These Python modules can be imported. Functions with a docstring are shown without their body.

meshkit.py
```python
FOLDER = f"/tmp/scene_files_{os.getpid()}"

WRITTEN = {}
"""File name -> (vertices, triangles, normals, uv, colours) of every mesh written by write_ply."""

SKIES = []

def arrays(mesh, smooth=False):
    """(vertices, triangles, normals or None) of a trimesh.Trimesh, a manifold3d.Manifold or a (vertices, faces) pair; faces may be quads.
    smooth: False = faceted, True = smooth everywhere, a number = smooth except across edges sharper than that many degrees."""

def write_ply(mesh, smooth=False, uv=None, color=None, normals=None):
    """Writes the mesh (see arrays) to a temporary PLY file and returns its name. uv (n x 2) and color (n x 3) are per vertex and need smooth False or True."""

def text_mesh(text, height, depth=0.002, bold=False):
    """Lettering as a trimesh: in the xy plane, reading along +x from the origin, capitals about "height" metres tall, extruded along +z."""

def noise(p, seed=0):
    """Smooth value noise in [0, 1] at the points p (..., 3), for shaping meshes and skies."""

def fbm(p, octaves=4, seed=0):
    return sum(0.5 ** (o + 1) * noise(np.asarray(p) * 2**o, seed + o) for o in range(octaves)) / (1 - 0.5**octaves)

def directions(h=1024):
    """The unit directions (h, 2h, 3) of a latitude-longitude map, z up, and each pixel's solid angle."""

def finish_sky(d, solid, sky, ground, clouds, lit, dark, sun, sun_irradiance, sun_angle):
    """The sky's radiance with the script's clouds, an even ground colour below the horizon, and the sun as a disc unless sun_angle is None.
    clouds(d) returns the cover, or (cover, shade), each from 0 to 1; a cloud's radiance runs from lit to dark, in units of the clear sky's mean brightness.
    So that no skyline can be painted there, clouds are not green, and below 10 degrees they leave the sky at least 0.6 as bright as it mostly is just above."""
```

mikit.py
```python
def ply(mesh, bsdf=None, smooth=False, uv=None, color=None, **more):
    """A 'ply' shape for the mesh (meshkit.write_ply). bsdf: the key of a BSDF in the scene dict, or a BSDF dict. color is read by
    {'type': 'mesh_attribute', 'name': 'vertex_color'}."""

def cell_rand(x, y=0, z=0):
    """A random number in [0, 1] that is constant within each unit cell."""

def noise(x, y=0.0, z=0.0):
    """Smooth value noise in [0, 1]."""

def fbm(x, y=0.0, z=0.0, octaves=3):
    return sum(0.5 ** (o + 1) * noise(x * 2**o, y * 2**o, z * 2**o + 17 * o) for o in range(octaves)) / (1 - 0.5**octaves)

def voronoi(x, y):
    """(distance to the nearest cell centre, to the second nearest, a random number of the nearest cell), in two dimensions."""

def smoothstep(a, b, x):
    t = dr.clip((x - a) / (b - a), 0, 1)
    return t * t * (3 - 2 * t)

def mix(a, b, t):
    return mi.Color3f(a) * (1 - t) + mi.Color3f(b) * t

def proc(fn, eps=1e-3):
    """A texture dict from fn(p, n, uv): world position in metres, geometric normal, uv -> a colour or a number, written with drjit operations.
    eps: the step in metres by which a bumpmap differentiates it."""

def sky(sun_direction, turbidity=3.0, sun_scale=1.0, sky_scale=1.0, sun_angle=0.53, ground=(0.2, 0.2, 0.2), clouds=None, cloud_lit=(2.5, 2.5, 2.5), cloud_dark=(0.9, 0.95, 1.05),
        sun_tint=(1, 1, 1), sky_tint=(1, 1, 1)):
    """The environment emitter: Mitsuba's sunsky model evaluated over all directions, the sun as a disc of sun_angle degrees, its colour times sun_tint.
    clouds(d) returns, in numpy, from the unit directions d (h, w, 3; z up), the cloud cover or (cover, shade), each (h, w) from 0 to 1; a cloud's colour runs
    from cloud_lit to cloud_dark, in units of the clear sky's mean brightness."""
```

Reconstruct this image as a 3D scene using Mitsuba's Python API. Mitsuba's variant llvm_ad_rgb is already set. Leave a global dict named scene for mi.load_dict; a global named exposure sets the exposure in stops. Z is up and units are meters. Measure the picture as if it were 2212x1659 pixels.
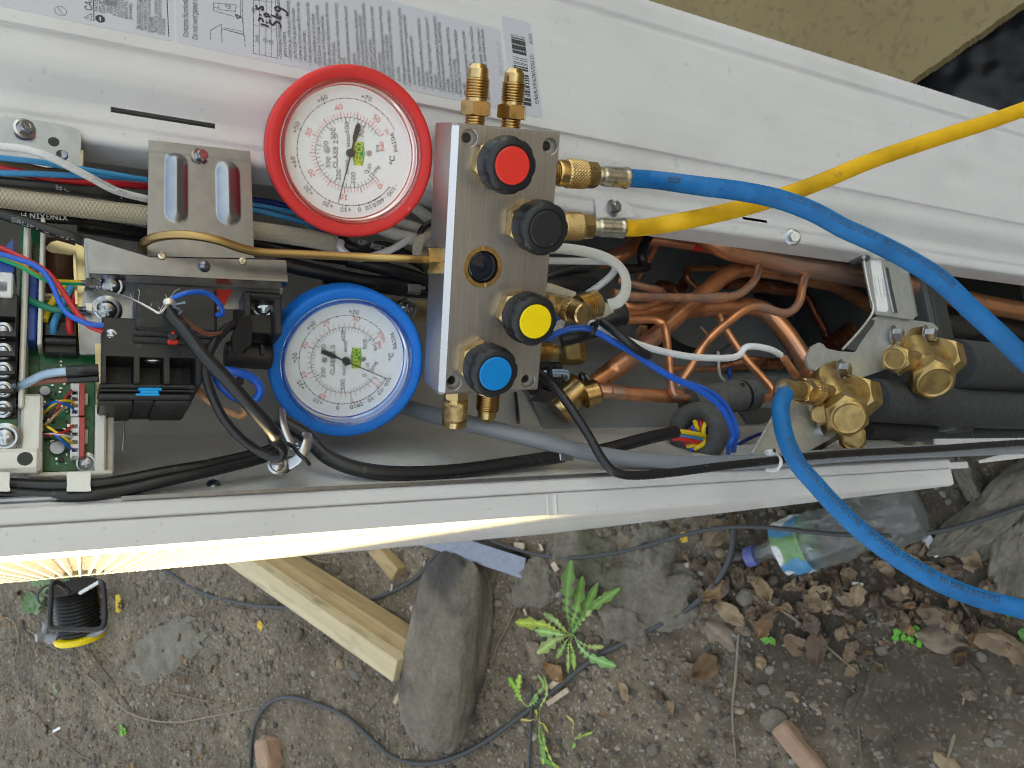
import math, random
import numpy as np, trimesh, shapely, manifold3d
from shapely import geometry as sg
import mitsuba as mi, drjit as dr
import mikit, meshkit

# ------------------------------------------------------------------ camera, sky, exposure
F, CX, CY = 1690.0, 1106.0, 829.5          # a 2212 x 1659 grid of the photograph, focal length in its pixels
R = np.array([[-0.09504656, -0.974528, 0.20312883], [-0.47001975, 0.22380801, 0.85380994], [-0.87752355, -0.01432286, -0.47931959]])
R = np.linalg.svd(R)[0] @ np.linalg.svd(R)[2]
EYE = np.array([-0.09547055, -0.40129067, 1.22528021])   # the open side of the unit is the plane y = 0
scene, labels = {}, {}
T = mi.ScalarTransform4f
FOCUS = 0.43
scene['camera'] = {'type': 'thinlens', 'fov': 2 * math.degrees(math.atan(1106 / F)), 'fov_axis': 'x', 'near_clip': 0.02, 'far_clip': 200.0,
                   'aperture_radius': 0.0005, 'focus_distance': FOCUS,
                   'to_world': T().look_at(origin=EYE.tolist(), target=(EYE + R @ np.array([0, 0, 1.0])).tolist(), up=(R @ np.array([0, -1.0, 0])).tolist())}
SUN = (-0.82, 0.55, 0.14)
scene['sky'] = mikit.sky(SUN, turbidity=3, sun_scale=1.9, sun_angle=2.0, sun_tint=(0.74, 0.99, 1.45), sky_tint=(1.0, 0.95, 0.88), clouds=lambda d: 0.45,
                         cloud_lit=(1.6, 1.6, 1.62))
exposure = 4.65
GN = np.array([-0.595, 0, -0.804]); GN = R @ (GN / np.linalg.norm(GN))      # normal of the sloping bank
GD = 1.258
rng = np.random.default_rng(7)
random.seed(7)

# ------------------------------------------------------------------ helpers
def nz(v):
    v = np.asarray(v, float)
    return v / np.linalg.norm(v)
def ray(x, y):
    return R @ np.array([(x - CX) / F, (y - CY) / F, 1.0])
def P(x, y, w=0.0):
    r = ray(x, y)
    return EYE + r * ((w - EYE[1]) / r[1])
def D(x, y, d):
    return EYE + ray(x, y) * d
def G(x, y, h=0.0):
    r = ray(x, y)
    return EYE + r * ((-GD + h) / (r @ GN))
def depth(p):
    return float((np.asarray(p) - EYE) @ R[:, 2])
def mpp(p):
    return depth(p) / F
ZC = {'W1': (521.2, 411.4, .1984), 'W2': (0, 274.3, .1984), 'W3': (1124.6, 493.7, .1984), 'W4': (0, 493.7, .172), 'W5': (1508.6, 493.7, .1984), 'W6': (1042.3, 685.7, .1653),
      'W7': (0, 987.5, .2976), 'W8': (1810.4, 603.5, .3308), 'V4': (192, 603.5, .1984), 'V5': (0, 1206.9, .1736), 'V6': (1591, 1042.3, .1984), 'V8': (1371.5, 822.9, .1984),
      'V1': (427.9, 0, .1984), 'V2': (768, 0, .1984), 'V3': (0, 0, .1984), 'Z1': (0, 0, .2976), 'Z2': (548.6, 109.7, .3224), 'Z3': (548.6, 493.7, .3224), 'Z4': (1152, 164.6, .3307),
      'Z5': (0, 438.9, .43), 'Z6': (1152, 548.6, .3307), 'Z7': (1591, 493.7, .3638), 'Z8': (1426.4, 0, .3552), 'Y1': (0, 1042.4, .3716), 'Y2': (493.7, 1097.2, .3386),
      'Y3': (1042.4, 1097.2, .3386), 'Y4': (1591, 1042.4, .3717), 'Y8': (0, 713.2, .2728), 'O': (0, 0, 1.0)}
def px(z, x, y):
    a, b, s = ZC[z]
    return a + s * x, b + s * y
def zp(z, pts):                                  # points measured on a crop of the photograph, each with its depth y in the unit
    out = []
    w = None
    for p in pts:
        w = p[2] if len(p) > 2 else w
        out.append(P(*px(z, p[0], p[1]), w))
    return np.array(out)
def zd(z, pts):                                  # the same with the distance from the eye
    out = []
    for p in pts:
        w = p[2] if len(p) > 2 else w
        out.append(D(*px(z, p[0], p[1]), w))
    return np.array(out)
def zg(z, pts, h=0.0):
    return np.array([G(*px(z, p[0], p[1]), p[2] if len(p) > 2 else h) for p in pts])

used = {}
def numbered(name):
    k = used.get(name, -1) + 1
    used[name] = k
    return name if k == 0 else f'{name}_{k:03d}'
def thing(name, label, cat, group=None, kind=None):
    key = numbered(name)
    labels[key] = {'label': label, 'category': cat}
    if group: labels[key]['group'] = group
    if kind: labels[key]['kind'] = kind
    return key
def put(key, mesh, bsdf, smooth=30, uv=None, color=None, **more):
    if isinstance(mesh, list):
        mesh = trimesh.util.concatenate(mesh)
    scene[key] = mikit.ply(mesh, bsdf, smooth=smooth, uv=uv, color=color, **more)
    return key
def part(parent, name, mesh, bsdf, smooth=30, label=None, kind=None, **more):
    key = numbered(parent + '__' + name)
    put(key, mesh, bsdf, smooth, **more)
    if label or kind:
        labels[key] = {}
        if label: labels[key]['label'] = label
        if kind: labels[key]['kind'] = kind
    return key
def spline(pts, n=8):
    p = np.asarray(pts, float)
    if len(p) < 3:
        return np.linspace(p[0], p[-1], n + 1)
    q = np.vstack([2 * p[0] - p[1], p, 2 * p[-1] - p[-2]])
    out = []
    for i in range(1, len(q) - 2):
        t = np.linspace(0, 1, n, endpoint=False)[:, None]
        a, b, c, d = q[i - 1], q[i], q[i + 1], q[i + 2]
        # centripetal-like: limit the tangents so that uneven spacing does not overshoot
        l = np.linalg.norm(c - b)
        m0 = (c - a) / (np.linalg.norm(c - b) + np.linalg.norm(b - a) + 1e-12) * l
        m1 = (d - b) / (np.linalg.norm(d - c) + np.linalg.norm(c - b) + 1e-12) * l
        out.append((2 * t**3 - 3 * t**2 + 1) * b + (t**3 - 2 * t**2 + t) * m0 + (-2 * t**3 + 3 * t**2) * c + (t**3 - t**2) * m1)
    return np.vstack(out + [p[-1:]])
def frames(c):
    t = np.gradient(c, axis=0)
    t /= np.linalg.norm(t, axis=1, keepdims=True) + 1e-15
    a = np.cross(t[0], [0.13, 1, 0.21]); a /= np.linalg.norm(a)
    A = [a]
    for i in range(1, len(c)):
        a = A[-1] - t[i] * (A[-1] @ t[i])
        A.append(a / np.linalg.norm(a))
    A = np.array(A)
    return t, A, np.cross(t, A)
def tube(pts, r, n=16, sub=8, caps=True, flat=None, raw=False):
    """(mesh, uv): uv = (around 0..1, length in circumferences); flat = (ratio, normal) squeezes the section"""
    c = np.asarray(pts, float) if raw else spline(pts, sub)
    t, A, B = frames(c)
    m = len(c)
    rr = np.broadcast_to(np.interp(np.linspace(0, 1, m), np.linspace(0, 1, len(np.atleast_1d(r))), np.atleast_1d(r)), (m,))
    th = np.linspace(0, 2 * np.pi, n + 1)
    if flat is not None:
        k, nn = flat
        A = np.cross(t, nn); A /= np.linalg.norm(A, axis=1, keepdims=True); B = np.cross(t, A)
    else:
        k = 1.0
    v = c[:, None] + rr[:, None, None] * (np.cos(th)[None, :, None] * A[:, None] + k * np.sin(th)[None, :, None] * B[:, None])
    s = np.r_[0, np.cumsum(np.linalg.norm(np.diff(c, axis=0), axis=1))] / (2 * np.pi * np.mean(rr))
    uv = np.stack([np.broadcast_to(th / (2 * np.pi), (m, n + 1)), np.broadcast_to(s[:, None], (m, n + 1))], -1).reshape(-1, 2)
    i, j = np.meshgrid(np.arange(m - 1), np.arange(n), indexing='ij')
    q = np.stack([i * (n + 1) + j, i * (n + 1) + j + 1, (i + 1) * (n + 1) + j + 1, (i + 1) * (n + 1) + j], -1).reshape(-1, 4)
    f = np.vstack([q[:, [0, 1, 2]], q[:, [0, 2, 3]]])
    V, UV = v.reshape(-1, 3), uv
    if caps:
        for e, flip in ((0, True), (m - 1, False)):
            b0 = len(V)
            V = np.vstack([V, v[e, :n], c[e][None]])
            UV = np.vstack([UV, np.tile(uv[e * (n + 1)], (n + 1, 1))])
            k2 = np.arange(n)
            tri = np.stack([b0 + k2, b0 + (k2 + 1) % n, np.full(n, b0 + n)], 1)
            f = np.vstack([f, tri[:, ::-1] if flip else tri])
    mesh = trimesh.Trimesh(V, f, process=False)
    # the seam's two columns share a normal only when smoothed together; the error is below a pixel at n >= 14
    return mesh, UV
def lathe(prof, axis_from, axis_to=None, axis=None, n=40, fn=None):
    """prof: (distance along the axis, radius); fn(theta, s) scales the radius"""
    o = np.asarray(axis_from, float)
    z = nz(axis if axis is not None else np.asarray(axis_to) - o)
    x = nz(np.cross(z, [0.31, 0.2, 0.9] if abs(z[2]) < .8 else [1, .1, 0])); y = np.cross(z, x)
    prof = np.array(prof, float)
    th = np.arange(n) * 2 * np.pi / n
    rr = prof[:, 1][:, None] * np.ones(n)
    if fn is not None:
        rr = rr * fn(th[None, :], prof[:, 0][:, None])
    v = o + prof[:, 0][:, None, None] * z + rr[:, :, None] * (np.cos(th)[None, :, None] * x + np.sin(th)[None, :, None] * y)
    m = len(prof)
    i, j = np.meshgrid(np.arange(m - 1), np.arange(n), indexing='ij')
    q = np.stack([i * n + j, i * n + (j + 1) % n, (i + 1) * n + (j + 1) % n, (i + 1) * n + j], -1).reshape(-1, 4)
    f = np.vstack([q[:, [0, 1, 2]], q[:, [0, 2, 3]]])
    mesh = trimesh.Trimesh(v.reshape(-1, 3), f, process=False)
    return mesh
def frame(o, z, x=None):
    z = nz(z)
    x = np.array([0.31, 0.2, 0.9]) if x is None else np.asarray(x, float)
    x = nz(x - z * (x @ z)); y = np.cross(z, x)
    M = np.eye(4); M[:3, 0], M[:3, 1], M[:3, 2], M[:3, 3] = x, y, z, o
    return M
def mf(man):
    m = man.to_mesh()
    return trimesh.Trimesh(m.vert_properties[:, :3], m.tri_verts, process=False)
MAN, CS = manifold3d.Manifold, manifold3d.CrossSection
def hexnut(M, r, h, cham=.12, sides=6):
    """a hexagon with turned corners along local z"""
    hx = MAN.cylinder(h, r, r, sides)
    c = cham * r
    pr = np.array([[0, 0], [r - c, 0], [r * 1.001, c * .8], [r * 1.001, h - c * .8], [r - c, h], [0, h]])
    turned = MAN.revolve(CS([pr.tolist()]), 48)
    m = mf(hx ^ turned); m.apply_transform(M); return m
def rbox(lo, hi, c=0.0008):
    lo, hi = np.minimum(lo, hi), np.maximum(lo, hi)
    c = min(c, .3 * float((hi - lo).min()))
    pts = []
    for i in range(8):
        s = np.array([i & 1, i >> 1 & 1, i >> 2 & 1])
        p = lo + s * (hi - lo); d = np.where(s == 1, -c, c)
        for k in range(3):
            q = p + d; q[k] = p[k]; pts.append(q)
    return mf(MAN.hull_points(np.array(pts).tolist()))
def pbox(x0, y0, x1, y1, yf, yb, c=.0008):
    """a box squared to the unit whose front face, at y = yf, covers the pixels x0..x1, y0..y1"""
    xc, yc = (x0 + x1) / 2, (y0 + y1) / 2
    zs = P(x0, yc, yf)[2], P(x1, yc, yf)[2]; xs = P(xc, y0, yf)[0], P(xc, y1, yf)[0]
    return rbox(np.array([xs[0], yf, zs[0]]), np.array([xs[1], yb, zs[1]]), c)
def zbox(z, x0, y0, x1, y1, yf, yb, c=.0008):
    return pbox(*px(z, x0, y0), *px(z, x1, y1), yf, yb, c)
def prism(poly, thick, M):
    m = trimesh.creation.extrude_polygon(sg.Polygon(poly) if not isinstance(poly, sg.Polygon) else poly, thick, engine='earcut')
    m.apply_transform(M); return m
def plate(z, pts, w, t=.0015, rnd=0.0):
    """a sheet at y = w with the outline pts (crop pixels), t thick (away from the viewer)"""
    q = np.array([P(*px(z, a, b), w) for a, b in pts])
    g = sg.Polygon(q[:, [0, 2]])
    if not g.is_valid: g = g.buffer(0)
    if rnd: g = g.buffer(-rnd).buffer(2 * rnd).buffer(-rnd)
    M = np.array([[1, 0, 0, 0], [0, 0, 1, w], [0, 1, 0, 0], [0, 0, 0, 1.0]])
    m = trimesh.creation.extrude_polygon(g, t, engine='earcut'); m.apply_transform(M); m.invert(); return m
def bent(z, pts3, t=.0015):
    """a planar sheet through the given points (crop pixels with depth), thickened"""
    q = zp(z, pts3); o = q.mean(0)
    n = np.linalg.svd(q - o)[2][2]
    if n @ (EYE - o) < 0: n = -n
    M = frame(o, n); Mi = np.linalg.inv(M)
    l = (Mi[:3, :3] @ (q - o).T).T[:, :2]
    M2 = M.copy(); M2[:3, 3] = o - n * t
    g = sg.Polygon(l)
    return prism(g if g.is_valid else g.convex_hull, t, M2)
def ico(o, r, sub=2):
    m = trimesh.creation.icosphere(subdivisions=sub, radius=1.0)
    m.apply_scale(np.broadcast_to(r, 3)); m.apply_translation(o); return m
TXT = {}
def text2d(s, h, bold=False, xs=1.0):
    k = (s, bold)
    if k not in TXT:
        m = meshkit.text_mesh(s, 1.0, depth=.01, bold=bold)
        keep = m.face_normals[:, 2] > .5
        m = trimesh.Trimesh(m.vertices, m.faces[keep], process=False); m.remove_unreferenced_vertices()
        m.vertices[:, 2] = 0
        TXT[k] = m
    m = TXT[k].copy(); m.apply_scale([h * xs, h, 1]); return m
def centred(m):
    b = m.bounds; m.apply_translation([-(b[0][0] + b[1][0]) / 2, -(b[0][1] + b[1][1]) / 2, 0]); return m
def stroke(pts, w):
    """a printed line of width w in the local plane"""
    g = sg.LineString(pts).buffer(w / 2, cap_style='flat')
    v, f = trimesh.creation.triangulate_polygon(g, engine='earcut')
    return trimesh.Trimesh(np.c_[v, np.zeros(len(v))], f, process=False)
def area(g):
    ms = []
    for p in getattr(g, 'geoms', [g]):
        v, f = trimesh.creation.triangulate_polygon(p, engine='earcut'); ms.append(trimesh.Trimesh(np.c_[v, np.zeros(len(v))], f, process=False))
    return trimesh.util.concatenate(ms)
def wrap_text(s, centre, r, at, h, side, bold=True, xs=1.0):
    """lettering laid on a hose: centre = dense centreline, at = distance along it, side = direction (world) in which the line of text faces"""
    m = text2d(s, h, bold, xs)
    for _ in range(1): m = m.subdivide_to_size(r * .5) if hasattr(m, 'subdivide_to_size') else m
    d = np.r_[0, np.cumsum(np.linalg.norm(np.diff(centre, axis=0), axis=1))]
    u = at + m.vertices[:, 0]
    c = np.stack([np.interp(u, d, centre[:, k]) for k in range(3)], 1)
    t = np.gradient(centre, axis=0); t /= np.linalg.norm(t, axis=1, keepdims=True)
    tt = np.stack([np.interp(u, d, t[:, k]) for k in range(3)], 1); tt /= np.linalg.norm(tt, axis=1, keepdims=True)
    n = np.asarray(side, float)[None] - tt * (tt @ np.asarray(side, float))[:, None]; n /= np.linalg.norm(n, axis=1, keepdims=True)
    b = np.cross(n, tt)
    ang = (m.vertices[:, 1] - h / 2) / r
    m.vertices = c + (r + .00012) * (np.cos(ang)[:, None] * n + np.sin(ang)[:, None] * b)
    return m, float(u.max())
def thread(s0, s1, r, pitch, dr_=.12):
    """profile of a screw thread from s0 to s1"""
    k = max(2, int(round((s1 - s0) / pitch))); out = []
    for i in range(k):
        a = s0 + (s1 - s0) * i / k; b = s0 + (s1 - s0) * (i + 1) / k
        out += [(a, r * (1 - dr_)), (a + .35 * (b - a), r), (a + .6 * (b - a), r), (b - .02 * (b - a), r * (1 - dr_))]
    return out
def knurl(r, s0, s1, z, n=96, m=26, amp=.05):
    """a knurled cylinder: radius modulated by crossing ridges"""
    prof = [(s0, 0), (s0, r * .93)] + [(s, r) for s in np.linspace(s0 + (s1 - s0) * .08, s1 - (s1 - s0) * .08, m)] + [(s1, r * .93), (s1, 0)]
    w = 2 * np.pi * r / 26
    def fn(th, s):
        q = (s - s0) / w
        a = np.abs(((th / (2 * np.pi) * 26 + q) % 1) - .5) * 2; b = np.abs(((th / (2 * np.pi) * 26 - q) % 1) - .5) * 2
        inside = (s > s0 + (s1 - s0) * .07) & (s < s1 - (s1 - s0) * .07)
        return 1 - inside * amp * (1 - np.minimum(a, b) * 1.6).clip(0, 1)
    return prof, fn

# ------------------------------------------------------------------ materials
def mat(name, color, rough=.5, metal=0.0, spec=.5, **more):
    b = {'type': 'principled', 'base_color': color if isinstance(color, dict) else {'type': 'rgb', 'value': list(color)}, 'roughness': rough, 'metallic': metal, 'specular': spec, **more}
    scene['m_' + name] = {'type': 'twosided', 'bsdf': b}
    return 'm_' + name
def bump(name, fn, scale, eps=3e-4):
    inner = scene['m_' + name]['bsdf']
    scene['m_' + name] = {'type': 'twosided', 'bsdf': {'type': 'bumpmap', 'arbitrary': mikit.proc(fn, eps), 'scale': scale, 'bsdf': inner}}
VC = {'type': 'mesh_attribute', 'name': 'vertex_color'}
def vmix(a, b, t): return mikit.mix(a, b, t)

def paint_col(p, n, uv):
    smudge = mikit.smoothstep(.45, .8, mikit.fbm(p.x * 14, p.y * 14, p.z * 9, 4)); streak = mikit.noise(p.x * 170, p.y * 170, p.z * 6)
    speck = mikit.smoothstep(.90, .95, mikit.noise(p.x * 300, p.y * 300, p.z * 300)); scuff = mikit.smoothstep(.74, .80, mikit.fbm(p.x * 90 + p.z * 30, p.y * 90, p.z * 90, 4))
    return vmix((.595, .582, .588), (.625, .615, .62), streak) * (1 - .10 * smudge) * (1 - .14 * speck) * (1 - .10 * scuff)
mat('cream_paint', mikit.proc(paint_col), .24)
mat('label_paper', (.50, .505, .56), .35)
mat('white_paper', (.74, .74, .76), .5)
mat('ink', (.02, .02, .025), .5)
mat('pale_ink', (.33, .33, .35), .6)
mat('marker', (.022, .012, .035), .4)
mat('zinc', mikit.proc(lambda p, n, uv: vmix((.22, .24, .285), (.32, .34, .39), mikit.fbm(p.x * 160, p.y * 160, p.z * 160))), .30, 1.0)
mat('bare_metal', (.80, .80, .82), .45, .6)  # near white metal that paints the sky's glint on the block's edge
mat('bright_steel', (.46, .47, .50), .28, 1.0)
mat('zinc_light', mikit.proc(lambda p, n, uv: vmix((.52, .54, .53), (.66, .68, .67), mikit.fbm(p.x * 160, p.y * 160, p.z * 160)) * (1 + .4 * mikit.smoothstep(.74, .8, mikit.fbm(p.x * 300, p.y * 300, p.z * 300, 3)))), .38, .7)  # paler copy of zinc: the brighter light on the valve brackets is in its colour
mat('dull_partition', mikit.proc(lambda p, n, uv: vmix((.56, .555, .53), (.64, .63, .60), mikit.fbm(p.x * 18, p.y * 18, p.z * 18))), .33, .15)
mat('liner', mikit.proc(lambda p, n, uv: vmix((.22, .245, .255), (.30, .325, .335), mikit.fbm(p.x * 14, p.y * 14, p.z * 14))), .45, .1)
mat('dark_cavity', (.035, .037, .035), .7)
mat('jacket', mikit.proc(lambda p, n, uv: vmix((.055, .064, .068), (.105, .117, .121), mikit.fbm(p.x * 25, p.y * 25, p.z * 25))), .75)
mat('black_plastic', mikit.proc(lambda p, n, uv: vmix((.012, .012, .014), (.045, .043, .042), mikit.smoothstep(.62, .9, mikit.fbm(p.x * 260, p.y * 260, p.z * 260)))), .42)
mat('black_rubber', mikit.proc(lambda p, n, uv: vmix((.010, .010, .012), (.075, .07, .062), mikit.smoothstep(.66, .88, mikit.fbm(p.x * 300, p.y * 300, p.z * 300, 4)))), .38)
mat('foam', mikit.proc(lambda p, n, uv: vmix((.022, .024, .026), (.055, .057, .058), mikit.fbm(p.x * 400, p.y * 400, p.z * 400))), .85)
mat('foam_grey', mikit.proc(lambda p, n, uv: vmix((.065, .066, .066), (.11, .11, .108), mikit.fbm(p.x * 300, p.y * 300, p.z * 300))), .85)
mat('grey_cable', (.21, .225, .25), .4)
mat('white_cable', (.66, .66, .67), .35)
mat('red_wire', (.55, .025, .03), .35)
mat('blue_wire', (.012, .10, .52), .33)
mat('sky_wire', (.05, .27, .55), .5)
mat('navy_wire', (.01, .025, .17), .4)
mat('yellow_wire', (.78, .55, .02), .35)
mat('green_wire', (.01, .16, .09), .35)
mat('brown_wire', (.20, .07, .045), .4)
mat('tan_wire', (.42, .22, .11), .4)
mat('earth_wire', VC, .35)
mat('rod_brass', (.40, .27, .11), .36, 1.0)
mat('brass', mikit.proc(lambda p, n, uv: vmix((.62, .44, .20), (.40, .27, .11), mikit.smoothstep(.45, .8, mikit.fbm(p.x * 220, p.y * 220, p.z * 220)))), .24, 1.0)
mat('cast_brass', mikit.proc(lambda p, n, uv: vmix((.50, .35, .14), (.33, .22, .09), mikit.smoothstep(.4, .8, mikit.fbm(p.x * 150, p.y * 150, p.z * 150)))), .42, .9)
mat('copper', VC, .30, .75)
mat('ferrule', mikit.proc(lambda p, n, uv: vmix((.62, .60, .52), (.34, .31, .25), mikit.smoothstep(.5, .8, mikit.fbm(p.x * 260, p.y * 260, p.z * 260)))), .3, 1.0)
mat('red_rubber', mikit.proc(lambda p, n, uv: vmix((.60, .022, .02), (.64, .16, .13), mikit.smoothstep(.70, .85, mikit.fbm(p.x * 260, p.y * 260, p.z * 260, 4)))), .6)
mat('blue_rubber', mikit.proc(lambda p, n, uv: vmix((.0, .15, .62), (.04, .22, .58), mikit.smoothstep(.72, .86, mikit.fbm(p.x * 260, p.y * 260, p.z * 260, 4)))), .6)
mat('dial_white', (.84, .86, .87), .6)
mat('red_ink', (.55, .10, .09), .6)
mat('green_ink', (.02, .26, .06), .5)
mat('yellow_ink', (.80, .72, .03), .5)
mat('needle_black', (.012, .014, .016), .5)
mat('knob_black', mikit.proc(lambda p, n, uv: vmix((.012, .013, .016), (.20, .20, .19), mikit.smoothstep(.76, .90, mikit.fbm(p.x * 520, p.y * 520, p.z * 520, 3)))), .42)
mat('cap_red', (.70, .03, .02), .35)
mat('cap_yellow', (.83, .62, .0), .35)
mat('cap_blue', (.0, .20, .55), .35)
mat('sight_dark', (.012, .014, .025), .08)
BLOCK = mikit.proc(lambda p, n, uv: vmix((.21, .185, .165), (.33, .305, .285), mikit.noise(uv.x * 2600, uv.y * 60) * .75 + .25 * mikit.noise(uv.x * 600, uv.y * 9)))
mat('block_metal', BLOCK, .36, .75)
mat('blue_hose', mikit.proc(lambda p, n, uv: vmix((.005, .095, .28), (.012, .145, .37), mikit.fbm(p.x * 150, p.y * 150, p.z * 150)) * (1 - .25 * mikit.smoothstep(.5, .8, mikit.fbm(p.x * 35, p.y * 35, p.z * 35, 3))) * (1 - .3 * mikit.smoothstep(.72, .85, mikit.fbm(p.x * 300, p.y * 300, p.z * 300)))), .58, 0.0, .3)
bump('blue_hose', lambda p, n, uv: mikit.noise(uv.x * 28 + uv.y * 22, uv.y * 22 - uv.x * 14), .00012)
mat('yellow_hose', mikit.proc(lambda p, n, uv: vmix((.60, .33, .004), (.68, .40, .01), mikit.fbm(p.x * 120, p.y * 120, p.z * 120)) * (1 - .28 * mikit.smoothstep(.48, .8, mikit.fbm(p.x * 32, p.y * 32, p.z * 32, 4)))), .58, 0.0, .3)
bump('yellow_hose', lambda p, n, uv: mikit.noise(uv.x * 28 + uv.y * 22, uv.y * 22 - uv.x * 14), .00018)
def braid_fn(p, n, uv):
    a = uv.x * 18; b = uv.y * 18
    row = dr.floor(a)
    q = b + dr.abs(a - row - .5) * 1.1 + .5 * (row - 2 * dr.floor(row / 2))
    return dr.abs(q - dr.floor(q) - .5) * 2
mat('braid', mikit.proc(lambda p, n, uv: vmix((.78, .70, .53), (.26, .22, .14), mikit.smoothstep(.45, .95, braid_fn(p, n, uv)))), .6)
bump('braid', lambda p, n, uv: 1 - braid_fn(p, n, uv), .0010)
mat('white_braid', mikit.proc(lambda p, n, uv: vmix((.66, .65, .60), (.42, .41, .37), mikit.smoothstep(.5, .95, braid_fn(p, n, uv)))), .6)
bump('white_braid', lambda p, n, uv: 1 - braid_fn(p, n, uv), .0004)
mat('pcb', mikit.proc(lambda p, n, uv: vmix((.005, .105, .035), (.012, .19, .075), mikit.smoothstep(.45, .55, mikit.cell_rand(p.x * 420, 3, p.z * 180)) * mikit.smoothstep(.3, .7, mikit.noise(p.x * 70, p.y * 70, p.z * 70)))), .3)
mat('solder', (.68, .68, .66), .3, 1.0)
mat('ivory', (.72, .705, .65), .42)
mat('connector_red', (.42, .07, .07), .5)
mat('relay_blue', (.02, .07, .36), .4)
mat('capacitor_brown', (.10, .045, .03), .35)
mat('gilt', (.58, .50, .30), .3, .9)
mat('clip_blue', (.0, .30, .66), .4)
mat('tag_red', (.62, .03, .02), .5)
mat('foil_blue', (.35, .47, .60), .35, .4)
mat('strand', (.66, .63, .58), .35, 1.0)
mat('dark_grille', (.04, .035, .03), .6)
scene['m_acrylic'] = {'type': 'dielectric', 'int_ior': 1.49}
scene['m_lens'] = {'type': 'thindielectric', 'int_ior': 1.49}

# colours of copper pipe along its length
def copper_color(mesh, seed=0, scale=.35, bright=.35, tarnish=None):
    v = mesh.vertices
    a = meshkit.fbm(v * 45 + seed * 9.7, 4, seed); b = meshkit.fbm(v * 170 + seed * 3.1, 4, seed + 5); c = meshkit.fbm(v * 20 + 50 + seed, 3, seed + 9)
    base, dark, pale = np.array([.74, .33, .16]), np.array([.24, .09, .05]), np.array([.52, .36, .30])
    t = np.clip((a * .7 + b * .3 - bright + .08) * 4.5, 0, 1)[:, None]; q = np.clip((c * .6 + b * .5 - .60) * 4 + (scale - .35) * 2, 0, 1)[:, None]
    col = base * (1 - t) + dark * t
    if tarnish is not None:
        q = np.clip(q * .4 + tarnish[:, None] * (.55 + .9 * (b[:, None] - .3)), 0, 1)
    col = col * (1 - q) + pale * q
    return np.clip(col, .01, .95)

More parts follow.
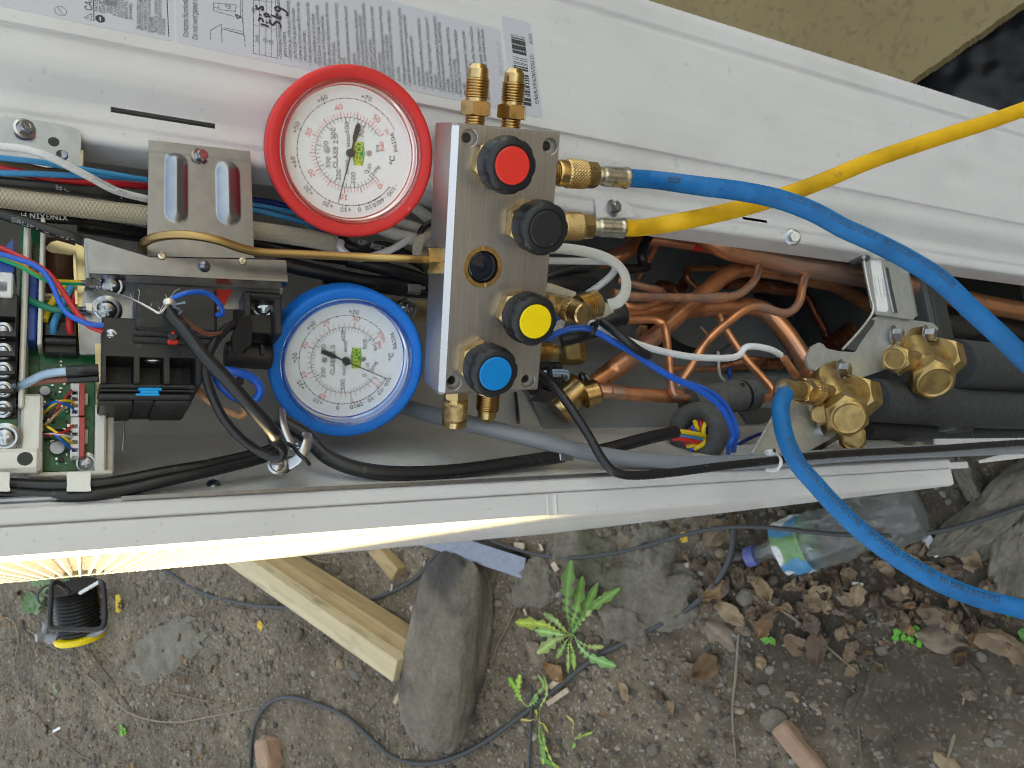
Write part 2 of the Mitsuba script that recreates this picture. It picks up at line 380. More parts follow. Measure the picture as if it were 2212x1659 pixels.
# ------------------------------------------------------------------ the outdoor unit: casing
def X0(y0, w=0.0):                                # x of the upright edge that passes through pixel (0, y0) in the plane y = w
    return P(0, y0, w)[0]
XF = X0(1212)                                      # the front face
ZT = P(-620, 700, 0)[2]
ZB = P(2058, 1057, 0)[2]
ZP = ZB - .10                                       # the base pan lies lower than the front panel's edge
q = ray(0, 1260); YB = (EYE + q * ((XF - EYE[0]) / q[0]))[1]          # the far side of the unit
unit = thing('outdoor_unit', 'cream heat pump outdoor unit with its service side open, showing copper pipes and wiring', 'heat pump unit')
def extrude_z(prof, z0, z1, t=None, n=2):
    """sheet with the outline prof [(x, y)] run from z0 to z1"""
    p = np.array(prof, float)
    if t:
        d = np.gradient(p, axis=0); nn = np.stack([-d[:, 1], d[:, 0]], 1); nn /= np.linalg.norm(nn, axis=1, keepdims=True)
        p = np.vstack([p, (p + nn * t)[::-1]]); closed = True
    else: closed = False
    m = len(p); zs = np.linspace(z0, z1, n)
    v = np.concatenate([np.c_[p, np.full(m, z)] for z in zs])
    f = []
    for k in range(n - 1):
        for i in range(m if closed else m - 1):
            a, b = k * m + i, k * m + (i + 1) % m
            f.append([a, b, b + m]); f.append([a, b + m, a + m])
    return trimesh.Trimesh(v, f, process=False)
def rounded(prof, rad=.002, k=4):
    p = [np.array(a, float) for a in prof]; out = [p[0]]
    for a, b, c in zip(p[:-2], p[1:-1], p[2:]):
        r1 = min(rad, .45 * np.linalg.norm(a - b), .45 * np.linalg.norm(c - b))
        s, e = b + nz(a - b) * r1, b + nz(c - b) * r1
        for t in np.linspace(0, 1, k):
            out.append((1 - t)**2 * s + 2 * t * (1 - t) * b + t * t * e)
    return out + [p[-1]]
ZC0, ZC1 = ZT, P(2700, 700, 0)[2]
MF = -.016
cp = [(X0(277.5), .022), (X0(277.5), 0), (X0(240), 0), (X0(232), -.0015), (X0(201), -.0015), (X0(150), MF + .003), (X0(82), MF + .003), (X0(44, MF), MF), (X0(-345, MF), MF), (X0(-352, MF), MF + .004), (X0(-366, MF), MF + .004),
      (X0(-372, MF), MF + .001), (X0(-428, MF), MF + .001), (X0(-452, MF), MF + .003), (X0(-474, MF), MF + .011), (X0(-482, MF), .02), (X0(-482, MF), .30)]
SLOT = None
cover_prof = rounded(cp, .006, 7)
# the cover is cut by two punched slots
def cut_sheet(prof, z0, z1, holes, key_y=None):
    """the same sheet, with rectangular holes (x0, x1, za, zb) left out, by cutting the strip grid"""
    zs = sorted({z0, z1, *[h[2] for h in holes], *[h[3] for h in holes]})
    p = np.array(prof); xs_extra = sorted({h[0] for h in holes} | {h[1] for h in holes})
    P2 = [p[0]]
    for a, b in zip(p[:-1], p[1:]):
        for xc in sorted(xs_extra, key=lambda v: abs(v - a[0])):
            if (a[0] - xc) * (b[0] - xc) < 0 and abs(a[0] - b[0]) > 1e-6 and abs(xc - a[0]) > 1e-7:
                P2.append(a + (b - a) * ((xc - a[0]) / (b[0] - a[0])))
        P2.append(b)
    p = np.array(P2); m = len(p)
    v = np.concatenate([np.c_[p, np.full(m, z)] for z in zs]); f = []
    for k in range(len(zs) - 1):
        zm = (zs[k] + zs[k + 1]) / 2
        for i in range(m - 1):
            xm = (p[i][0] + p[i + 1][0]) / 2
            if any(min(h[0], h[1]) < xm < max(h[0], h[1]) and min(h[2], h[3]) < zm < max(h[2], h[3]) for h in holes) and p[i][1] < .02: continue
            a, b = k * m + i, k * m + i + 1
            f += [[a, b, b + m], [a, b + m, a + m]]
    return trimesh.Trimesh(v, f, process=False)
slots = [(X0(197.5), X0(207.5), P(239, 238, 0)[2], P(463, 272, 0)[2]), (X0(217), X0(226), P(1600, 466, 0)[2], P(1651, 467, 0)[2])]
part(unit, 'side_cover', cut_sheet(cover_prof, ZC0, ZC1, slots), 'm_cream_paint', 40, label='cream side cover with pressed ridges, slots and printed stickers')
cover_key = unit + '__side_cover'

# printed stickers on the cover: flat print, each sheet a little proud of the paint
def sticker_frame(x, y, w=MF):
    """text frame at a pixel on the cover's face: reading along +x, letters standing up along +z"""
    o = P(x, y, w)
    M = np.eye(4); M[:3, 0] = [1, 0, 0]; M[:3, 1] = [0, 0, 1]; M[:3, 2] = [0, -1, 0]; M[:3, 3] = o
    return M
def sheet_poly(pts, w, t):
    q = np.array([P(a, b, w) for a, b in pts])[:, [0, 2]]
    g = sg.Polygon(q).buffer(-.0025).buffer(.0025)
    M = np.array([[1, 0, 0, 0], [0, 0, -1, w], [0, 1, 0, 0], [0, 0, 0, 1.0]])
    m = trimesh.creation.extrude_polygon(g, t, engine='earcut'); m.apply_transform(M); return m
zA = P(376, 88, MF)[2]; zB = P(381, 90, MF)[2]; zL0 = P(1097, 224, MF)[2]
def sheet_rect(xa, xb, za, zb, w, t, r=.003):
    g = sg.box(min(xa, xb), min(za, zb), max(xa, xb), max(za, zb)).buffer(-r).buffer(r)
    M = np.array([[1, 0, 0, 0], [0, 0, -1, w], [0, 1, 0, 0], [0, 0, 0, 1.0]])
    m = trimesh.creation.extrude_polygon(g, t, engine='earcut'); m.apply_transform(M); return m
lx0, lx1 = X0(13.5, MF), X0(-218, MF)
part(cover_key, 'sticker', sheet_rect(lx0, lx1, ZT - .05, zA, MF, .00025), 'm_label_paper')
part(cover_key, 'sticker', sheet_rect(lx0, lx1, zB, zL0, MF, .00025), 'm_label_paper')
WS = MF - .0004
def line(x, y, s, hpx, xs=.72, bold=True):
    m = text2d(s, hpx * mpp(P(x, y, WS)), bold, xs)
    m.apply_transform(sticker_frame(x, y, WS)); return m
T1 = [line(*a) for a in [
    (229, 11, 'Installation must', 7), (234.5, 11, 'be earthed by a', 7), (240, 12, 'Do not modify', 7), (247, 13, 'place the unit', 7), (254, 14, 'for safety', 7),
    (199, 25, 'CAUTION', 14, .9, True),
    (211.5, 27, 'After installation, after', 7), (219.5, 28, 'every service, check that', 7), (227, 31, 'Operating with the', 7), (236, 28, 'valves closed may cause', 7), (243, 30, 'problems.', 7),
    (252, 36, 'If untrained personnel', 7), (260, 38, 'and remove the cover it', 7), (268, 40, 'might cause hazards and', 7), (276, 42, 'electrical fire, electric', 7), (285, 43, 'gas leakage.', 7),
    (302, 63, 'Be cautious when connecting', 7.5), (309, 67, 'since incorrect connection may', 7.5), (317, 66, 'Sea cuidadoso al conectar el', 7.5), (325.5, 71, 'puesto que una conexión incorr', 7.5), (332.5, 72.5, 'un incendio.', 7.5),
    (340.5, 71, 'Branchez le câble électrique', 7.5), (349, 76, 'un branchement incorrect pourra', 7.5), (357, 77, 'un incendie.', 7.5)]]
L2 = [(407, 82, 'Contains fluorinated', 11), (427, 87, 'Do not vent gases into', 11)]
L2 += [(560, 93, 'Unit', 8.5, .8), (552, 28, 'Kg', 8.5, .8)]
rows = [(609.5, 128, '• Contiene gases fluorados de efecto invernadero'), (619.5, 124, 'gases a la atmósfera.'), (631, 132.5, '• Contient des gaz à effet de serre fluorocarbonés. Ne'), (641.5, 129, 'pas s’échapper des gaz dans l’atmosphère.'),
        (653, 137, '• Contiene gas fluorurato avente effetto serra. Non'), (663, 133, 'refrigerante in atmosfera.'), (674, 142, '• Contém gases fluorados com efeito de estufa. Não'), (684.5, 138, 'gases na atmosfera através de ventilação.'),
        (695, 146, '• Enthält fluorierte Treibhausgase. Sorgen Sie dafür,'), (705, 143, 'keine Gase in die Atmosphäre entweichen.'), (716, 150, '• Περιέχει φθοριούχα αέρια θερμοκηπίου. Μην απελευ'), (726, 147, 'τα στην ατμόσφαιρα.'),
        (737, 155, '• Conține gaze fluorurate cu efect de seră. Nu evacuați g'), (747, 152, 'atmosferă.'), (758, 160, '• Садржи флуориране парникови гасове. Не испуштај'), (770, 157, 'в атмосферата.'), (780, 164, '• Sadrži fluorirane stakleničke plinove. Nemojte putem'),
        (789, 161, 'rashladnog sustava ispuštati plinove u atmosferu.'), (798, 168, '• Sadrži fluorisane gasove koji izazivaju efekat staklene bašte.'), (807.5, 165, 'ispuštajte gasove u atmosferu.'), (816, 172, '• Zawiera fluorowane gazy cieplarniane. Nie wolno uwalniać'), (826, 169, 'gazów do atmosfery.'),
        (835, 176, '• Fluortartalmú üvegházhatású gázokat tartalmaz. Ne engedje,'), (844, 173, 'hogy a gázok a levegőbe távozzanak.'), (853, 178, '• Obsahuje fluorované skleníkové plyny. Nevypúšťajte plyny'), (865.5, 177, 'do ovzdušia.'), (878, 186, '• Përmban gaze të fluorinuara efekti serrë. Mos i çlironi gazrat në ambient.'),
        (888, 188, '• Съдържа флуорирани газове които предизвикват ефект'), (899, 184, 'на стъклена градина. Не ги изпускайте'), (909, 186, 'в атмосферата.'), (919, 193, '• Obsahuje fluorované skleníkové plyny. Neventilujte plyny'), (928, 190, 'do atmosféry.'),
        (937, 197, '• Indeholder fluorholdige drivhusgasser. Slip ikke gasser ud i'), (946, 194, 'atmosfæren.'), (955, 201.5, '• Sisaldab fluoritud kasvuhoonegaase. Ärge paiske gaase atmosfääri.'), (964, 203, '• Sisältää fluorattuja kasvihuonekaasuja. Älä päästä kaasuja'), (973, 200, 'ilmakehään.'),
        (982, 207, '• Sudėtyje yra fluorintų šiltnamio efektą sukeliančių dujų.'), (990, 203, 'Neišleiskite dujų į atmosferą.'), (999, 210, '• Satur fluorētas siltumnīcefekta gāzes. Nelaidiet gāzes'), (1008, 207, 'atmosfērā.'), (1017, 214, '• Bevat gefluoreerde broeikasgassen. Laat geen gassen'), (1026, 210, 'ontsnappen in de atmosfeer.'),
        (1035, 218, '• Vsebuje fluorirane toplogredne pline. Plinov ne izpuščajte v'), (1051, 222, '• Inneholder fluorholdige drivhusgasser. Slipp inn ut gasser i atmosfæren.'), (1060, 224, '• Florlu sera gazları içermektedir. Gazları atmosfere salmayın.')]
maxlen = {0: 1}
for i, (x, y, s) in enumerate(rows):
    L2.append((x, y, s, 7.6, .60))
T2 = [line(*a) for a in L2]
for m in T1 + T2:                                   # text ends at the sticker's edge
    m.update_faces(m.triangles_center[:, 0] < lx1 - .003); m.remove_unreferenced_vertices()
T3 = [line(1086.5, 165, 'DB98-34684A-07', 8, .85)]
put(numbered(cover_key + '__print'), T1 + T2, 'm_ink', False)
put(numbered(cover_key + '__print'), T3, 'm_pale_ink', False)
def drawn(pts, wpx=1.3):
    q = np.array([P(a, b, WS) for a, b in pts])
    m = stroke(q[:, [0, 2]], wpx * mpp(q[0])); v = m.vertices
    m.vertices = np.c_[v[:, 0], np.full(len(v), WS), v[:, 1]]; return m
d1 = [drawn([(455, 85), (454, 66), (478, 52.5), (480, 91)]), drawn([(478, 62), (526, 74), (523, 0)]), drawn([(486, 64), (486, 60), (524, 68)]), drawn([(530, 101), (528, 76), (486, 64)]), drawn([(519, 36), (519, 0)]), drawn([(526, 68), (523.5, 40)]),
      drawn([(548, -5), (547, 115), (600, 126), (595, -2)]), drawn([(560, -5), (560, 117)], 1), drawn([(575, -5), (574, 120)], 1), drawn([(587, -5), (587, 123)], 1), drawn([(547, 53), (595, 65)], 1), drawn([(545, 0), (592, 5)], 1),
      drawn([(462, 24), (461, 6), (510, 10), (509, 25), (475, 21), (473, 17), (462, 16)]), drawn([(470, 22), (474, 6)], 1), drawn([(463, 24), (508, 36)]), drawn([(509, 31), (513, 40), (521, 37), (509, 31)], 3),
      drawn([(203, 46), (202, 0)], 2.2), drawn([(364.5, 78), (361, 0)], 2), drawn([(182, 38), (197, 29), (197, 45), (182, 38)]), drawn([(188, 38), (193, 38)], 1.5)]
for (cxp, cyp, rp, tx) in ((131, 24, 10.5, None), (493, 14, 5, '2'), (559, 88, 0, None), (574, 87, 4.4, '1'), (586, 91, 4.4, '2'), (598.5, 0, 0, None)):
    if rp:
        th = np.linspace(0, 2 * np.pi, 25)
        c0 = P(cxp, cyp, WS); rr = rp * mpp(c0) * 1.05
        m = stroke(np.c_[c0[0] + rr * np.cos(th), c0[2] + rr * np.sin(th)], 1.2 * mpp(c0)); v = m.vertices; m.vertices = np.c_[v[:, 0], np.full(len(v), WS), v[:, 1]]; d1.append(m)
        if tx: d1.append(line(cxp + 2.6, cyp + 2.2, tx, 6, .9))
d1.append(drawn([(125, 16), (137, 32)]))
c0 = P(216.5, 40.5, WS); g = sg.Point(c0[0], c0[2]).buffer(9.5 * mpp(c0)).difference(sg.box(c0[0] - 5 * mpp(c0), c0[2] - 1.3 * mpp(c0), c0[0] + 5.5 * mpp(c0), c0[2] + 1.3 * mpp(c0)))
m = area(g); v = m.vertices; m.vertices = np.c_[v[:, 0], np.full(len(v), WS), v[:, 1]]; d1.append(m)
put(numbered(cover_key + '__print'), d1, 'm_ink', False)
# the installer's handwriting
def pen(pts, wpx=4.5):
    q = spline(np.array([P(a, b, WS - .0001) for a, b in pts]), 5)
    g = sg.LineString(q[:, [0, 2]]).buffer(wpx / 2 * mpp(q[0])); m = area(g); v = m.vertices
    m.vertices = np.c_[v[:, 0], np.full(len(v), WS - .0002), v[:, 1]]; return m
hand = [[(559, 44), (562, 39), (567, 42), (568, 46)], [(561, 31.5), (563, 32.5)], [(553, 12), (557, 20), (562, 17), (567, 14), (568, 21), (566, 22)], [(565, 52.5), (572, 54), (579, 57)], [(575.5, 48), (578, 49)],
        [(571, 31), (576, 29), (580, 34), (575, 36), (571, 33)], [(578, 30), (583, 37)], [(583, 44), (584, 51), (590, 54), (596, 47), (604, 50), (607, 59)], [(587, 33), (596, 37), (606, 41)], [(596, 37), (599, 30)], [(597, 38), (607, 37)],
        [(594, 17), (600, 14.5), (605, 18), (602, 24), (596, 22), (595, 18)], [(604, 17), (614, 22), (622, 30), (619, 33)]]
put(numbered(cover_key + '__handwriting'), [pen(h) for h in hand], 'm_marker', False)
# serial sticker
sx0, sx1 = X0(40, MF), X0(-292, MF)
sz0, sz1 = P(1086, 60, MF)[2], P(1150, 60, MF)[2]
part(cover_key, 'sticker', sheet_poly([(1083, 34), (1145, 50), (1173, 256), (1105, 243)], MF, .0003), 'm_label_paper')
ser = [line(1164, 226, 'S/N:', 9, .85), line(1162, 209, '0RJVPAON100011V', 9, .83, True), line(1151, 97, '2020.', 8, .9), line(1117, 173, 'EH/EU', 9, .9)]
bits = ''.join(f'{(ord(c) * 37 + 11) % 256:08b}' for c in '0RJVPAON100011V')[:104]
xa, xb = P(1120, 224, WS)[0], P(1114, 69, WS)[0]
k = len(bits)
for i in range(k):
    if bits[i] == '1':
        x = xa + (xb - xa) * i / k
        t_ = i / k; zc0, zc1 = P(1118 - 15 * t_, 224 - 155 * t_, WS)[2], P(1148 - 15 * t_, 226 - 155 * t_, WS)[2]
        m = area(sg.box(min(x, x + (xb - xa) / k * .95), min(zc0, zc1), max(x, x + (xb - xa) / k * .95), max(zc0, zc1))); v = m.vertices
        m.vertices = np.c_[v[:, 0], np.full(len(v), WS), v[:, 1]]; ser.append(m)
put(numbered(cover_key + '__print'), ser, 'm_ink', False)

# the front: a folded return at the side, the front face with its louvres
fp = [(X0(1086), .016), (X0(1086), .0015), (X0(1096), .0015), (X0(1098), -.001), (X0(1105), -.0025), (X0(1136), -.0025), (X0(1137), .0008), (X0(1139), .0008), (X0(1140), -.002), (X0(1206), -.002), (XF, .002)]
part(unit, 'front_panel', extrude_z(rounded(fp, .0012, 4), ZT, ZB), 'm_cream_paint', 40, label='cream front panel with a louvred fan grille, edge folded round to the open side')
fk = unit + '__front_panel'
put(fk + '__side_skin', extrude_z(rounded([(X0(1141.5), -.0018), (X0(1142), -.0034), (X0(1204), -.0034), (X0(1206), -.0018)], .0008, 4), ZT, P(1181, 1090, 0)[2]), 'm_cream_paint', 40)
put(fk + '__seam', [tube(np.array([P(1181, 1068, -.0026), P(1182.5, 1090, -.0026), P(1184, 1111, -.0026)]), .0011, 10)[0], tube(np.array([P(1198, 1067, -.002), P(1199.5, 1090, -.002), P(1201, 1110, -.002)]), .0013, 10)[0]], 'm_cream_paint', True)
GZ0, GZ1 = ZT - .03, P(905, 1140, 0)[2]
GY0, GY1 = .022, YB - .035
t = .002
faces = [rbox([XF, .002, ZB], [XF + t, YB, GZ1], .0003), rbox([XF, .002, GZ1], [XF + t, GY0, ZT], .0003), rbox([XF, GY1, GZ1], [XF + t, YB, ZT], .0003), rbox([XF, YB - t, ZB], [X0(-482, MF), YB, ZT], .0003)]
put(numbered(fk + '__face'), faces, 'm_cream_paint')
pitch = .0082
bar = rbox([XF - .001, GY0 - .001, -.0009], [XF + .007, GY1 + .001, .0009], .0004)
ns = int((GZ0 - GZ1) / pitch)
barply = mikit.ply(bar, 'm_cream_paint', smooth=30)
for i in range(ns):
    z = GZ1 + pitch * (i + .6)
    scene[numbered(fk + '__slat')] = {**barply, 'to_world': T().translate([0, 0, float(z)])}
for y in np.linspace(GY0 + .05, GY1 - .05, 12):
    put(numbered(fk + '__upright'), rbox([XF + .005, y - .0008, GZ1], [XF + .010, y + .0008, GZ0], .0004), 'm_cream_paint')
# fan guard rings behind the louvres, and the dark fan chamber
put(unit + '__fan_guard', [rbox([XF + .03, GY0, z - .001], [XF + .033, GY1, z + .001], .0004) for z in np.arange(GZ1, GZ0, .02)], 'm_dark_grille')
labels[unit + '__fan_guard'] = {'kind': 'stuff'}
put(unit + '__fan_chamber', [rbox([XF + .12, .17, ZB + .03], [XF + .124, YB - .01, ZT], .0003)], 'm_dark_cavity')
# casing behind: coil side, top, base pan
XB = X0(-482, MF)
put(unit + '__rear_panel', [rbox([XB - .002, .30, ZP], [XB, YB, ZT], .0003)], 'm_cream_paint')
put(unit + '__top_panel', [rbox([XF - .002, -.018, ZT], [XB + .002, YB + .002, ZT + .02], .003)], 'm_cream_paint')
base = [rbox([XF + .05, .03, ZP], [XB, YB, ZP + .022], .002)]
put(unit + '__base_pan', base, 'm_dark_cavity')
# partition between fan and compressor sides, with the sloping flange along the front edge
def XA(x, y, w): return P(x, y, w)[0]
pp = [(X0(1092), .012), (X0(1086), .003), (X0(1083), .003), (XA(420, 956, .085), .085), (XA(420, 938, .098), .098), (XA(420, 700, .165), .165), (XA(700, 480, .22), .22), (XB, .28)]
part(unit, 'partition', extrude_z(rounded(pp, .012, 6), ZT, ZB), 'm_dull_partition', 40, label='grey sheet metal partition at the back of the service bay')
put(numbered(unit + '__edge_strip'), extrude_z([(X0(1094), -.0008), (X0(1085), -.0012), (X0(1085), .01)], P(262, 1080, 0)[2], ZB), 'm_zinc')
for (rx, ry, w) in ((461, 1048, .012), (937, 1033, .010), (1530, 1008, .01)):
    put(numbered(unit + '__rivet'), lathe([(-.001, .0035), (.0006, .0034), (.0016, .0022), (.002, 0)], P(rx, ry, w), axis=[.55, -.83, 0], n=20), 'm_zinc')
lin_ = [(XA(1400, 985, .05), .050), (XA(1400, 955, .082), .082), (XA(1400, 938, .093), .093), (XA(1400, 700, .158), .158), (XA(1400, 480, .21), .21), (XB - .004, .26)]
part(unit, 'sound_liner', extrude_z(rounded(lin_, .012, 6), P(1128, 800, .12)[2], ZB), 'm_liner', 40, label='dark grey sound liner behind the copper pipes')
# zinc tube standing in for light reflected between two panels
put(numbered(unit + '__partition_glint'), [tube(zp('O', [(1113, 850, .115), (1116, 880, .105), (1119, 912, .092)]), .0016, 10)[0]], 'm_zinc')
# compressor in its dark jacket, floor of the bay
cc = P(1660, 760, .235)
part(unit, 'compressor', lathe([(0, 0), (0, .055), (.012, .064), (.2, .064), (.33, .064), (.345, .05), (.35, 0)], [cc[0], .235, ZP + .03], axis=[0, 0, 1], n=48), 'm_jacket', label='compressor in a dark sound jacket deep in the bay')
put(unit + '__bay_floor', rbox([XF + .052, .032, ZP + .022], [XB, .33, ZP + .03], .001), 'm_jacket')

# ------------------------------------------------------------------ ground and what lies beyond
def bank_xy():
    u = nz(np.cross(GN, [0, 0, 1.0])); v = np.cross(GN, u)
    return u, v
GU, GV = bank_xy()
GO = EYE - GN * GD
def height(a, b):
    p = np.stack([a, b, 0 * a], -1)
    return .05 * (meshkit.fbm(p * 1.6 + 3, 3, 1) - .5) * np.clip((np.hypot(a, b)) * .5, 0, 1) + .026 * (meshkit.fbm(p * 9, 4, 2) - .5) + .016 * (meshkit.fbm(p * 40, 3, 3) - .5) + .007 * (meshkit.fbm(p * 130, 2, 4) - .5)
def GP(p, h=0.0):
    """the point of the displaced ground below p (along the bank's normal)"""
    d = np.asarray(p) - GO; a, b = d @ GU, d @ GV
    return GO + GU * a + GV * b + GN * (float(height(np.array(a), np.array(b))) + h)
corners = np.array([[(G(x, y) - GO) @ GU, (G(x, y) - GO) @ GV] for x, y in ((-60, 1080), (2290, 960), (2290, 1720), (-60, 1720))])
A0, B0 = corners.min(0); A1, B1 = corners.max(0)
def graded(lo, hi, far, n_in, n_out):
    g = np.geomspace(.02, far, n_out)
    return np.r_[(lo - g)[::-1], np.linspace(lo, hi, n_in), hi + g]
ga, gb = graded(A0, A1, 60, 420, 26), graded(B0, B1, 60, 420, 26)
ga2, gb2 = np.meshgrid(ga, gb, indexing='ij')
hh = height(ga2, gb2)
far = np.maximum(0, np.hypot(ga2 - (A0 + A1) / 2, gb2 - (B0 + B1) / 2) - 3.0)
pts = GO + ga2[..., None] * GU + gb2[..., None] * GV + hh[..., None] * GN
flat_dir = np.array([0, 0, 1.0])
lvl = pts[..., 2]; pts[..., 2] = np.where(far > 0, GO[2] + (lvl - GO[2]) * 3.0 / (3.0 + far), lvl)     # the bank levels out further off
na, nb = len(ga), len(gb)
i, j = np.meshgrid(np.arange(na - 1), np.arange(nb - 1), indexing='ij')
fq = np.stack([i * nb + j, (i + 1) * nb + j, (i + 1) * nb + j + 1, i * nb + j + 1], -1).reshape(-1, 4)
_d1, _d2 = [G(1840, 1290), .27], [G(1768, 1448), .045]
def damp(p):
    out = 0
    for o_, r_ in (_d1, _d2):
        d_ = dr.sqrt(dr.square(p.x - float(o_[0])) + dr.square(p.y - float(o_[1])) + dr.square(p.z - float(o_[2]))) * (1 + .9 * (mikit.fbm(p.x * 22, p.y * 22, p.z * 22, 3) - .5))
        out = dr.maximum(out, 1 - mikit.smoothstep(.55 * r_, 1.25 * r_, d_))
    return out
mat('soil', mikit.proc(lambda p, n, uv: (1 - .55 * damp(p)) * vmix(vmix((.088, .069, .048), (.200, .163, .118), mikit.fbm(p.x * 55, p.y * 55, p.z * 55, 4)), (.25, .225, .185), mikit.smoothstep(.56, .76, mikit.fbm(p.x * 210, p.y * 210, p.z * 210, 3)))
                                               * (.45 + 1.05 * mikit.fbm(p.x * 8, p.y * 8, p.z * 8, 3))), .95)
gm = trimesh.Trimesh(pts.reshape(-1, 3), np.vstack([fq[:, [0, 1, 2]], fq[:, [0, 2, 3]]]), process=False)
if (gm.face_normals[len(fq) // 2] @ GN) < 0: gm.invert()
gk = thing('ground', 'bare brown gravelly soil of the sloping bank below the unit', 'ground', kind='structure')
put(gk, gm, 'm_soil', True)

# ------------------------------------------------------------------ the manifold gauge set
BC = EYE + R @ np.array([-0.00690492, -0.06436843, 0.42776579])
BA, BB, BN = (R @ np.array(v) for v in ([0.91414938, -0.04458767, 0.40291792], [-0.07468485 * -1, -0.95839423, -0.27550442], [0.39843831, 0.28194405, -0.87278546]))
BW, BH, BT = .0607, .1448, .0309
BM = np.eye(4); BM[:3, 0], BM[:3, 1], BM[:3, 2], BM[:3, 3] = BA, BB, BN, BC
def L(x, y, h=0.0):
    """local (a, b) of the pixel in the plane h above the block's face"""
    r = ray(x, y); k = ((BC - EYE) @ BN + h) / (r @ BN); d = EYE + r * k - BC
    return np.array([d @ BA, d @ BB])
def W(a, b, h):
    return BC + BA * a + BB * b + BN * h
def loc(m):
    m.apply_transform(BM); return m
_a, _b = [float(v) for v in BA], [float(v) for v in BB]
def block_col(p, n, uv):
    la = p.x * _a[0] + p.y * _a[1] + p.z * _a[2]; lb = p.x * _b[0] + p.y * _b[1] + p.z * _b[2]
    return vmix((.32, .29, .262), (.43, .40, .375), mikit.noise(la * 3200, lb * 70) * .6 + .4 * mikit.noise(la * 1100, lb * 26))
mat('block_metal', mikit.proc(block_col), .34, .72)
man = thing('manifold_gauge_set', 'brushed metal four valve manifold block with red and blue pressure gauges', 'manifold gauge')
cs = CS([[list(v) for v in [[-BW / 2 + .0028, 0], [BW / 2 - .0008, 0], [BW / 2, -.0008], [BW / 2, -BT + .0008], [BW / 2 - .0008, -BT], [-BW / 2 + .0012, -BT], [-BW / 2, -BT + .0012], [-BW / 2, -.0028]]][::-1]])
blk = MAN.extrude(cs, BH).transform([[1, 0, 0, 0], [0, 0, -1, BH / 2], [0, 1, 0, 0]])
cut = []
for (x, y) in ((1014.5, 297.7), (1188.5, 316), (980.6, 826.7), (1141, 823)):
    a, b = L(x, y)
    cut += [MAN.cylinder(.006, .0042, .0042, 32).translate([a, b, -.005]), MAN.cylinder(.06, .0026, .0026, 24).translate([a, b, -.045]), MAN.cylinder(.0012, .0036, .0048, 32).translate([a, b, -.0010])]
sa, sb = L(1042.8, 576.9)
cut.append(MAN.cylinder(.012, .0112, .0112, 48).translate([sa, sb, -.010]))
# a small chamfer at top and bottom
for s in (1, -1):
    w = MAN.cube([.1, .002, .002], True).rotate([45, 0, 0]).translate([0, s * BH / 2, 0]); cut.append(w)
for c in cut: blk = blk - c
part(man, 'valve_block', loc(mf(blk)), 'm_block_metal', 20, label='brownish brushed metal block with four screw holes')
put(man + '__valve_block__glint_bevel', (lambda m_: (m_.apply_transform(BM), m_)[1])(mf(MAN.hull_points([[-BW / 2 + .0028 + e_, s_ * (BH / 2 - .0015), .0002 - .0 * e_] if k_ == 0 else [-BW / 2 - .0002, s_ * (BH / 2 - .0015), -.0028] if k_ == 1 else [-BW / 2 + .0016, s_ * (BH / 2 - .0015), -.0022] for s_ in (-1, 1) for k_ in (0, 1, 2) for e_ in (0,)]))), 'm_bare_metal', 20)  # bright edge piece: the sky's reflection is put into its colour
# sight glass
sg_o = W(sa, sb, 0)
ring = MAN.cylinder(.0030, .0111, .0111, 48).translate([0, 0, -.0022]) - MAN.cylinder(.02, .0088, .0088, 48).translate([0, 0, -.01])
for k in range(4): ring = ring - MAN.cube([.0016, .006, .002], True).translate([0, .0105, .0009]).rotate([0, 0, 90 * k + 8])
m = mf(ring); m.apply_translation([sa, sb, 0])
sk = part(man, 'sight_glass', loc(m), 'm_brass', 25, label='round sight glass in a slotted brass ring')
put(sk + '__pane', lathe([(0, .0088), (.0012, .0087), (.0022, .0075), (.0027, .004), (.0028, 0)], W(sa, sb, -.0032), axis=BN, n=40), 'm_sight_dark', 50)
put(sk + '__indicator', lathe([(0, .0060), (.0008, .0058), (.001, .0030)], W(sa - .0012, sb + .0006, -.0006), axis=BN, n=36), 'm_sight_dark', 30)
# valve knobs
def knob(cap_px, capmat, label, ang):
    a, b = L(cap_px[0], cap_px[1], .0275)
    o = W(a, b, 0)
    kk = numbered(man + '__knob')
    N = 8
    lob = lambda th, s: 1 - .045 * (np.cos(N * th / 2 + ang) ** 8) * ((s > .0135) & (s < .0262))
    put(kk, lathe([(.0110, 0), (.0110, .0112), (.0122, .0132), (.0145, .0141), (.0175, .0143), (.0215, .0143), (.0242, .0140), (.0258, .0132), (.0267, .0118), (.0269, .0101), (.0264, .0097), (.0262, 0)], o, axis=BN, n=144, fn=lob), 'm_knob_black', 40)
    labels[kk] = {'label': label}
    put(kk + '__cap', lathe([(.0262, .0092), (.0272, .0092), (.0276, .0088), (.0277, 0)], o, axis=BN, n=56), capmat, 25)
    nut = hexnut(np.eye(4), .0128, .0075, .1); nut.apply_translation([0, 0, .0002])
    Mk = frame(o, BN, BA * math.cos(ang) + BB * math.sin(ang)); nut.apply_transform(Mk)
    put(kk + '__hexagon', nut, 'm_brass', 20)
    put(kk + '__stem', lathe([(.0076, .0075), (.0100, .0075)], o, axis=BN, n=32), 'm_brass', 30)
knob((1108, 358), 'm_cap_red', 'black knob with a red cap', .3)
knob((1181, 495), 'm_knob_black', 'black knob with a black cap', .5)
knob((1158, 695), 'm_cap_yellow', 'black knob with a yellow cap', .2)
knob((1071.5, 808), 'm_cap_blue', 'black knob with a blue cap', .45)
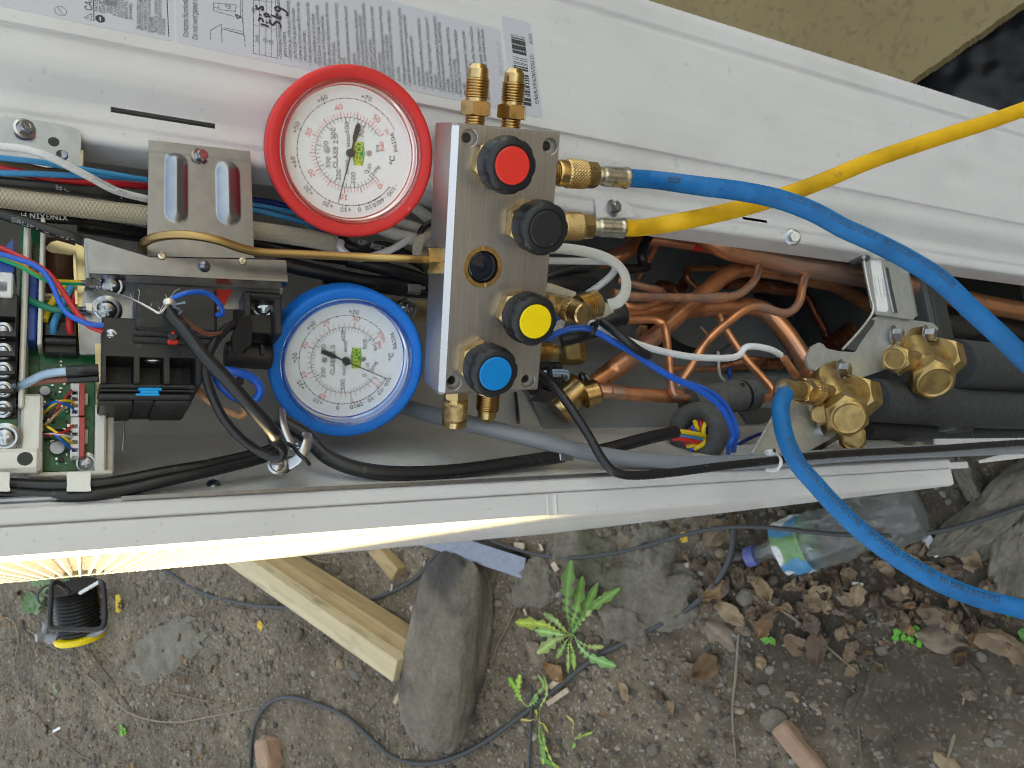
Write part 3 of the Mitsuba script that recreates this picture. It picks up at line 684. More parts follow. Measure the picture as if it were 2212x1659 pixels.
# flare fittings on top
def fitting(base, axis, spec, name='flare_fitting', label=None, rot=.2):
    """spec: list of (kind, length, radius)"""
    fk_ = numbered(man + '__' + name); s = 0; metal = []
    z = nz(axis)
    for kind, ln, r in spec:
        o = base + z * s
        if kind == 'hex': metal.append(hexnut(frame(o, z, BN * math.cos(rot) + np.cross(z, BN) * math.sin(rot)), r, ln, .1))
        elif kind == 'thread': metal.append(lathe([(0, 0)] + thread(0, ln, r, .00135, .13) + [(ln, 0)], o, axis=z, n=40))
        elif kind == 'cone': metal.append(lathe([(0, 0), (0, r), (ln * .62, r), (ln * .66, r * .97), (ln, r * .62), (ln, r * .34), (ln * .6, r * .3), (ln * .6, 0)], o, axis=z, n=40))
        elif kind == 'cyl': metal.append(lathe([(0, 0), (0, r * .96), (ln * .06, r), (ln * .94, r), (ln, r * .96), (ln, 0)], o, axis=z, n=40))
        elif kind == 'knurl':
            pr, fn = knurl(r, 0, ln, z); metal.append(lathe(pr, o, axis=z, n=156, fn=fn))
        s += ln
    put(fk_, metal, 'm_brass', 35)
    if label: labels[fk_] = {'label': label}
    return fk_
for (x, y) in ((1026, 263), (1103, 273)):
    a, b = L(x, y, -.015)
    fitting(W(a, BH / 2 - .001, -.015), BB + .02 * BN, [('thread', .0060, .0055), ('hex', .0070, .0084), ('cyl', .0018, .0058), ('thread', .0098, .0064), ('cone', .0068, .0055)], rot=.5)
a, b = L(985, 851, -.013)
fitting(W(a, -BH / 2 + .0005, -.013), -BB, [('hex', .0068, .0074), ('cyl', .0012, .0066), ('knurl', .0122, .0074), ('cyl', .0034, .0073)], label='knurled brass cap under the block')
a, b = L(1055, 851, -.013)
fitting(W(a, -BH / 2 + .0005, -.013), -BB, [('hex', .0052, .0076), ('thread', .0104, .0068), ('cone', .0066, .0056)])
a, b = L(1172, 760, -.013)
fitting(W(BW / 2 - .0005, b, -.013), BA, [('hex', .0036, .0066), ('thread', .0090, .0060), ('cone', .0062, .0049)])
# service port with a knurled cap
a, b = L(1190, 657, -.014)
po = W(BW / 2, b, -.014)
pk = fitting(po, BA + .0 * BB, [('cyl', .006, .0062), ('hex', .005, .0074)], name='service_port', rot=.1, label='brass service port with a knurled cap facing out')
pc = BC + BA * (L(1240, 668, -.014)[0]) + BB * L(1240, 668, -.014)[1] + BN * -.014
body = [lathe([(0, 0), (0, .0062), (.012, .0062), (.012, 0)], po + BA * .010, axis=pc - po, n=32)]
ax = nz(W(*L(1255, 678, .004), .004) - W(*L(1222, 668, -.010), -.010))
pr, fn = knurl(.0072, 0, .0085, ax)
o = W(*L(1222, 667, -.012), -.012)
body.append(lathe(pr, o, axis=ax, n=156, fn=fn))
body.append(lathe([(0, 0), (0, .0066), (.0085, .0066), (.0095, .0058), (.0096, 0)], o + ax * .008, axis=ax, n=44))
put(pk + '__cap', body, 'm_brass', 35)
t0, t1 = W(*L(1250, 668, -.016), -.016), W(*L(1291, 654, -.018), -.018); az = nz(t1 - t0)
ln = np.linalg.norm(t1 - t0)
put(pk + '__thread', lathe([(0, 0)] + thread(0, ln * .62, .0086, .0016, .11) + [(ln * .64, .0084), (ln * .95, .0084), (ln, .0072), (ln, .003), (ln * .8, .003), (ln * .8, 0)], t0, axis=az, n=44), 'm_brass', 35)
# hanging hook: a nut and a long bent brass rod
a, b = L(922, 561, -.013)
ho = W(-BW / 2 - .0075, b, -.013)
hk = part(man, 'hanging_hook', hexnut(frame(ho, BA, BN), .0078, .0078, .1), 'm_brass', 20, label='bent brass rod that hooks the manifold to the bracket')
hook = np.vstack([[ho + BA * .002], zd('O', [(880, 559, .418), (780, 555, .412), (650, 549, .400), (560, 544.5, .391), (520, 536, .386), (470, 519, .380), (420, 509.5, .376), (375, 507.5, .374), (335, 513, .374), (312, 524, .377), (308, 535, .382), (317, 541, .388), (330, 543, .396)])])
hm, huv = tube(hook, .0022, 16)
put(hk + '__rod', hm, 'm_rod_brass', True)

# gauges
def gauge(cen, nn, rad, bootmat, name_label, spec, lugs):
    c = EYE + R @ np.array(cen); n = BN * 0 + R @ nz(nn)
    up = BA * -1 ; up = nz(up - n * (up @ n))         # the dial's top points left in the photograph (up in the world)
    rt = nz(np.cross(up, n))                          # the dial's right
    M = np.eye(4); M[:3, 0], M[:3, 1], M[:3, 2], M[:3, 3] = rt, up, n, c
    gk_ = numbered(man + '__gauge')
    R0 = rad
    prof = [(-.032, 0), (-.032, R0 * .72), (-.029, R0 * .93), (-.02, R0 * .985), (-.006, R0), (-.0012, R0), (.0002, R0 * .993), (.0010, R0 * .975), (.0013, R0 * .95), (.0010, R0 * .885), (.0002, R0 * .862), (-.0012, R0 * .855), (-.0125, R0 * .852), (-.0125, R0 * .6)]
    put(gk_, lathe(prof, c, axis=n, n=96), bootmat, 35)
    labels[gk_] = {'label': name_label}
    Rd = R0 * .78; zd_ = -.0085
    put(gk_ + '__dial', lathe([(zd_ - .001, Rd), (zd_, Rd), (zd_, 0)], c, axis=n, n=72), 'm_dial_white', 30)
    # metal case wall seen between dial and rim
    put(gk_ + '__case', lathe([(zd_ - .0025, R0 * .853), (zd_ - .0022, R0 * .80), (zd_ - .0012, R0 * .775)], c, axis=n, n=72), bootmat, 30)
    # the clear cover: a flat window with a bevelled, grooved rim
    put(gk_ + '__lens', lathe([(zd_ + .0008, R0 * .79), (zd_ + .0008, R0 * .846), (-.0030, R0 * .848), (-.0026, R0 * .840), (-.0016, R0 * .840), (-.0012, R0 * .849), (.0006, R0 * .846), (.0014, R0 * .834), (.0014, R0 * .820), (.0006, R0 * .803), (-.0004, R0 * .795), (zd_ + .0008, R0 * .79)], c, axis=n, n=120), 'm_acrylic', 25)
    put(gk_ + '__window', lathe([(-.0006, R0 * .7945), (-.0006, 0)], c, axis=n, n=72), 'm_lens', 25)
    blackp, redp = [], []
    def at_(m, x, y, ang=0, z=.00012):
        Mx = np.eye(4); ca, sa_ = math.cos(ang), math.sin(ang); Mx[:2, :2] = [[ca, -sa_], [sa_, ca]]; Mx[:3, 3] = [x, y, zd_ + z]
        m.apply_transform(M @ Mx); return m
    def pol(r, deg): return r * math.sin(math.radians(deg)), r * math.cos(math.radians(deg))
    def tick(r0, r1, deg, w):
        p0, p1 = pol(r0, deg), pol(r1, deg); return at_(stroke([p0, p1], w), 0, 0)
    U_ = R0 / .044
    rarc = spec['rarc'] * U_
    f = spec['f']                                       # value (bar) -> angle in degrees clockwise from the top
    # red bar scale
    for v in range(spec['lo'], spec['hi'] + 1):
        big = v % 5 == 0 or v in (spec['lo'], spec['hi'])
        redp.append(tick(rarc + .0001, rarc + (.0034 if big else .0026) * U_, f(v), (.00052 if big else .00034) * U_))
        if v in spec['nums']:
            rr_ = rarc + .0054 * U_; x, y = pol(rr_, f(v))
            redp.append(at_(centred(text2d(str(v), (.0026 if v not in (-1, spec['hi']) else .0018) * U_, True)), x, y, -math.radians(f(v)) * 1.0))
    th = [f(spec['lo']) + (f(spec['hi']) - f(spec['lo'])) * k / 80 for k in range(81)]
    blackp.append(at_(stroke([pol(rarc, a) for a in th], .0003 * U_), 0, 0))
    # inner psi scale
    g = lambda psi: f(psi / 14.504)
    for psi in range(0, spec['psimax'] + 1, spec['psistep']):
        big = psi % 100 == 0
        blackp.append(tick(rarc - (.0030 if big else .0020) * U_, rarc, g(psi), (.00046 if big else .00032) * U_))
        if big:
            x, y = pol(rarc - .0052 * U_, g(psi)); blackp.append(at_(centred(text2d(str(psi), .0024 * U_, True)), x, y))
    # outer temperature scale with dots
    rt_ = spec['rt'] * U_
    blackp.append(at_(stroke([pol(rt_, a) for a in np.linspace(spec['temps'][0][1], spec['tend'], 100)], .00028 * U_), 0, 0))
    tv = spec['temps']
    for (v, a), nx in zip(tv, tv[1:] + [(None, spec['tend'] - 8)]):
        x, y = pol(rt_, a); blackp.append(at_(area(sg.Point(0, 0).buffer(.00052 * U_, 6)), x, y))
        x, y = pol(rt_ + .0024 * U_, a); blackp.append(at_(centred(text2d(('+' if v > 0 else '') + str(v), .0023 * U_, True)), x, y, -math.radians(a)))
        for k in range(1, 5):
            x, y = pol(rt_, a + (nx[1] - a) * k / 5); blackp.append(at_(area(sg.Point(0, 0).buffer(.00036 * U_, 5)), x, y))
    for (s, h, x, y, ang, col, bold) in spec['texts']:
        (redp if col == 'r' else blackp).append(at_(centred(text2d(s, h * U_ * 1.06, True)), x * U_, y * U_, math.radians(ang)))
    put(numbered(gk_ + '__print'), blackp, 'm_ink', False)
    put(numbered(gk_ + '__print'), redp, 'm_red_ink', False)
    # maker's badge
    bx, by = spec['badge'][0], spec['badge'][1]
    hexa = [(-.0072, 0), (-.0060, .0027), (.0060, .0027), (.0072, 0), (.0060, -.0027), (-.0060, -.0027)]
    hexa = [(-.0062, .0024), (0, .0034), (.0062, .0024), (.0062, -.0024), (0, -.0034), (-.0062, -.0024)]
    hx = sg.Polygon([(x * U_, y * U_) for x, y in hexa])
    put(numbered(gk_ + '__badge'), [at_(area(hx), bx, by, 0, .00016), at_(area(hx.buffer(-.0010 * U_).difference(hx.buffer(-.00125 * U_))), bx, by, 0, .00003)], 'm_green_ink', False)
    put(gk_ + '__badge_print', [at_(area(hx.buffer(-.00055 * U_)), bx, by, 0, .00022)], 'm_yellow_ink', False)
    put(numbered(gk_ + '__badge'), [at_(area(hx.buffer(-.0008 * U_)), bx, by, 0, .00028)], 'm_green_ink', False)
    put(gk_ + '__badge_name', at_(centred(text2d('REFCO', .0034 * U_, True, .83)), bx, by, 0, .00036), 'm_yellow_ink', False)
    # dial screws and the pointer
    for s in (1, -1):
        x, y = 0.0006 * U_, s * .0112 * U_ + .0010 * U_
        o = (M @ np.array([x, y, zd_, 1]))[:3]
        put(numbered(gk_ + '__screw'), [lathe([(0, .0016 * U_), (.0005, .0016 * U_), (.0008, .0012 * U_), (.0008, 0)], o, axis=n, n=24)], 'm_bright_steel', 25)
    deg = spec['needle']; ca = -math.radians(deg)
    tip = [(-.00035, .0), (-.00016, .026), (0, .0275), (.00016, .026), (.00035, 0), (.0005, -.006), (.0013, -.008), (.0014, -.0145), (.0004, -.0160), (-.0004, -.0160), (-.0014, -.0145), (-.0013, -.008), (-.0005, -.006)]
    pm = trimesh.creation.extrude_polygon(sg.Polygon([(x * U_, y * U_) for x, y in tip]), .0005, engine='earcut')
    Mx = np.eye(4); Mx[:2, :2] = [[math.cos(ca), -math.sin(ca)], [math.sin(ca), math.cos(ca)]]; Mx[2, 3] = zd_ + .0028
    pm.apply_transform(M @ Mx); put(gk_ + '__needle', pm, 'm_needle_black', 20)
    put(gk_ + '__needle_hub', lathe([(0, .0022 * U_), (.0036, .0022 * U_), (.0042, .0018 * U_), (.0045, 0)], c + n * zd_, axis=n, n=32), 'm_needle_black', 35)
    return c, n, up, rt
# the dials' scales, read off the photograph (angle clockwise from the dial's top)
def lin(v0, a0, v1, a1): return lambda v: a0 + (a1 - a0) * (v - v0) / (v1 - v0)
red_spec = dict(lo=-1, hi=54, nums=(-1, 0, 10, 20, 30, 40, 50, 54), f=lin(0, -135, 50, 127), psimax=760, psistep=20, rarc=.0182, rt=.0278, needle=-76, tend=151, badge=(0, -.0047),
                temps=[(-100, -142.6), (-40, -128), (-20, -121), (-10, -112.7), (0, -101), (10, -86.5), (20, -67.5), (30, -43.5), (40, -13), (50, 21), (60, 60.4), (70, 106)],
                texts=[('CLASS 1.0', .0024, .0005, .0078, 0, 'k', False), ('SWISS', .0016, -.0073, .0014, 0, 'k', False), ('MADE', .0016, .0064, .0010, 0, 'k', False), ('R410A', .0022, .0073, -.0240, 16, 'k', False), ('°C', .0028, -.0022, -.0233, 0, 'k', True),
                       ('InHg', .0019, -.0085, -.0143, -35, 'k', False), ('bar', .0024, .0049, -.0172, 10, 'r', True), ('lbs', .0019, .0035, -.0149, 8, 'k', False), ('-30', .0018, -.0071, -.0108, 0, 'k', False)])
blue_spec = dict(lo=-1, hi=36, nums=(-1, 0, 5, 10, 15, 20, 25, 30, 35, 36), f=lin(5, -99, 30, 102.8), psimax=520, psistep=10, rarc=.0198, rt=.0265, needle=-155, tend=147, badge=(.0012, -.0061),
                 temps=[(-100, -153), (-50, -138), (-30, -123.7), (-20, -109.7), (-10, -101.5), (0, -81.4), (10, -57), (20, -28.5), (30, 4.7), (40, 46.4), (50, 98.6)],
                 texts=[('CLASS 1.0', .0024, .0005, .0075, 0, 'k', False), ('SWISS', .0016, -.0050, .0008, 0, 'k', False), ('MADE', .0016, .0082, .0002, 0, 'k', False), ('R410A', .0022, .0112, -.0280, 14, 'k', False), ('°C', .0028, .0015, -.0267, 0, 'k', True),
                        ('InHg', .0019, -.0043, -.0167, -28, 'k', False), ('bar', .0020, .0088, -.0194, 14, 'r', True), ('lbs', .0018, .0070, -.0170, 12, 'k', False), ('-30', .0018, -.0040, -.0127, 0, 'k', False)])
gr = gauge([-0.0840571, -0.12216498, 0.41426706], [0.39310942, 0.27706125, -0.87675655], .044, 'm_red_rubber', 'round gauge in a red rubber boot', red_spec, 0)
gb_ = gauge([-0.09325282, -0.01136647, 0.44645356], [0.38420088, 0.28221707, -0.87905813], .044, 'm_blue_rubber', 'round gauge in a blue rubber boot', blue_spec, 1)
# stems from the gauges into the block
for g_, (x, y), gkey in ((gr, (935, 352), man + '__gauge'), (gb_, (925, 763), man + '__gauge_001')):
    a, b = L(x, y, -.016)
    o = W(-BW / 2 + .001, b, -.016)
    s = thread(0, .006, .0058, .0014, .1)
    dd = g_[0] - g_[1] * .017 - BC; b = dd @ BB; h_ = dd @ BN
    o = BC + BA * (-BW / 2 + .001) + BB * b + BN * min(h_, -.006)
    put(gkey + '__stem', lathe([(0, 0)] + s + [(.0062, .0054), (max(.008, -(dd @ BA) - BW / 2 - .038), .0054), (max(.008, -(dd @ BA) - BW / 2 - .038) + .0001, 0)], o, axis=-BA, n=36), 'm_brass', 35)
# the blue boot's hanging lug
c, n, up, rt = gb_
lug = []
for (x, y) in ((1378 / 2.2, 0),):
    o = D(596, 690, .452)
    lug.append(lathe([(-.011, .009), (-.008, .011), (.003, .011), (.005, .009)], o - n * .012, axis=n, n=28))
put(man + '__gauge_001__lug', mf(MAN.hull_points(np.vstack([D(*p_) - n * e for p_ in ((612, 668, .452), (601, 672, .452), (590, 705, .452), (586, 740, .452), (600, 740, .45), (620, 690, .45)) for e in (.008, .02)]).tolist())), 'm_blue_rubber', 30)

# ------------------------------------------------------------------ hoses
def hose_end(key, o, z, off=0):
    """knurled coupling nut and crimped ferrule, from the block outwards; returns where the hose begins"""
    z = nz(z)
    put(key + '__inlet', [hexnut(frame(o - z * .0005, z), .0062, .0034, .1), lathe([(0, 0)] + thread(0, .008, .0059, .0014, .1) + [(.008, 0)], o + z * .003, axis=z, n=36)], 'm_brass', 35)
    o = o + z * .0072
    ck = key + '__coupling'
    pr, fn = knurl(.0082, .0055, .0185, z, m=34)
    put(ck, [lathe([(0, .0055), (0, .0068), (.0015, .0074), (.0055, .0075), (.0055, .0060)], o, axis=z, n=44), lathe(pr, o, axis=z, n=180, fn=fn)], 'm_brass', 35)
    put(key + '__coupling_hexagon', [hexnut(frame(o + z * .0182, z), .0077, .0068, .1)], 'm_brass', 20)
    f = o + z * .0262
    crimp = lambda th, s: 1 - .05 * (np.cos(8 * th) > .3) * ((s > .004) & (s < .0165))
    put(key + '__ferrule', lathe([(-.0012, .0035), (-.001, .0046), (.0008, .0052), (.0022, .0050), (.0035, .0055), (.005, .0058), (.0162, .0058), (.0176, .0061), (.0192, .0064), (.0198, .0062), (.0198, .0052)], f, axis=z, n=64, fn=crimp), 'm_ferrule', 40)
    return f + z * .018
hr = .0053
a, b = L(1216, 374, -.015); o = W(BW / 2, b, -.015)
bh = thing('blue_hose', 'long blue refrigerant charging hose looping from the manifold to the brass service valve', 'hose')
d0 = nz(D(1364, 385, depth(o) + .022) - o)
hs = hose_end(bh, o, d0)
up_pts = np.vstack([[hs, hs + d0 * .02], zd('O', [(1520, 403, .433), (1600, 413, .430), (1681, 430, .427), (1755, 457, .424), (1824, 494, .421), (1882, 520, .419), (1955, 557, .417), (2028, 603, .416), (2098, 668, .415), (2160, 725, .414), (2212, 775, .413)])])
lower = zd('O', [(2260, 1335, .425), (2212, 1317, .427), (2111, 1291, .431), (2037, 1262, .435), (1963, 1221, .440), (1907, 1183.6, .444), (1851, 1139, .450), (1799, 1088, .456), (1762, 1047, .462), (1724, 1003, .468), (1698, 950, .475), (1687, 900, .481), (1688, 868, .486), (1697, 850, .492)])
loop = zd('O', [(2290, 850, .412), (2390, 980, .412), (2440, 1130, .414), (2390, 1290, .418), (2310, 1335, .423)])
bline = spline(np.vstack([up_pts, loop, lower]), 10)
bm, buv = tube(bline, hr, 20, raw=True)
put(bh + '__rubber', bm, 'm_blue_hose', True, uv=buv)
s_up = 'REFRIGERATION CHARGING LINE - WORKING PRESSURE  60 BAR / 870 PSI'
rev = bline[::-1]
dr_ = np.r_[0, np.cumsum(np.linalg.norm(np.diff(rev, axis=0), axis=1))]
def arc_at(line_, p_):
    d_ = np.r_[0, np.cumsum(np.linalg.norm(np.diff(line_, axis=0), axis=1))]
    return d_[np.argmin(np.linalg.norm(line_ - p_, axis=1))]
view = lambda p_: nz(EYE - p_)
prints = []
# upper run: reads upside down, from the right end back towards the manifold
pA, pB = D(2046, 622, .416), D(1695, 428, .427)
upper = rev[:]
sA, sB = arc_at(upper, pA), arc_at(upper, pB)
side = nz(view((pA + pB) / 2) + .55 * R @ np.array([.3, -1, 0]))
w0 = text2d(s_up, 1.0, False).bounds[1][0]
hts = .0036
prints.append(wrap_text(s_up, upper, hr, sA, hts, side, False, (sB - sA) / (w0 * hts))[0])
pC, pD = D(1404, 389, .431), D(1368, 385, .431)
sC = arc_at(upper, pC)
prints.append(wrap_text('REFR', upper, hr, sC, hts, nz(view(pC) + .2 * R @ np.array([0, -1, 0])), True, .9)[0])
# lower run: reads down the curve
fwd = rev
pE, pF = D(1706, 945, .474), D(2152, 1303, .430)
low = rev
sE, sF = arc_at(low, pE), arc_at(low, pF)
side = nz(view(D(1850, 1140, .45)) + .55 * R @ np.array([.6, -.8, 0]))
if sE < sF:
    prints.append(wrap_text(s_up, low, hr, sE, hts, side, False, (sF - sE) / (w0 * hts))[0])
put(bh + '__print', prints, 'm_ink', False)
a, b = L(1216, 489, -.015); o = W(BW / 2, b, -.015)
yh = thing('yellow_hose', 'yellow charging hose crossing behind the blue hose to the upper right', 'hose')
d0 = nz(D(1352, 492, depth(o) + .020) - o)
hs = hose_end(yh, o, d0)
yline = spline(np.vstack([[hs, hs + d0 * .012], zd('O', [(1450, 482, .446), (1549, 462, .455), (1648, 437, .466), (1764, 396, .478), (1888, 345, .490), (2030, 297, .505), (2130, 265, .515), (2212, 236, .524), (2330, 190, .54), (2500, 140, .57), (2700, 140, .62)])]), 10)
ym, yuv = tube(yline, .0050, 20, raw=True)
put(yh + '__rubber', ym, 'm_yellow_hose', True, uv=yuv)
yr = yline
pq = D(1795, 381, .480); sq = arc_at(yr, pq)
put(yh + '__print', wrap_text('3158', yr, .0050, sq, .0022, view(pq), False, .9)[0], 'm_brown_wire', False)

# ------------------------------------------------------------------ brackets, control boards and wiring at the top of the bay (left in the photograph)
def rad(p, rpx): return rpx * mpp(p)
def tz(z, pts, rpx, n=14, sub=8, flat=None):
    q = zp(z, pts); return tube(q, rpx * ZC[z][2] * mpp(q[len(q) // 2]), n, sub, flat=flat)
def cable(name, label, z, pts, rpx, m, cat='cable', group=None, n=14, flat=None, sub=8):
    k = thing(name, label, cat, group); mm, uv = tz(z, pts, rpx, n, sub, flat)
    put(k, mm, m, True, uv=uv); return k
def upart(name, mesh, m, smooth=30, label=None, **kw): return part(unit, name, mesh, m, smooth, label, **kw)
def bolt(parent, o, z, r, name='bolt', mat_='m_bright_steel', hexa=True):
    k = numbered(parent + '__' + name); z = nz(z)
    ms = [lathe([(0, 0), (0, r * 1.45), (r * .16, r * 1.5), (r * .3, r * 1.2), (r * .3, 0)], o, axis=z, n=28)]
    if hexa:
        h = hexnut(np.eye(4), r, r * 1.15, .14)
        h = trimesh.Trimesh(h.vertices, h.faces, process=False); h.apply_transform(frame(o + z * r * .25, z, [.2, .3, 1])); ms.append(h)
        ms.append(lathe([(0, r * .55), (r * .05, r * .5), (-r * .1, 0)], o + z * r * 1.38, axis=z, n=4))
    else:
        cr = MAN.revolve(CS([[[0, -.1 * r], [r, -.1 * r], [r, r * .18], [r * .8, r * .42], [r * .4, r * .58], [0, r * .62]]]), 32)
        for a_ in (0, 90): cr = cr - MAN.cube([r * 1.1, r * .26, r * .5], True).rotate([0, 0, a_ + 20]).translate([0, 0, r * .62])
        h = mf(cr); h.apply_transform(frame(o + z * r * .2, z, [.2, .3, 1])); ms.append(h)
    put(k, ms, mat_, 25); return k
OUT = np.array([0, -1.0, 0])
TILT = nz([-.25, -1, .15])

# hook bracket: a plate with two pressed ribs, over a channel
def ribbed(z, quad, w, ribs, nu=90, nv=60, amp=.0022):
    c = [P(*px(z, *p), w) for p in quad]                       # TL TR BR BL
    u, v = np.meshgrid(np.linspace(0, 1, nu), np.linspace(0, 1, nv), indexing='ij')
    q = ((1 - u) * (1 - v))[..., None] * c[0] + (u * (1 - v))[..., None] * c[1] + (u * v)[..., None] * c[2] + ((1 - u) * v)[..., None] * c[3]
    h = np.zeros_like(u)
    for (u0, u1, v0, v1) in ribs:
        du = np.abs(u - (u0 + u1) / 2) / ((u1 - u0) / 2); r_ = (u1 - u0) / 2
        dv = np.maximum(np.maximum(v0 + r_ * .8 - v, v - (v1 - r_ * .8)) / (r_ * .8), 0)
        d_ = np.hypot(du, dv); h = np.maximum(h, np.clip(1 - d_, 0, 1) ** .6)
    fold = np.clip((.13 - v) / .05, 0, 1)
    q = q + OUT * (amp * h + .0015 * (1 - fold))[..., None]
    V = np.vstack([q.reshape(-1, 3), (q - OUT * .0013).reshape(-1, 3)])
    i, j = np.meshgrid(np.arange(nu - 1), np.arange(nv - 1), indexing='ij')
    s = np.stack([i * nv + j, (i + 1) * nv + j, (i + 1) * nv + j + 1, i * nv + j + 1], -1).reshape(-1, 4)
    f = np.vstack([s, s[:, ::-1] + nu * nv])
    rim = np.r_[np.arange(nu) * nv, (nu - 1) * nv + np.arange(nv), (np.arange(nu) * nv + nv - 1)[::-1], np.arange(nv)[::-1]]
    a_, b_ = rim[:-1], rim[1:]
    f = np.vstack([f, np.stack([a_, a_ + nu * nv, b_ + nu * nv, b_], 1)])
    return trimesh.Trimesh(V, np.vstack([f[:, [0, 1, 2]], f[:, [0, 2, 3]]]), process=False)
upart('hook_bracket', ribbed('O', [(321, 302), (540, 327), (548, 560), (317, 556)], -.004, [(.16, .36, .11, .70), (.65, .87, .14, .70)]), 'm_zinc', 40, label='grey zinc bracket plate with two pressed ribs and a bolt')
bolt(unit + '__hook_bracket', P(430, 338, -.0055), nz([-.1, -1, -.45]), .0030)
# the channel beneath it: a front web and a lower lip that folds back
upart('control_channel', [plate('O', [(187, 514), (325, 556), (618, 562), (622, 606), (400, 597), (192, 590)], -.010, .0014, .0006),
                          bent('O', [(192, 590.5, -.010), (622, 606.5, -.010), (618, 618, .002), (600, 628, .012), (196, 606, .012)], .0012)], 'm_zinc', 25, label='grey zinc channel running under the hook bracket')
upart('control_wall', [plate('O', [(186, 598), (612, 622), (600, 668), (455, 668), (440, 760), (172, 766), (170, 690), (180, 640)], .010, .0014, .0008), plate('O', [(181, 515), (190, 515), (196, 600), (186, 600)], -.006, .012)], 'm_zinc', 25)
for (x, y) in ((350, 552), (525, 564)):
    upart('spot_weld', lathe([(0, .0020), (.0004, .0019), (.0006, .0012), (.0004, 0)], P(x, y, -.0105 if x > 400 else -.0105), axis=OUT, n=20), 'm_copper_dull' if 'm_copper_dull' in scene else 'm_ferrule', 30)
upart('rivet', lathe([(0, .0029), (.0008, .0028), (.002, .0017), (.0024, 0)], P(441, 576, -.0102), axis=TILT, n=24), 'm_zinc', 60)
bolt(unit, P(239, 616, .009), nz([-.55, -1, .1]), .0044, 'earth_screw', hexa=False)
bolt(unit, P(231, 668, .009), nz([-.55, -1, .1]), .0046, 'earth_screw', hexa=False)
# second bracket at the far left, with bolt and holes
upart('corner_bracket', plate('Z1', [(-200, 838), (180, 858), (500, 915), (580, 945), (590, 1010), (585, 1100), (600, 1215), (330, 1215), (-200, 1090)], -.002, .0016, .002), 'm_zinc', 25, label='grey zinc bracket with a hex bolt at the top corner')
bolt(unit + '__corner_bracket', P(53, 279, -.003), nz([-.05, -1, -.35]), .0033)
put(unit + '__corner_bracket__hole', lathe([(0, .0024), (.0003, .0022), (.0003, 0)], P(116, 306, -.0022), axis=OUT, n=24), 'm_dark_cavity', 30)
put(unit + '__corner_bracket__dimple', lathe([(0, .0026), (.0005, .0022), (-.0002, .001), (-.0004, 0)], P(134, 334, -.0025), axis=OUT, n=24), 'm_zinc', 60)
upart('side_bracket', [plate('O', [(0, 335), (170, 325), (172, 395), (0, 420)], .03, .0015), zbox('O', 172, 322, 181, 365, .002, .03)], 'm_gilt', 25)

# ---- contactor
ctr = thing('contactor', 'black plastic contactor with two square recesses under the zinc channel', 'contactor')
lower = MAN.cube([1, 1, 1])
def zman(z, x0, y0, x1, y1, yf, yb, c=.0006):
    m = zbox(z, x0, y0, x1, y1, yf, yb, c); return MAN(manifold3d.Mesh(vert_properties=np.array(m.vertices, np.float32), tri_verts=np.array(m.faces, np.uint32)))
body = zman('Z5', 510, 582, 1015, 905, -.016, .03)
for r_ in ((536, 728, 682, 886), (710, 735, 838, 925), (866, 738, 1003, 888)): body = body - zman('Z5', *r_, -.03, .004, .0002)
put(ctr + '__housing', mf(body), 'm_black_plastic', 20)
put(ctr + '__upper_housing', zbox('Z5', 684, 412, 1092, 642, -.022, .02, .0015), 'm_black_plastic', 20)
put(ctr + '__step', [zbox('Z5', 672, 640, 1080, 668, -.0200, .02), zbox('Z5', 668, 668, 1075, 704, -.0180, .02)], 'm_black_plastic', 20)
put(ctr + '__rail', zbox('Z5', 498, 905, 985, 930, -.0135, .03), 'm_black_plastic', 20)
put(ctr + '__rail_001', zbox('Z5', 490, 932, 978, 950, -.0125, .03), 'm_black_plastic', 20)
put(ctr + '__rail_002', zbox('Z5', 492, 954, 962, 984, -.0140, .03), 'm_black_plastic', 20)
put(ctr + '__rail_003', [zbox('Z5', 492, 984, 672, 1012, -.0115, .03), zbox('Z5', 775, 984, 962, 1012, -.0115, .03), zbox('Z5', 672, 984, 775, 1003, -.0115, .03)], 'm_black_plastic', 20)
put(ctr + '__clip', [zbox('Z5', 695, 926, 815, 940, -.0152, -.012), zbox('Z5', 706, 938, 800, 956, -.0152, -.012), zbox('Z5', 682, 954, 803, 966, -.0150, -.012)], 'm_clip_blue', 20); labels[ctr + '__clip'] = {'label': 'bright blue clip'}
put(ctr + '__tag', zbox('Z5', 842, 682, 897, 702, -.0196, -.016), 'm_tag_red', 20); labels[ctr + '__tag'] = {'label': 'small red tag'}
put(ctr + '__tag_001', zbox('Z5', 862, 642, 880, 655, -.0212, -.018), 'm_tag_red', 20)
put(ctr + '__oval_hole', lathe([(0, .0020), (.0002, .0020), (.0002, 0)], P(*px('Z5', 866, 668), -.0203), axis=OUT, n=28), 'm_dark_cavity', 20)
bolt(ctr, P(329, 760, -.012), nz([-.5, -1, .1]), .0036, 'terminal_screw', hexa=False)
bolt(ctr, P(240, 725, -.015), nz([-.4, -1, .1]), .002, 'terminal_screw', hexa=False)
put(ctr + '__terminal_sleeve', tz('Z5', [(508, 605, -.022), (560, 608, -.022), (640, 618, -.020), (690, 622, -.016)], 30, 16)[0], 'm_black_rubber', True)
put(ctr + '__terminal_sleeve_001', tz('Z5', [(508, 640, -.019), (570, 640, -.019), (680, 640, -.016)], 26, 16)[0], 'm_black_rubber', True)
upart('warning_tag', plate('V4', [(1385, 105), (1570, 112), (1475, 285), (1385, 290)], .0095, .0003), 'm_tag_red', 20, label='red warning tag behind the contactor')

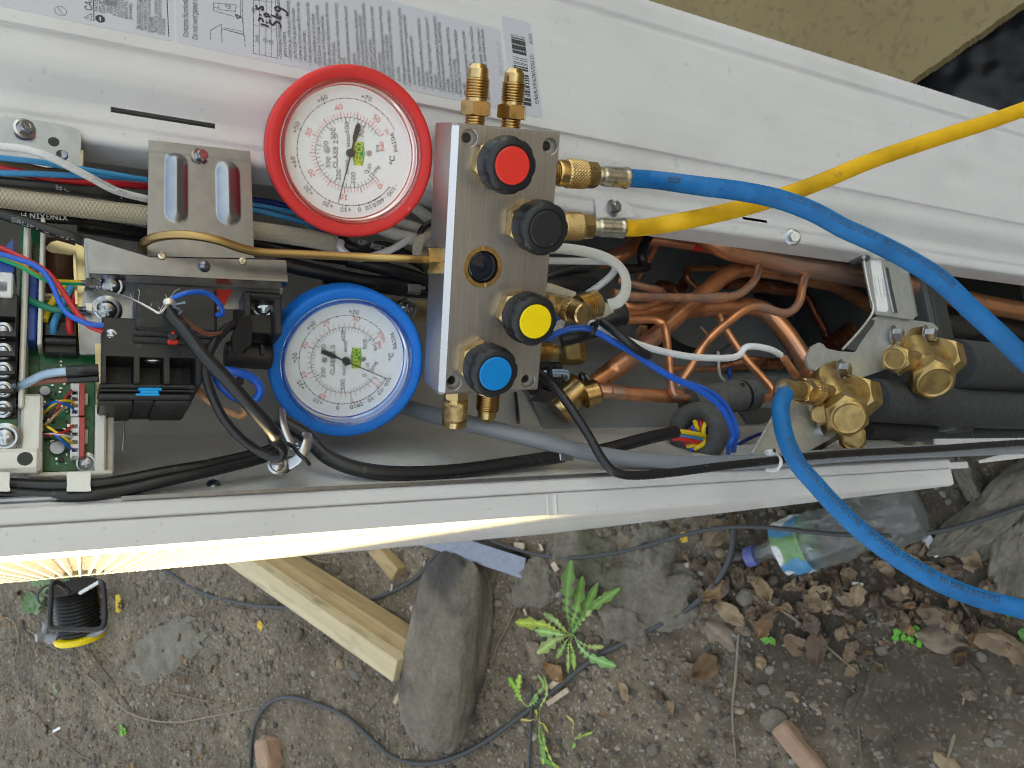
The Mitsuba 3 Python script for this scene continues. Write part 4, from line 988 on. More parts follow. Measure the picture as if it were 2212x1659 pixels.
# ---- cable clamp beside it
clp = thing('cable_clamp', 'black plastic cable clamp with a screw between the contactor and the blue gauge', 'cable clamp')
bl = zman('V4', 1690, 130, 2105, 215, -.002, .03, .002) + zman('V4', 1690, 130, 1770, 700, -.004, .03) + zman('V4', 2020, 200, 2100, 600, -.002, .03) + zman('V4', 1740, 380, 2090, 590, .008, .03) + zman('V4', 1760, 200, 2040, 400, .012, .03)
put(clp + '__housing', mf(bl), 'm_black_plastic', 20)
bolt(clp, P(569, 662, .0105), nz([-.3, -1, .3]), .0046, 'screw', hexa=False)
put(clp + '__flap', [bent('V4', [(1650, 420, -.012), (1760, 380, -.008), (1790, 560, -.010), (1760, 700, -.012), (1620, 835, -.016), (1580, 760, -.018), (1560, 620, -.016)], .0014)], 'm_black_plastic', 20)
put(clp + '__drum', [lathe([(0, 0), (0, .006), (.002, .007), (.022, .007), (.024, .006), (.024, 0)], zp('V4', [(1480, 810, .02)])[0], axis=nz(zp('V4', [(1750, 830, .02)])[0] - zp('V4', [(1480, 810, .02)])[0]), n=32)], 'm_black_plastic', 30)
put(clp + '__tab', [zbox('V4', 1610, 1060, 1690, 1140, .012, .016), zbox('V4', 1860, 700, 1915, 825, .012, .016)], 'm_black_plastic', 20)

# ---- control board, connectors and frames
cbd = thing('control_board', 'green circuit board with red edged white plugs in an ivory plastic frame', 'circuit board')
put(cbd + '__board', zbox('O', 84, 640, 205, 1018, .022, .024, .0003), 'm_pcb', 20)
put(cbd + '__board_001', zbox('O', 40, 470, 96, 870, .028, .030, .0003), 'm_pcb', 20)
put(cbd + '__board_002', zbox('O', -60, 905, 37, 972, .006, .008, .0003), 'm_pcb', 20)
# ivory frame
put(cbd + '__frame', [zbox('O', 45, 480, 58, 880, .004, .03), zbox('O', 44, 850, 91, 1020, .006, .03, .0012)], 'm_ivory', 20); labels[cbd + '__frame'] = {'label': 'ivory plastic frame'}
put(cbd + '__frame_001', [zbox('O', -60, 968, 90, 1021, .002, .012, .002)], 'm_ivory', 20)
put(cbd + '__frame_002', [zbox('O', 84, 470, 94, 745, .006, .03)], 'm_ivory', 20)
put(cbd + '__frame_003', [zbox('O', 205, 872, 229, 1020, .014, .03), zbox('O', 229, 872, 246, 1022, .020, .04), zbox('O', 60, 1018, 244, 1028, .012, .03)], 'm_ivory', 20)
put(cbd + '__frame_hole', lathe([(0, .0030), (.0002, .0030), (.0002, 0)], P(54, 991, .0018), axis=OUT, n=20), 'm_dark_cavity', 20)
put(cbd + '__guide', tz('O', [(264, 872, .03), (267, 920, .03), (265, 975, .03)], 2.2, 10)[0], 'm_bright_steel', True)
for i_, (x0, x1) in enumerate(((-30, 21), (144, 196))):
    k_ = numbered(cbd + '__clip')
    q_ = [(x0, 1020), (x1, 1020), (x1 - 1, 1050), (x1 + 2, 1061), (x0 - 1, 1061), (x0 + 1, 1050)]
    put(k_, [plate('O', q_, -.0035, .0022, .0006)], 'm_ivory', 20)
upart('lower_rail', [zbox('O', -80, 1070, 262, 1084, .000, .012)], 'm_zinc', 20)
# plugs
for (y0, y1, npin) in ((828, 899, 5), (901, 989, 5)):
    k_ = numbered(cbd + '__plug')
    pl = zman('O', 152, y0, 172, y1, .013, .022, .0003)
    for i_ in range(npin):
        yc_ = y0 + (i_ + .5) * (y1 - y0) / npin; pl = pl - zman('O', 155, yc_ - 4.5, 168, yc_ + 4.5, .0, .018, .0001)
    put(k_, mf(pl + zman('O', 181, y0 + (y1 - y0) * .3, 190, y0 + (y1 - y0) * .65, .018, .022, .0003)), 'm_white_cable', 20); labels[k_] = {'label': 'white plug with a red edge'}
    put(k_ + '__edge', zbox('O', 171, y0, 183, y1 - 2, .0115, .022, .0003), 'm_connector_red', 20)
wcol = ['m_red_wire', 'm_black_rubber', 'm_tan_wire', 'm_yellow_wire', 'm_blue_wire', 'm_red_wire', 'm_black_rubber', 'm_white_cable', 'm_yellow_wire', 'm_blue_wire']
wname = ['red', 'black', 'brown', 'yellow', 'blue', 'red', 'black', 'white', 'yellow', 'blue']
wpts = [[(160, 834), (145, 855), (120, 885), (88, 915)], [(162, 849), (140, 865), (112, 890), (84, 922)], [(162, 863), (140, 878), (112, 905), (84, 930)], [(166, 876), (150, 866), (125, 868), (92, 895)], [(163, 890), (150, 876), (120, 868), (92, 882)],
        [(161, 912), (145, 930), (120, 938), (86, 938)], [(163, 936), (140, 930), (115, 930), (86, 936)], [(163, 948), (145, 942), (120, 938), (86, 937)], [(162, 962), (145, 950), (110, 926), (98, 920)], [(161, 975), (145, 962), (120, 940), (104, 934)]]
for i_, (m_, nme, p_) in enumerate(zip(wcol, wname, wpts)):
    q_ = [(x, y, .0165 if t_ == 0 else [.0165, .010, .008, .016][t_]) for t_, (x, y) in enumerate(p_)]
    cable('plug_wire', f'thin {nme} wire in the {"upper" if i_ < 5 else "lower"} white plug of the circuit board', 'O', q_, 2.7, m_, 'wire', 'thin wires plugged into the circuit board', n=10)
# small parts on the board
put(cbd + '__capacitor', lathe([(0, 0), (0, .0034), (.004, .0034), (.0046, .0030), (.0046, 0)], P(124, 970, .022), axis=OUT, n=28), 'm_zinc', 30)
put(cbd + '__capacitor_001', lathe([(0, 0), (0, .0026), (.004, .0026), (.0046, .0022), (.0046, 0)], P(98, 848, .022), axis=OUT, n=28), 'm_zinc', 30)
r2 = np.random.default_rng(3)
sm, sb = [], []
for i_ in range(70):
    x, y = r2.uniform(88, 150), r2.uniform(768, 1010)
    w_, h_ = r2.uniform(1.2, 4), r2.uniform(1.2, 3.2)
    (sm if i_ % 3 else sb).append(zbox('O', x - w_, y - h_, x + w_, y + h_, .0208 - .0004 * (i_ % 2), .022, .0001))
put(cbd + '__solder_joint', sm, 'm_solder', 20); labels[cbd + '__solder_joint'] = {'kind': 'stuff'}
put(cbd + '__chip', sb + [zbox('O', 126, 988, 137, 998, .0198, .022, .0002), zbox('O', 100, 758, 125, 766, .0195, .022, .0002)], 'm_black_plastic', 20); labels[cbd + '__chip'] = {'kind': 'stuff'}
for (x, y, w, r_) in ((11, 944, .005, .0042), (186, 1000, .021, .0034)): bolt(cbd, P(x, y, w), TILT, r_, 'screw', hexa=False)
put(cbd + '__relay', zbox('O', 58, 574, 80, 736, .010, .028), 'm_relay_blue', 20); labels[cbd + '__relay'] = {'label': 'blue relay'}
put(cbd + '__socket', mf(zman('O', -40, 586, 28, 640, -.002, .02) - zman('O', -38, 600, 14, 622, -.006, .01, .0002)), 'm_white_cable', 20); labels[cbd + '__socket'] = {'label': 'white socket'}
put(cbd + '__relay_001', bent('O', [(10, 534, .0), (28, 516, .0), (30, 588, .0), (-30, 588, .0), (-30, 560, .0)], .02), 'm_relay_blue', 20)
put(cbd + '__terminal', [zbox('O', 94, 692, 168, 728, .012, .022), zbox('O', 94, 728, 168, 742, .009, .022), zbox('O', 94, 742, 168, 764, .013, .022)], 'm_black_plastic', 20)
c0 = P(125, 575, .030)
put(cbd + '__smoothing_capacitor', lathe([(-.02, 0), (-.02, .0075), (.012, .0075), (.013, .0068), (.0122, 0)], c0, axis=[.8, -.6, 0], n=36), 'm_capacitor_brown', 30)
labels[cbd + '__smoothing_capacitor'] = {'label': 'brown cylindrical capacitor'}
upart('capacitor_strap', [plate('W4', [(550, 250), (640, 170), (720, 150), (945, 215), (960, 310), (880, 330), (640, 295), (590, 265)], .010, .0012, .0008), plate('W4', [(915, 310), (950, 310), (975, 950), (945, 950)], .008, .012)], 'm_gilt', 20, label='brass coloured strap over the brown capacitor')
upart('board_stay', [plate('W4', [(950, 130), (1050, 240), (1075, 560), (1060, 960), (975, 960), (945, 560)], .014, .0014), plate('W4', [(965, 960), (1060, 960), (1220, 1400), (1215, 1590), (1000, 1585), (985, 1300)], .012, .0014, .001), plate('O', [(205, 742), (218, 742), (222, 880), (209, 880)], .006, .012)], 'm_gilt', 20)
put(cbd + '__barcode_label', plate('W4', [(545, 812), (800, 822), (800, 892), (545, 895)], .0215, .0003), 'm_white_paper', 20)
put(cbd + '__barcode_print', [plate('W4', [(550 + i_ * 8, 845), (553 + i_ * 8 + (i_ % 3), 845), (553 + i_ * 8 + (i_ % 3), 885), (550 + i_ * 8, 885)], .0212, .0001) for i_ in range(14)], 'm_ink', False)
labels[cbd + '__barcode_print'] = {'kind': 'stuff'}
# terminal strip at the left edge
ts = thing('terminal_strip', 'black terminal strip with a column of crosshead screws at the left edge', 'terminal strip')
tb = zman('O', -60, 632, 36, 898, .0, .02)
for y in (669, 714, 759, 800, 842, 884): tb = tb - zman('O', -60, y - 17, 26, y + 17, -.02, .008, .0003)
put(ts + '__body', mf(tb), 'm_black_plastic', 20)
for i_, y in enumerate((669, 714, 759, 800, 842, 884)):
    put(numbered(ts + '__contact'), zbox('O', -40, y - 12, 23, y + 15, .0045, .008, .0003), 'm_bright_steel', 20)
    bolt(ts, P(7, y, .0035), TILT, .0025, 'screw', hexa=False)

# ---- wires
cable('wire', 'white cable printed with sensor lettering, crossing in front of the pale blue wires', 'W2', [(-120, 212, -.016), (0, 215, -.016), (250, 240, -.017), (500, 310, -.017), (750, 430, -.014), (1000, 560, -.009), (1250, 690, -.003), (1600, 785, .006), (1900, 850, .014)], 43, 'm_white_cable', 'wire')
def strip_text(s, z, p0, p1, w0, w1, h, m, parent, xs=1.0, side=(0, 0), bold=False, r=.003, flip=False):
    ln = spline(zp(z, [(*p0, w0), ((p0[0] + p1[0]) / 2, (p0[1] + p1[1]) / 2, (w0 + w1) / 2), (*p1, w1)]), 8)
    if flip: ln = ln[::-1]
    sd = nz(view(ln[4]) + R @ np.array([side[0], side[1], 0]))
    return put(numbered(parent + '__print'), wrap_text(s, ln, r, .0005, h, sd, bold, xs)[0], m, False)
wk = 'wire'
strip_text('DK SENSOR', 'W2', (990, 558), (1370, 742), -.0093, -.0008, .0021, 'm_pale_ink', wk, 1.25, (.2, -.5), r=rad(P(230, 395, -.01), 8.6), flip=True)
cable('wire', 'upper pale blue wire running behind the white cable', 'W2', [(-100, 320, -.008), (0, 335, -.008), (400, 378, -.008), (800, 445, -.004), (1200, 512, .002), (1600, 575, .010), (1900, 610, .016)], 31, 'm_sky_wire', 'wire', 'pale blue wires')
cable('wire', 'lower pale blue wire running behind the white cable', 'W2', [(-100, 500, -.004), (0, 502, -.004), (400, 512, -.003), (800, 530, .0), (1200, 560, .008), (1600, 610, .018)], 32, 'm_sky_wire', 'wire', 'pale blue wires')
cable('wire', 'red wire between the pale blue wires and the black printed sleeve', 'W2', [(-100, 440, .004), (0, 452, .004), (250, 500, .004), (500, 566, .003), (900, 598, .004), (1250, 618, .008), (1600, 645, .016), (1900, 660, .02)], 42, 'm_red_wire', 'wire')
cable('wire', 'black sleeved wire printed with sensor lettering above the cream braided sleeve', 'W2', [(-100, 580, .0), (0, 590, .0), (500, 645, .0), (900, 695, .002), (1200, 745, .004), (1600, 815, .012), (1900, 850, .018)], 52, 'm_black_rubber', 'wire')
kb = 'wire_004'
strip_text('DK SENSOR   105°C', 'W2', (530, 650), (1340, 765), -.0002, .006, .0022, 'm_pale_ink', kb, 1.75, (.1, -.1), r=rad(P(190, 410, 0), 10.4), flip=True)
bs = thing('braided_sleeve', 'thick cream braided cable sleeve passing behind the zinc hook bracket', 'cable sleeve')
mm, uv = tube(np.vstack([zp('W2', [(-150, 745, .006), (0, 760, .006), (250, 795, .006), (500, 828, .006), (1000, 890, .008), (1600, 965, .012)]), zp('W1', [(-400, 360, .018), (130, 435, .02), (300, 458, .02), (500, 488, .02), (800, 535, .022), (1000, 575, .024), (1090, 590, .025)])]), rad(P(150, 430, .006), 23.0), 20, 10)
put(bs, mm, 'm_braid', True, uv=uv)
k_ = cable('wire', 'black printed cable just below the cream braided sleeve at the left edge', 'W2', [(-100, 910, .010), (100, 930, .010), (400, 985, .012), (760, 1015, .014), (900, 1030, .016)], 50, 'm_black_rubber', 'wire')
strip_text('XINGXIN HX', 'W2', (225, 960), (745, 990), .009, .012, .0024, 'm_white_cable', k_, 1.1, (0, 0), True, r=rad(P(80, 470, .01), 9), flip=True)
k_ = cable('heat_shrink_sleeve', 'flat black heat shrink sleeve with faint printed numbers slanting down to the zinc channel', 'W2', [(-100, 900, .0), (0, 950, .0), (300, 1040, -.001), (600, 1140, -.002), (800, 1200, -.002), (905, 1245, -.001)], 56, 'm_black_rubber', 'cable sleeve')
strip_text('SALIPT  S-901-600   E209436', 'W2', (120, 1000), (835, 1235), -.0005, -.002, .0022, 'm_pale_ink', k_, 1.12, (0, 0), r=rad(P(100, 490, 0), 10))
cable('cable', 'thick black cable in the shadow behind the zinc hook bracket', 'W2', [(850, 1060, .03), (1200, 1120, .032), (1600, 1185, .035), (2200, 1290, .04), (2700, 1380, .045)], 85, 'm_black_rubber')
# blue, red and yellow-green leads to the contactor and earth screws
cable('lead', 'dark blue lead curving down from the left edge into the contactor', 'W4', [(-150, 290, -.006), (0, 318, -.006), (250, 395, -.008), (420, 455, -.010), (540, 540, -.012), (630, 660, -.014), (690, 780, -.016), (760, 950, -.018), (860, 1080, -.020), (1020, 1165, -.022), (1150, 1205, -.022), (1300, 1215, -.022)], 34, 'm_blue_wire', 'wire')
cable('lead', 'red lead crossing behind the dark blue lead into the contactor', 'W4', [(-150, 190, -.002), (0, 240, -.002), (200, 330, -.003), (400, 430, -.005), (580, 540, -.008), (740, 720, -.010), (870, 920, -.012), (980, 1080, -.015), (1120, 1220, -.018), (1290, 1295, -.019)], 34, 'm_red_wire', 'wire')
def earth(z, pts, rpx, turn):
    mm, uv = tz(z, pts, rpx, 16)
    st = ((uv[:, 0] + turn) % 1) < .5
    return mm, uv, np.where(st[:, None], [.72, .42, .02], [.01, .33, .12])
kk = thing('lead', 'yellow and green striped earth lead to the upper earth screw', 'wire')
mm, uv, col = earth('W4', [(-150, 330, -.002), (0, 372, -.002), (250, 465, -.003), (420, 560, -.003), (560, 630, -.002), (680, 668, .0), (850, 678, .003), (1010, 682, .005)], 36, .30)
put(kk, mm, 'm_earth_wire', True, uv=uv, color=col)
put(kk + '__lug', [tz('W4', [(1005, 682, .005), (1080, 685, .006), (1160, 690, .007)], 36, 14)[0], plate('W4', [(1110, 630), (1200, 640), (1190, 720), (1120, 715)], .004, .003), plate('W4', [(1190, 650), (1300, 650), (1300, 720), (1190, 710)], .0072, .001)], 'm_bright_steel', 30)
kk = thing('lead', 'dark green earth lead to the lower earth screw', 'wire')
mm, uv, col = earth('W4', [(300, 870, .008), (350, 895, .008), (500, 955, .006), (650, 1010, .004), (780, 1022, .003), (900, 1020, .004)], 44, .12)
col = np.where((((uv[:, 0] + .12) % 1) < .18)[:, None], [.45, .42, .08], [.01, .17, .09])
put(kk, mm, 'm_earth_wire', True, uv=uv, color=col)
put(kk + '__lug', [tz('W4', [(880, 1020, .004), (980, 1018, .005), (1110, 1020, .007)], 40, 14)[0], plate('W4', [(1075, 935), (1165, 940), (1150, 1040), (1085, 1020)], .003, .003), plate('W4', [(1150, 950), (1230, 960), (1230, 1040), (1150, 1030)], .0072, .001)], 'm_bright_steel', 30)
cable('lead', 'yellow insulated lead pointing down behind the green earth lead', 'W4', [(800, 715, .016), (740, 800, .015), (660, 930, .014), (600, 1040, .012), (555, 1150, .010)], 46, 'm_yellow_wire', 'wire')
cable('lead', 'light blue lead entering the black terminal on the circuit board', 'W4', [(905, 715, .016), (860, 800, .015), (800, 930, .012), (730, 1070, .010), (680, 1190, .010), (665, 1320, .013)], 44, 'm_sky_wire', 'wire')
cable('lead', 'short red lead entering the black terminal on the circuit board', 'W4', [(945, 760, .018), (925, 880, .017), (890, 1000, .014), (868, 1120, .011), (872, 1220, .011), (890, 1320, .013)], 45, 'm_red_wire', 'wire')
cable('lead', 'pale blue sleeved lead running from the board into the lower left of the contactor', 'Z5', [(40, 935, .008), (110, 915, .004), (160, 890, .0), (220, 862, -.004), (300, 848, -.008), (345, 845, -.009)], 22, 'm_foil_blue', 'wire')
cable('lead', 'dark red brown lead just below the pale blue sleeved lead', 'Z5', [(60, 940, .010), (130, 915, .006), (220, 893, .0), (300, 888, -.004), (350, 885, -.006)], 17, 'm_brown_wire', 'wire')
put(numbered(ctr + '__terminal_sleeve'), tz('Z5', [(336, 845, -.009), (400, 842, -.010), (440, 838, -.010), (495, 835, -.010)], [28, 28, 22, 19][0], 16)[0], 'm_black_rubber', True)
put(numbered(ctr + '__terminal_sleeve'), tz('Z5', [(340, 886, -.006), (400, 883, -.007), (495, 880, -.008)], 20, 16)[0], 'm_black_rubber', True)
# stripped shielded cable
sc = thing('shielded_cable', 'black cable stripped at its end in front of the contactor, looping back to the clamp', 'cable')
p_ = np.vstack([zp('V4', [(845, 320, -.036), (900, 400, -.037), (1010, 520, -.038), (1250, 830, -.040), (1500, 1090, -.040), (1750, 1370, -.038), (2000, 1650, -.034)]),
                zp('Z5', [(1380, 1185, -.026), (1420, 1235, -.022), (1415, 1275, -.020), (1375, 1280, -.018), (1290, 1240, -.016), (1190, 1160, -.018), (1110, 1060, -.020), (1060, 950, -.020), (1035, 850, -.018), (1050, 760, -.018), (1085, 690, -.018), (1140, 630, -.014), (1215, 590, -.006)])])
rs = rad(p_[3], 13.6)
mm, uv = tube(p_, np.r_[np.full(8, rs * 1.12), np.full(12, rs * .78)], 18, 10)
put(sc + '__jacket', mm, 'm_black_rubber', True)
put(sc + '__shield_strand', [tz('V4', [(60, 110, .0), (120, 135, -.006), (200, 142, -.012), (400, 190, -.026), (560, 258, -.034), (700, 335, -.038), (760, 365, -.039), (815, 330, -.040), (870, 240, -.036), (900, 190, -.034)], 14 - i_ * 2, 10)[0] for i_ in range(1)] +
    [tz('V4', [(90 + 12 * i_, 70 + 8 * i_, -.001), (130 + 8 * i_, 110 + 14 * i_, -.006), (240, 140 + 7 * i_, -.015), (300, 158, -.02)], 3.2, 8)[0] for i_ in range(5)] +
    [tz('V4', a_, 2.6, 6)[0] for a_ in ([(540, 250, -.033), (545, 190, -.035), (550, 130, -.036), (535, 105, -.036)], [(770, 365, -.039), (780, 330, -.041), (755, 295, -.041)], [(840, 240, -.036), (845, 200, -.038), (835, 165, -.038)],
                                     [(900, 180, -.035), (930, 135, -.036), (990, 100, -.036)], [(660, 315, -.037), (690, 255, -.038)], [(470, 205, -.030), (450, 155, -.031)], [(800, 380, -.039), (830, 320, -.042), (890, 260, -.041), (930, 240, -.040)], [(760, 370, -.04), (800, 300, -.043), (860, 200, -.042)])], 'm_strand', True)
labels[sc + '__shield_strand'] = {'label': 'frayed silver shield strands', 'kind': 'stuff'}
put(sc + '__shield_twist', [ico(zp('V4', [(880, 250, -.037)])[0], np.array([.0022, .0016, .003]), 2)], 'm_strand', 50)
foil = []
for (pp_, w_) in (([(920, 250), (985, 240), (1040, 220), (1055, 255), (1000, 290), (940, 290)], -.038), ([(930, 290), (990, 300), (1040, 345), (985, 385), (960, 350)], -.041), ([(900, 270), (950, 280), (970, 330), (930, 310)], -.043)):
    foil.append(bent('V4', [(x, y, w_ + .004 * ((i_ * 37) % 5 - 2) / 2) for i_, (x, y) in enumerate(pp_)], .0002))
put(sc + '__foil', foil, 'm_foil_blue', 10)
cable('core_wire', 'bright blue core wire arching from the stripped cable over the contactor', 'V4', [(905, 215, -.036), (960, 185, -.038), (1060, 150, -.039), (1180, 138, -.038), (1290, 155, -.036), (1380, 215, -.034), (1440, 300, -.031), (1455, 355, -.029), (1435, 385, -.026), (1400, 388, -.023)], 27, 'm_blue_wire', 'wire')
cable('core_wire', 'brown core wire running from the stripped cable under the contactor edge', 'V4', [(930, 360, -.035), (1000, 415, -.035), (1100, 490, -.034), (1200, 555, -.032), (1290, 595, -.029), (1370, 595, -.026), (1430, 580, -.02)], 24, 'm_brown_wire', 'wire')
cable('loop_wire', 'thick blue looped wire to the right of the contactor', 'V4', [(1300, 1010, .0), (1400, 985, -.004), (1500, 990, -.006), (1650, 1020, -.006), (1790, 1080, -.004), (1865, 1170, -.002), (1850, 1270, .0), (1770, 1330, .002), (1640, 1310, .004), (1500, 1220, .006), (1420, 1130, .006), (1380, 1030, .006)], 46, 'm_blue_wire', 'wire', sub=10)
cable('loop_wire', 'thin tan looped wire below the thick blue loop', 'V4', [(1150, 1130, .008), (1190, 1200, .004), (1270, 1300, .002), (1400, 1390, .002), (1540, 1450, .003), (1640, 1490, .004), (1690, 1470, .004), (1690, 1400, .005), (1640, 1350, .007)], 34, 'm_tan_wire', 'wire')
# the bundle behind the gauges
cable('cable', 'dark navy cable behind the lower edge of the red gauge', 'W1', [(-300, 90, .03), (120, 108, .03), (350, 138, .03), (560, 205, .03), (800, 300, .034)], 38, 'm_navy_wire')
cable('cable', 'blue cable behind the lower left edge of the red gauge, upper of two', 'W1', [(-300, 130, .024), (120, 155, .024), (400, 205, .024), (700, 270, .026), (950, 360, .03)], 28, 'm_sky_wire')
cable('cable', 'blue cable behind the lower left edge of the red gauge, lower of two', 'W1', [(-300, 200, .022), (120, 215, .022), (400, 275, .022), (650, 340, .024), (900, 440, .028), (1100, 520, .03)], 28, 'm_sky_wire')
cable('cable', 'black cable just under the brass hook rod left of the manifold block', 'W1', [(-200, 590, .034), (140, 560, .034), (500, 640, .034), (900, 720, .034), (1300, 780, .034), (1800, 900, .034), (2050, 990, .034), (2300, 1080, .034)], 62, 'm_black_rubber')
cable('cable', 'wide flat black cable crossing behind the top of the blue gauge', 'W1', [(380, 770, .03), (540, 820, .03), (900, 900, .03), (1300, 985, .032), (1700, 1020, .034), (2100, 1060, .036), (2400, 1100, .038)], 80, 'm_black_rubber')
cable('cable', 'black cable rising behind the blue gauge towards the block, lowest of the bundle', 'W1', [(900, 960, .04), (1300, 1030, .04), (1600, 1075, .04), (1800, 1105, .04), (2050, 1120, .04), (2300, 1130, .04)], 58, 'm_black_rubber')
cable('cable', 'black cable crossing diagonally above the metal clip beside the block', 'W1', [(1150, 760, .028), (1350, 800, .028), (1600, 860, .028), (1850, 940, .03), (2050, 1000, .03), (2200, 1050, .03)], 72, 'm_black_rubber')
kc = cable('cable', 'fat black cable printed with lettering curling under the red gauge', 'W1', [(1085, 520, .022), (1140, 590, .020), (1250, 640, .020), (1350, 650, .022), (1500, 610, .026), (1650, 640, .028), (1850, 740, .03), (2050, 860, .032)], 62, 'm_black_rubber')
strip_text('CP  RSET', 'W1', (1230, 540), (1560, 640), .016, .018, .0030, 'm_pale_ink', kc, 1.0, (0, 0), r=.0055)
cable('cable_tie', 'white plastic strap looping under the brass hook rod', 'W1', [(1085, 560, .014), (1080, 620, .012), (1110, 660, .012), (1200, 720, .012), (1320, 735, .012), (1480, 700, .013), (1640, 640, .015), (1780, 560, .018), (1880, 490, .022)], 40, 'm_white_cable', 'cable tie')
for i_, (lb, pt_, r_) in enumerate((('pale braided sleeve beside the block, upper of three', [(1700, 60, .022), (1880, 180, .022), (2000, 270, .022), (2200, 430, .024)], 62), ('pale braided sleeve beside the block, middle of three', [(1500, 300, .026), (1700, 350, .026), (1900, 410, .026), (2100, 490, .028)], 62),
                                    ('pale braided sleeve beside the block, lowest of three', [(1380, 360, .024), (1560, 430, .023), (1720, 490, .022), (1900, 540, .022), (2060, 590, .024)], 70))):
    k_ = thing('pale_sleeve', lb, 'cable sleeve', 'pale braided sleeves beside the block'); mm, uv = tz('W1', pt_, r_, 18); put(k_, mm, 'm_white_braid', True, uv=uv)
k_ = thing('pale_sleeve', 'cream braided sleeve end bent downwards above the brass hook nut', 'cable sleeve'); mm, uv = tz('W1', [(2100, 450, .020), (2000, 500, .016), (1940, 560, .015), (1920, 640, .017), (1920, 740, .022)], 58, 18); put(k_, mm, 'm_braid', True, uv=uv)
cable('cable', 'black cable bent tightly behind the block above the cream sleeve end', 'W1', [(2150, 330, .012), (2050, 360, .012), (1970, 420, .013), (1955, 500, .016), (2000, 560, .022)], 34, 'm_black_rubber')
mc = thing('metal_clip', 'small shiny metal clip on the black cables left of the block', 'clip')
put(mc, [zbox('W1', 1820, 1015, 1960, 1110, .026, .030, .0004), zbox('W1', 1940, 1040, 2010, 1075, .027, .029, .0003)], 'm_bright_steel', 20)
upart('mounting_plate', [plate('W1', [(1640, 1190), (2020, 1200), (2020, 1420), (1860, 1420), (1740, 1280)], .06, .0014)], 'm_gilt', 20)
bolt(unit, zp('W1', [(1795, 1290, .058)])[0], TILT, .0048, 'plate_screw', hexa=False)

# ------------------------------------------------------------------ copper pipework (middle and right of the bay)
def pipe(z, pts, rpx, seed=1, label=None, scale=.35, bright=.5, collars=(), tarn=None, n=18):
    q = zp(z, pts); c = spline(q, 8)
    r = rpx * ZC[z][2] * mpp(q[len(q) // 2])
    s = np.linspace(0, 1, len(c)); rr = np.full(len(c), r)
    n = 24; sl = np.linspace(0, 1, 180); c2 = np.stack([np.interp(sl, s, c[:, k]) for k in range(3)], 1)
    mm, uv = tube(c2, np.full(180, r), n, raw=True)
    f = uv[:, 1] / max(uv[:, 1].max(), 1e-9)
    for (a, b, g) in collars:                                # a sleeve joint: wider between a and b along the pipe
        pass
    if collars:
        sl = np.linspace(0, 1, 160); cc_ = np.stack([np.interp(sl, s, c[:, k]) for k in range(3)], 1)
        r2_ = np.full(160, r)
        for (a, b, g) in collars:
            w = np.clip(np.minimum(sl - a, b - sl) / .012, 0, 1); r2_ = r2_ * (1 + (g - 1) * w)
        mm, uv = tube(cc_, r2_, n, raw=True); f = uv[:, 1] / uv[:, 1].max()
    t_ = None
    if tarn is not None:
        t_ = np.zeros(len(f))
        for (a, b, k) in tarn: t_ = np.maximum(t_, k * np.clip(np.minimum(f - a, b - f) / .06 + .5, 0, 1))
    return upart('copper_pipe', mm, 'm_copper', True, label, uv=uv, color=copper_color(mm, seed, scale, bright, t_))
pipe('W5', [(-40, -40, .050), (60, 40, .047), (180, 140, .045), (350, 215, .043), (700, 290, .040), (1100, 400, .040), (1450, 462, .040), (1900, 540, .042), (2300, 628, .044), (2970, 800, .05), (3545, 905, .058), (4300, 1060, .07), (6000, 1400, .10)], 124, 3, 'thick header pipe with a scaled pinkish surface', .2, .62, tarn=[(.045, .22, 1.1)])
pipe('W5', [(1900, 880, .10), (1680, 720, .085), (1480, 610, .072), (1250, 560, .066), (900, 478, .063), (600, 440, .063), (430, 450, .063), (280, 520, .063), (120, 650, .064), (-80, 820, .066), (-400, 1110, .07), (-700, 1370, .072), (-870, 1500, .074), (-1010, 1600, .076), (-1180, 1720, .078)], 92, 5, 'diagonal pipe running from the brass valve up under the header', .25, .60, collars=((.815, .90, 1.12),), tarn=[(.80, .93, .8)])
pipe('Z6', [(380, 395, .09), (600, 385, .09), (900, 372, .088), (1200, 350, .085), (1400, 345, .082), (1510, 370, .08), (1580, 430, .078), (1680, 550, .074), (1770, 690, .07), (1830, 790, .064), (1870, 850, .06)], 58, 8, 'horizontal pipe bending down to the left service valve', .22, .66, collars=((.83, .88, 1.08),), tarn=[(.66, .74, .5), (.82, .9, .5)])
pipe('W3', [(1000, 700, .032), (1190, 735, .032), (1500, 748, .032), (1800, 752, .032), (2150, 752, .033), (2350, 725, .034), (2480, 640, .036), (2560, 540, .038), (2590, 420, .040)], 47, 11, 'thin greyish pipe with a sleeve joint below the diagonal', .40, .52, collars=((.44, .56, 1.22),), tarn=[(0, .4, .6), (.4, .6, .9), (.6, 1, .75)])
pipe('W5', [(1195, 480, .040), (1150, 560, .036), (1130, 650, .034), (1105, 780, .033), (1050, 870, .033), (960, 920, .033), (850, 905, .033), (720, 862, .033), (600, 855, .034), (470, 910, .036), (300, 1040, .040), (130, 1190, .044), (20, 1330, .047), (-60, 1470, .05), (-150, 1600, .055), (-220, 1700, .06)], 48, 13, 'thin wavy pipe with a greyish heated section', .33, .58, tarn=[(0, .12, .8), (.22, .5, .85)])
pipe('Z6', [(540, 432, .058), (680, 428, .056), (790, 430, .054), (845, 455, .052), (865, 520, .05), (880, 640, .05), (893, 780, .05), (905, 880, .05), (930, 925, .05), (990, 938, .05), (1060, 942, .05)], 27, 15, None, .3, .55)
pipe('Z6', [(1215, 400, .075), (1240, 460, .073), (1320, 590, .07), (1400, 700, .066), (1500, 810, .062), (1555, 880, .058), (1555, 925, .056), (1510, 945, .056), (1420, 952, .056), (1340, 955, .056)], 26, 17, None, .2, .66)
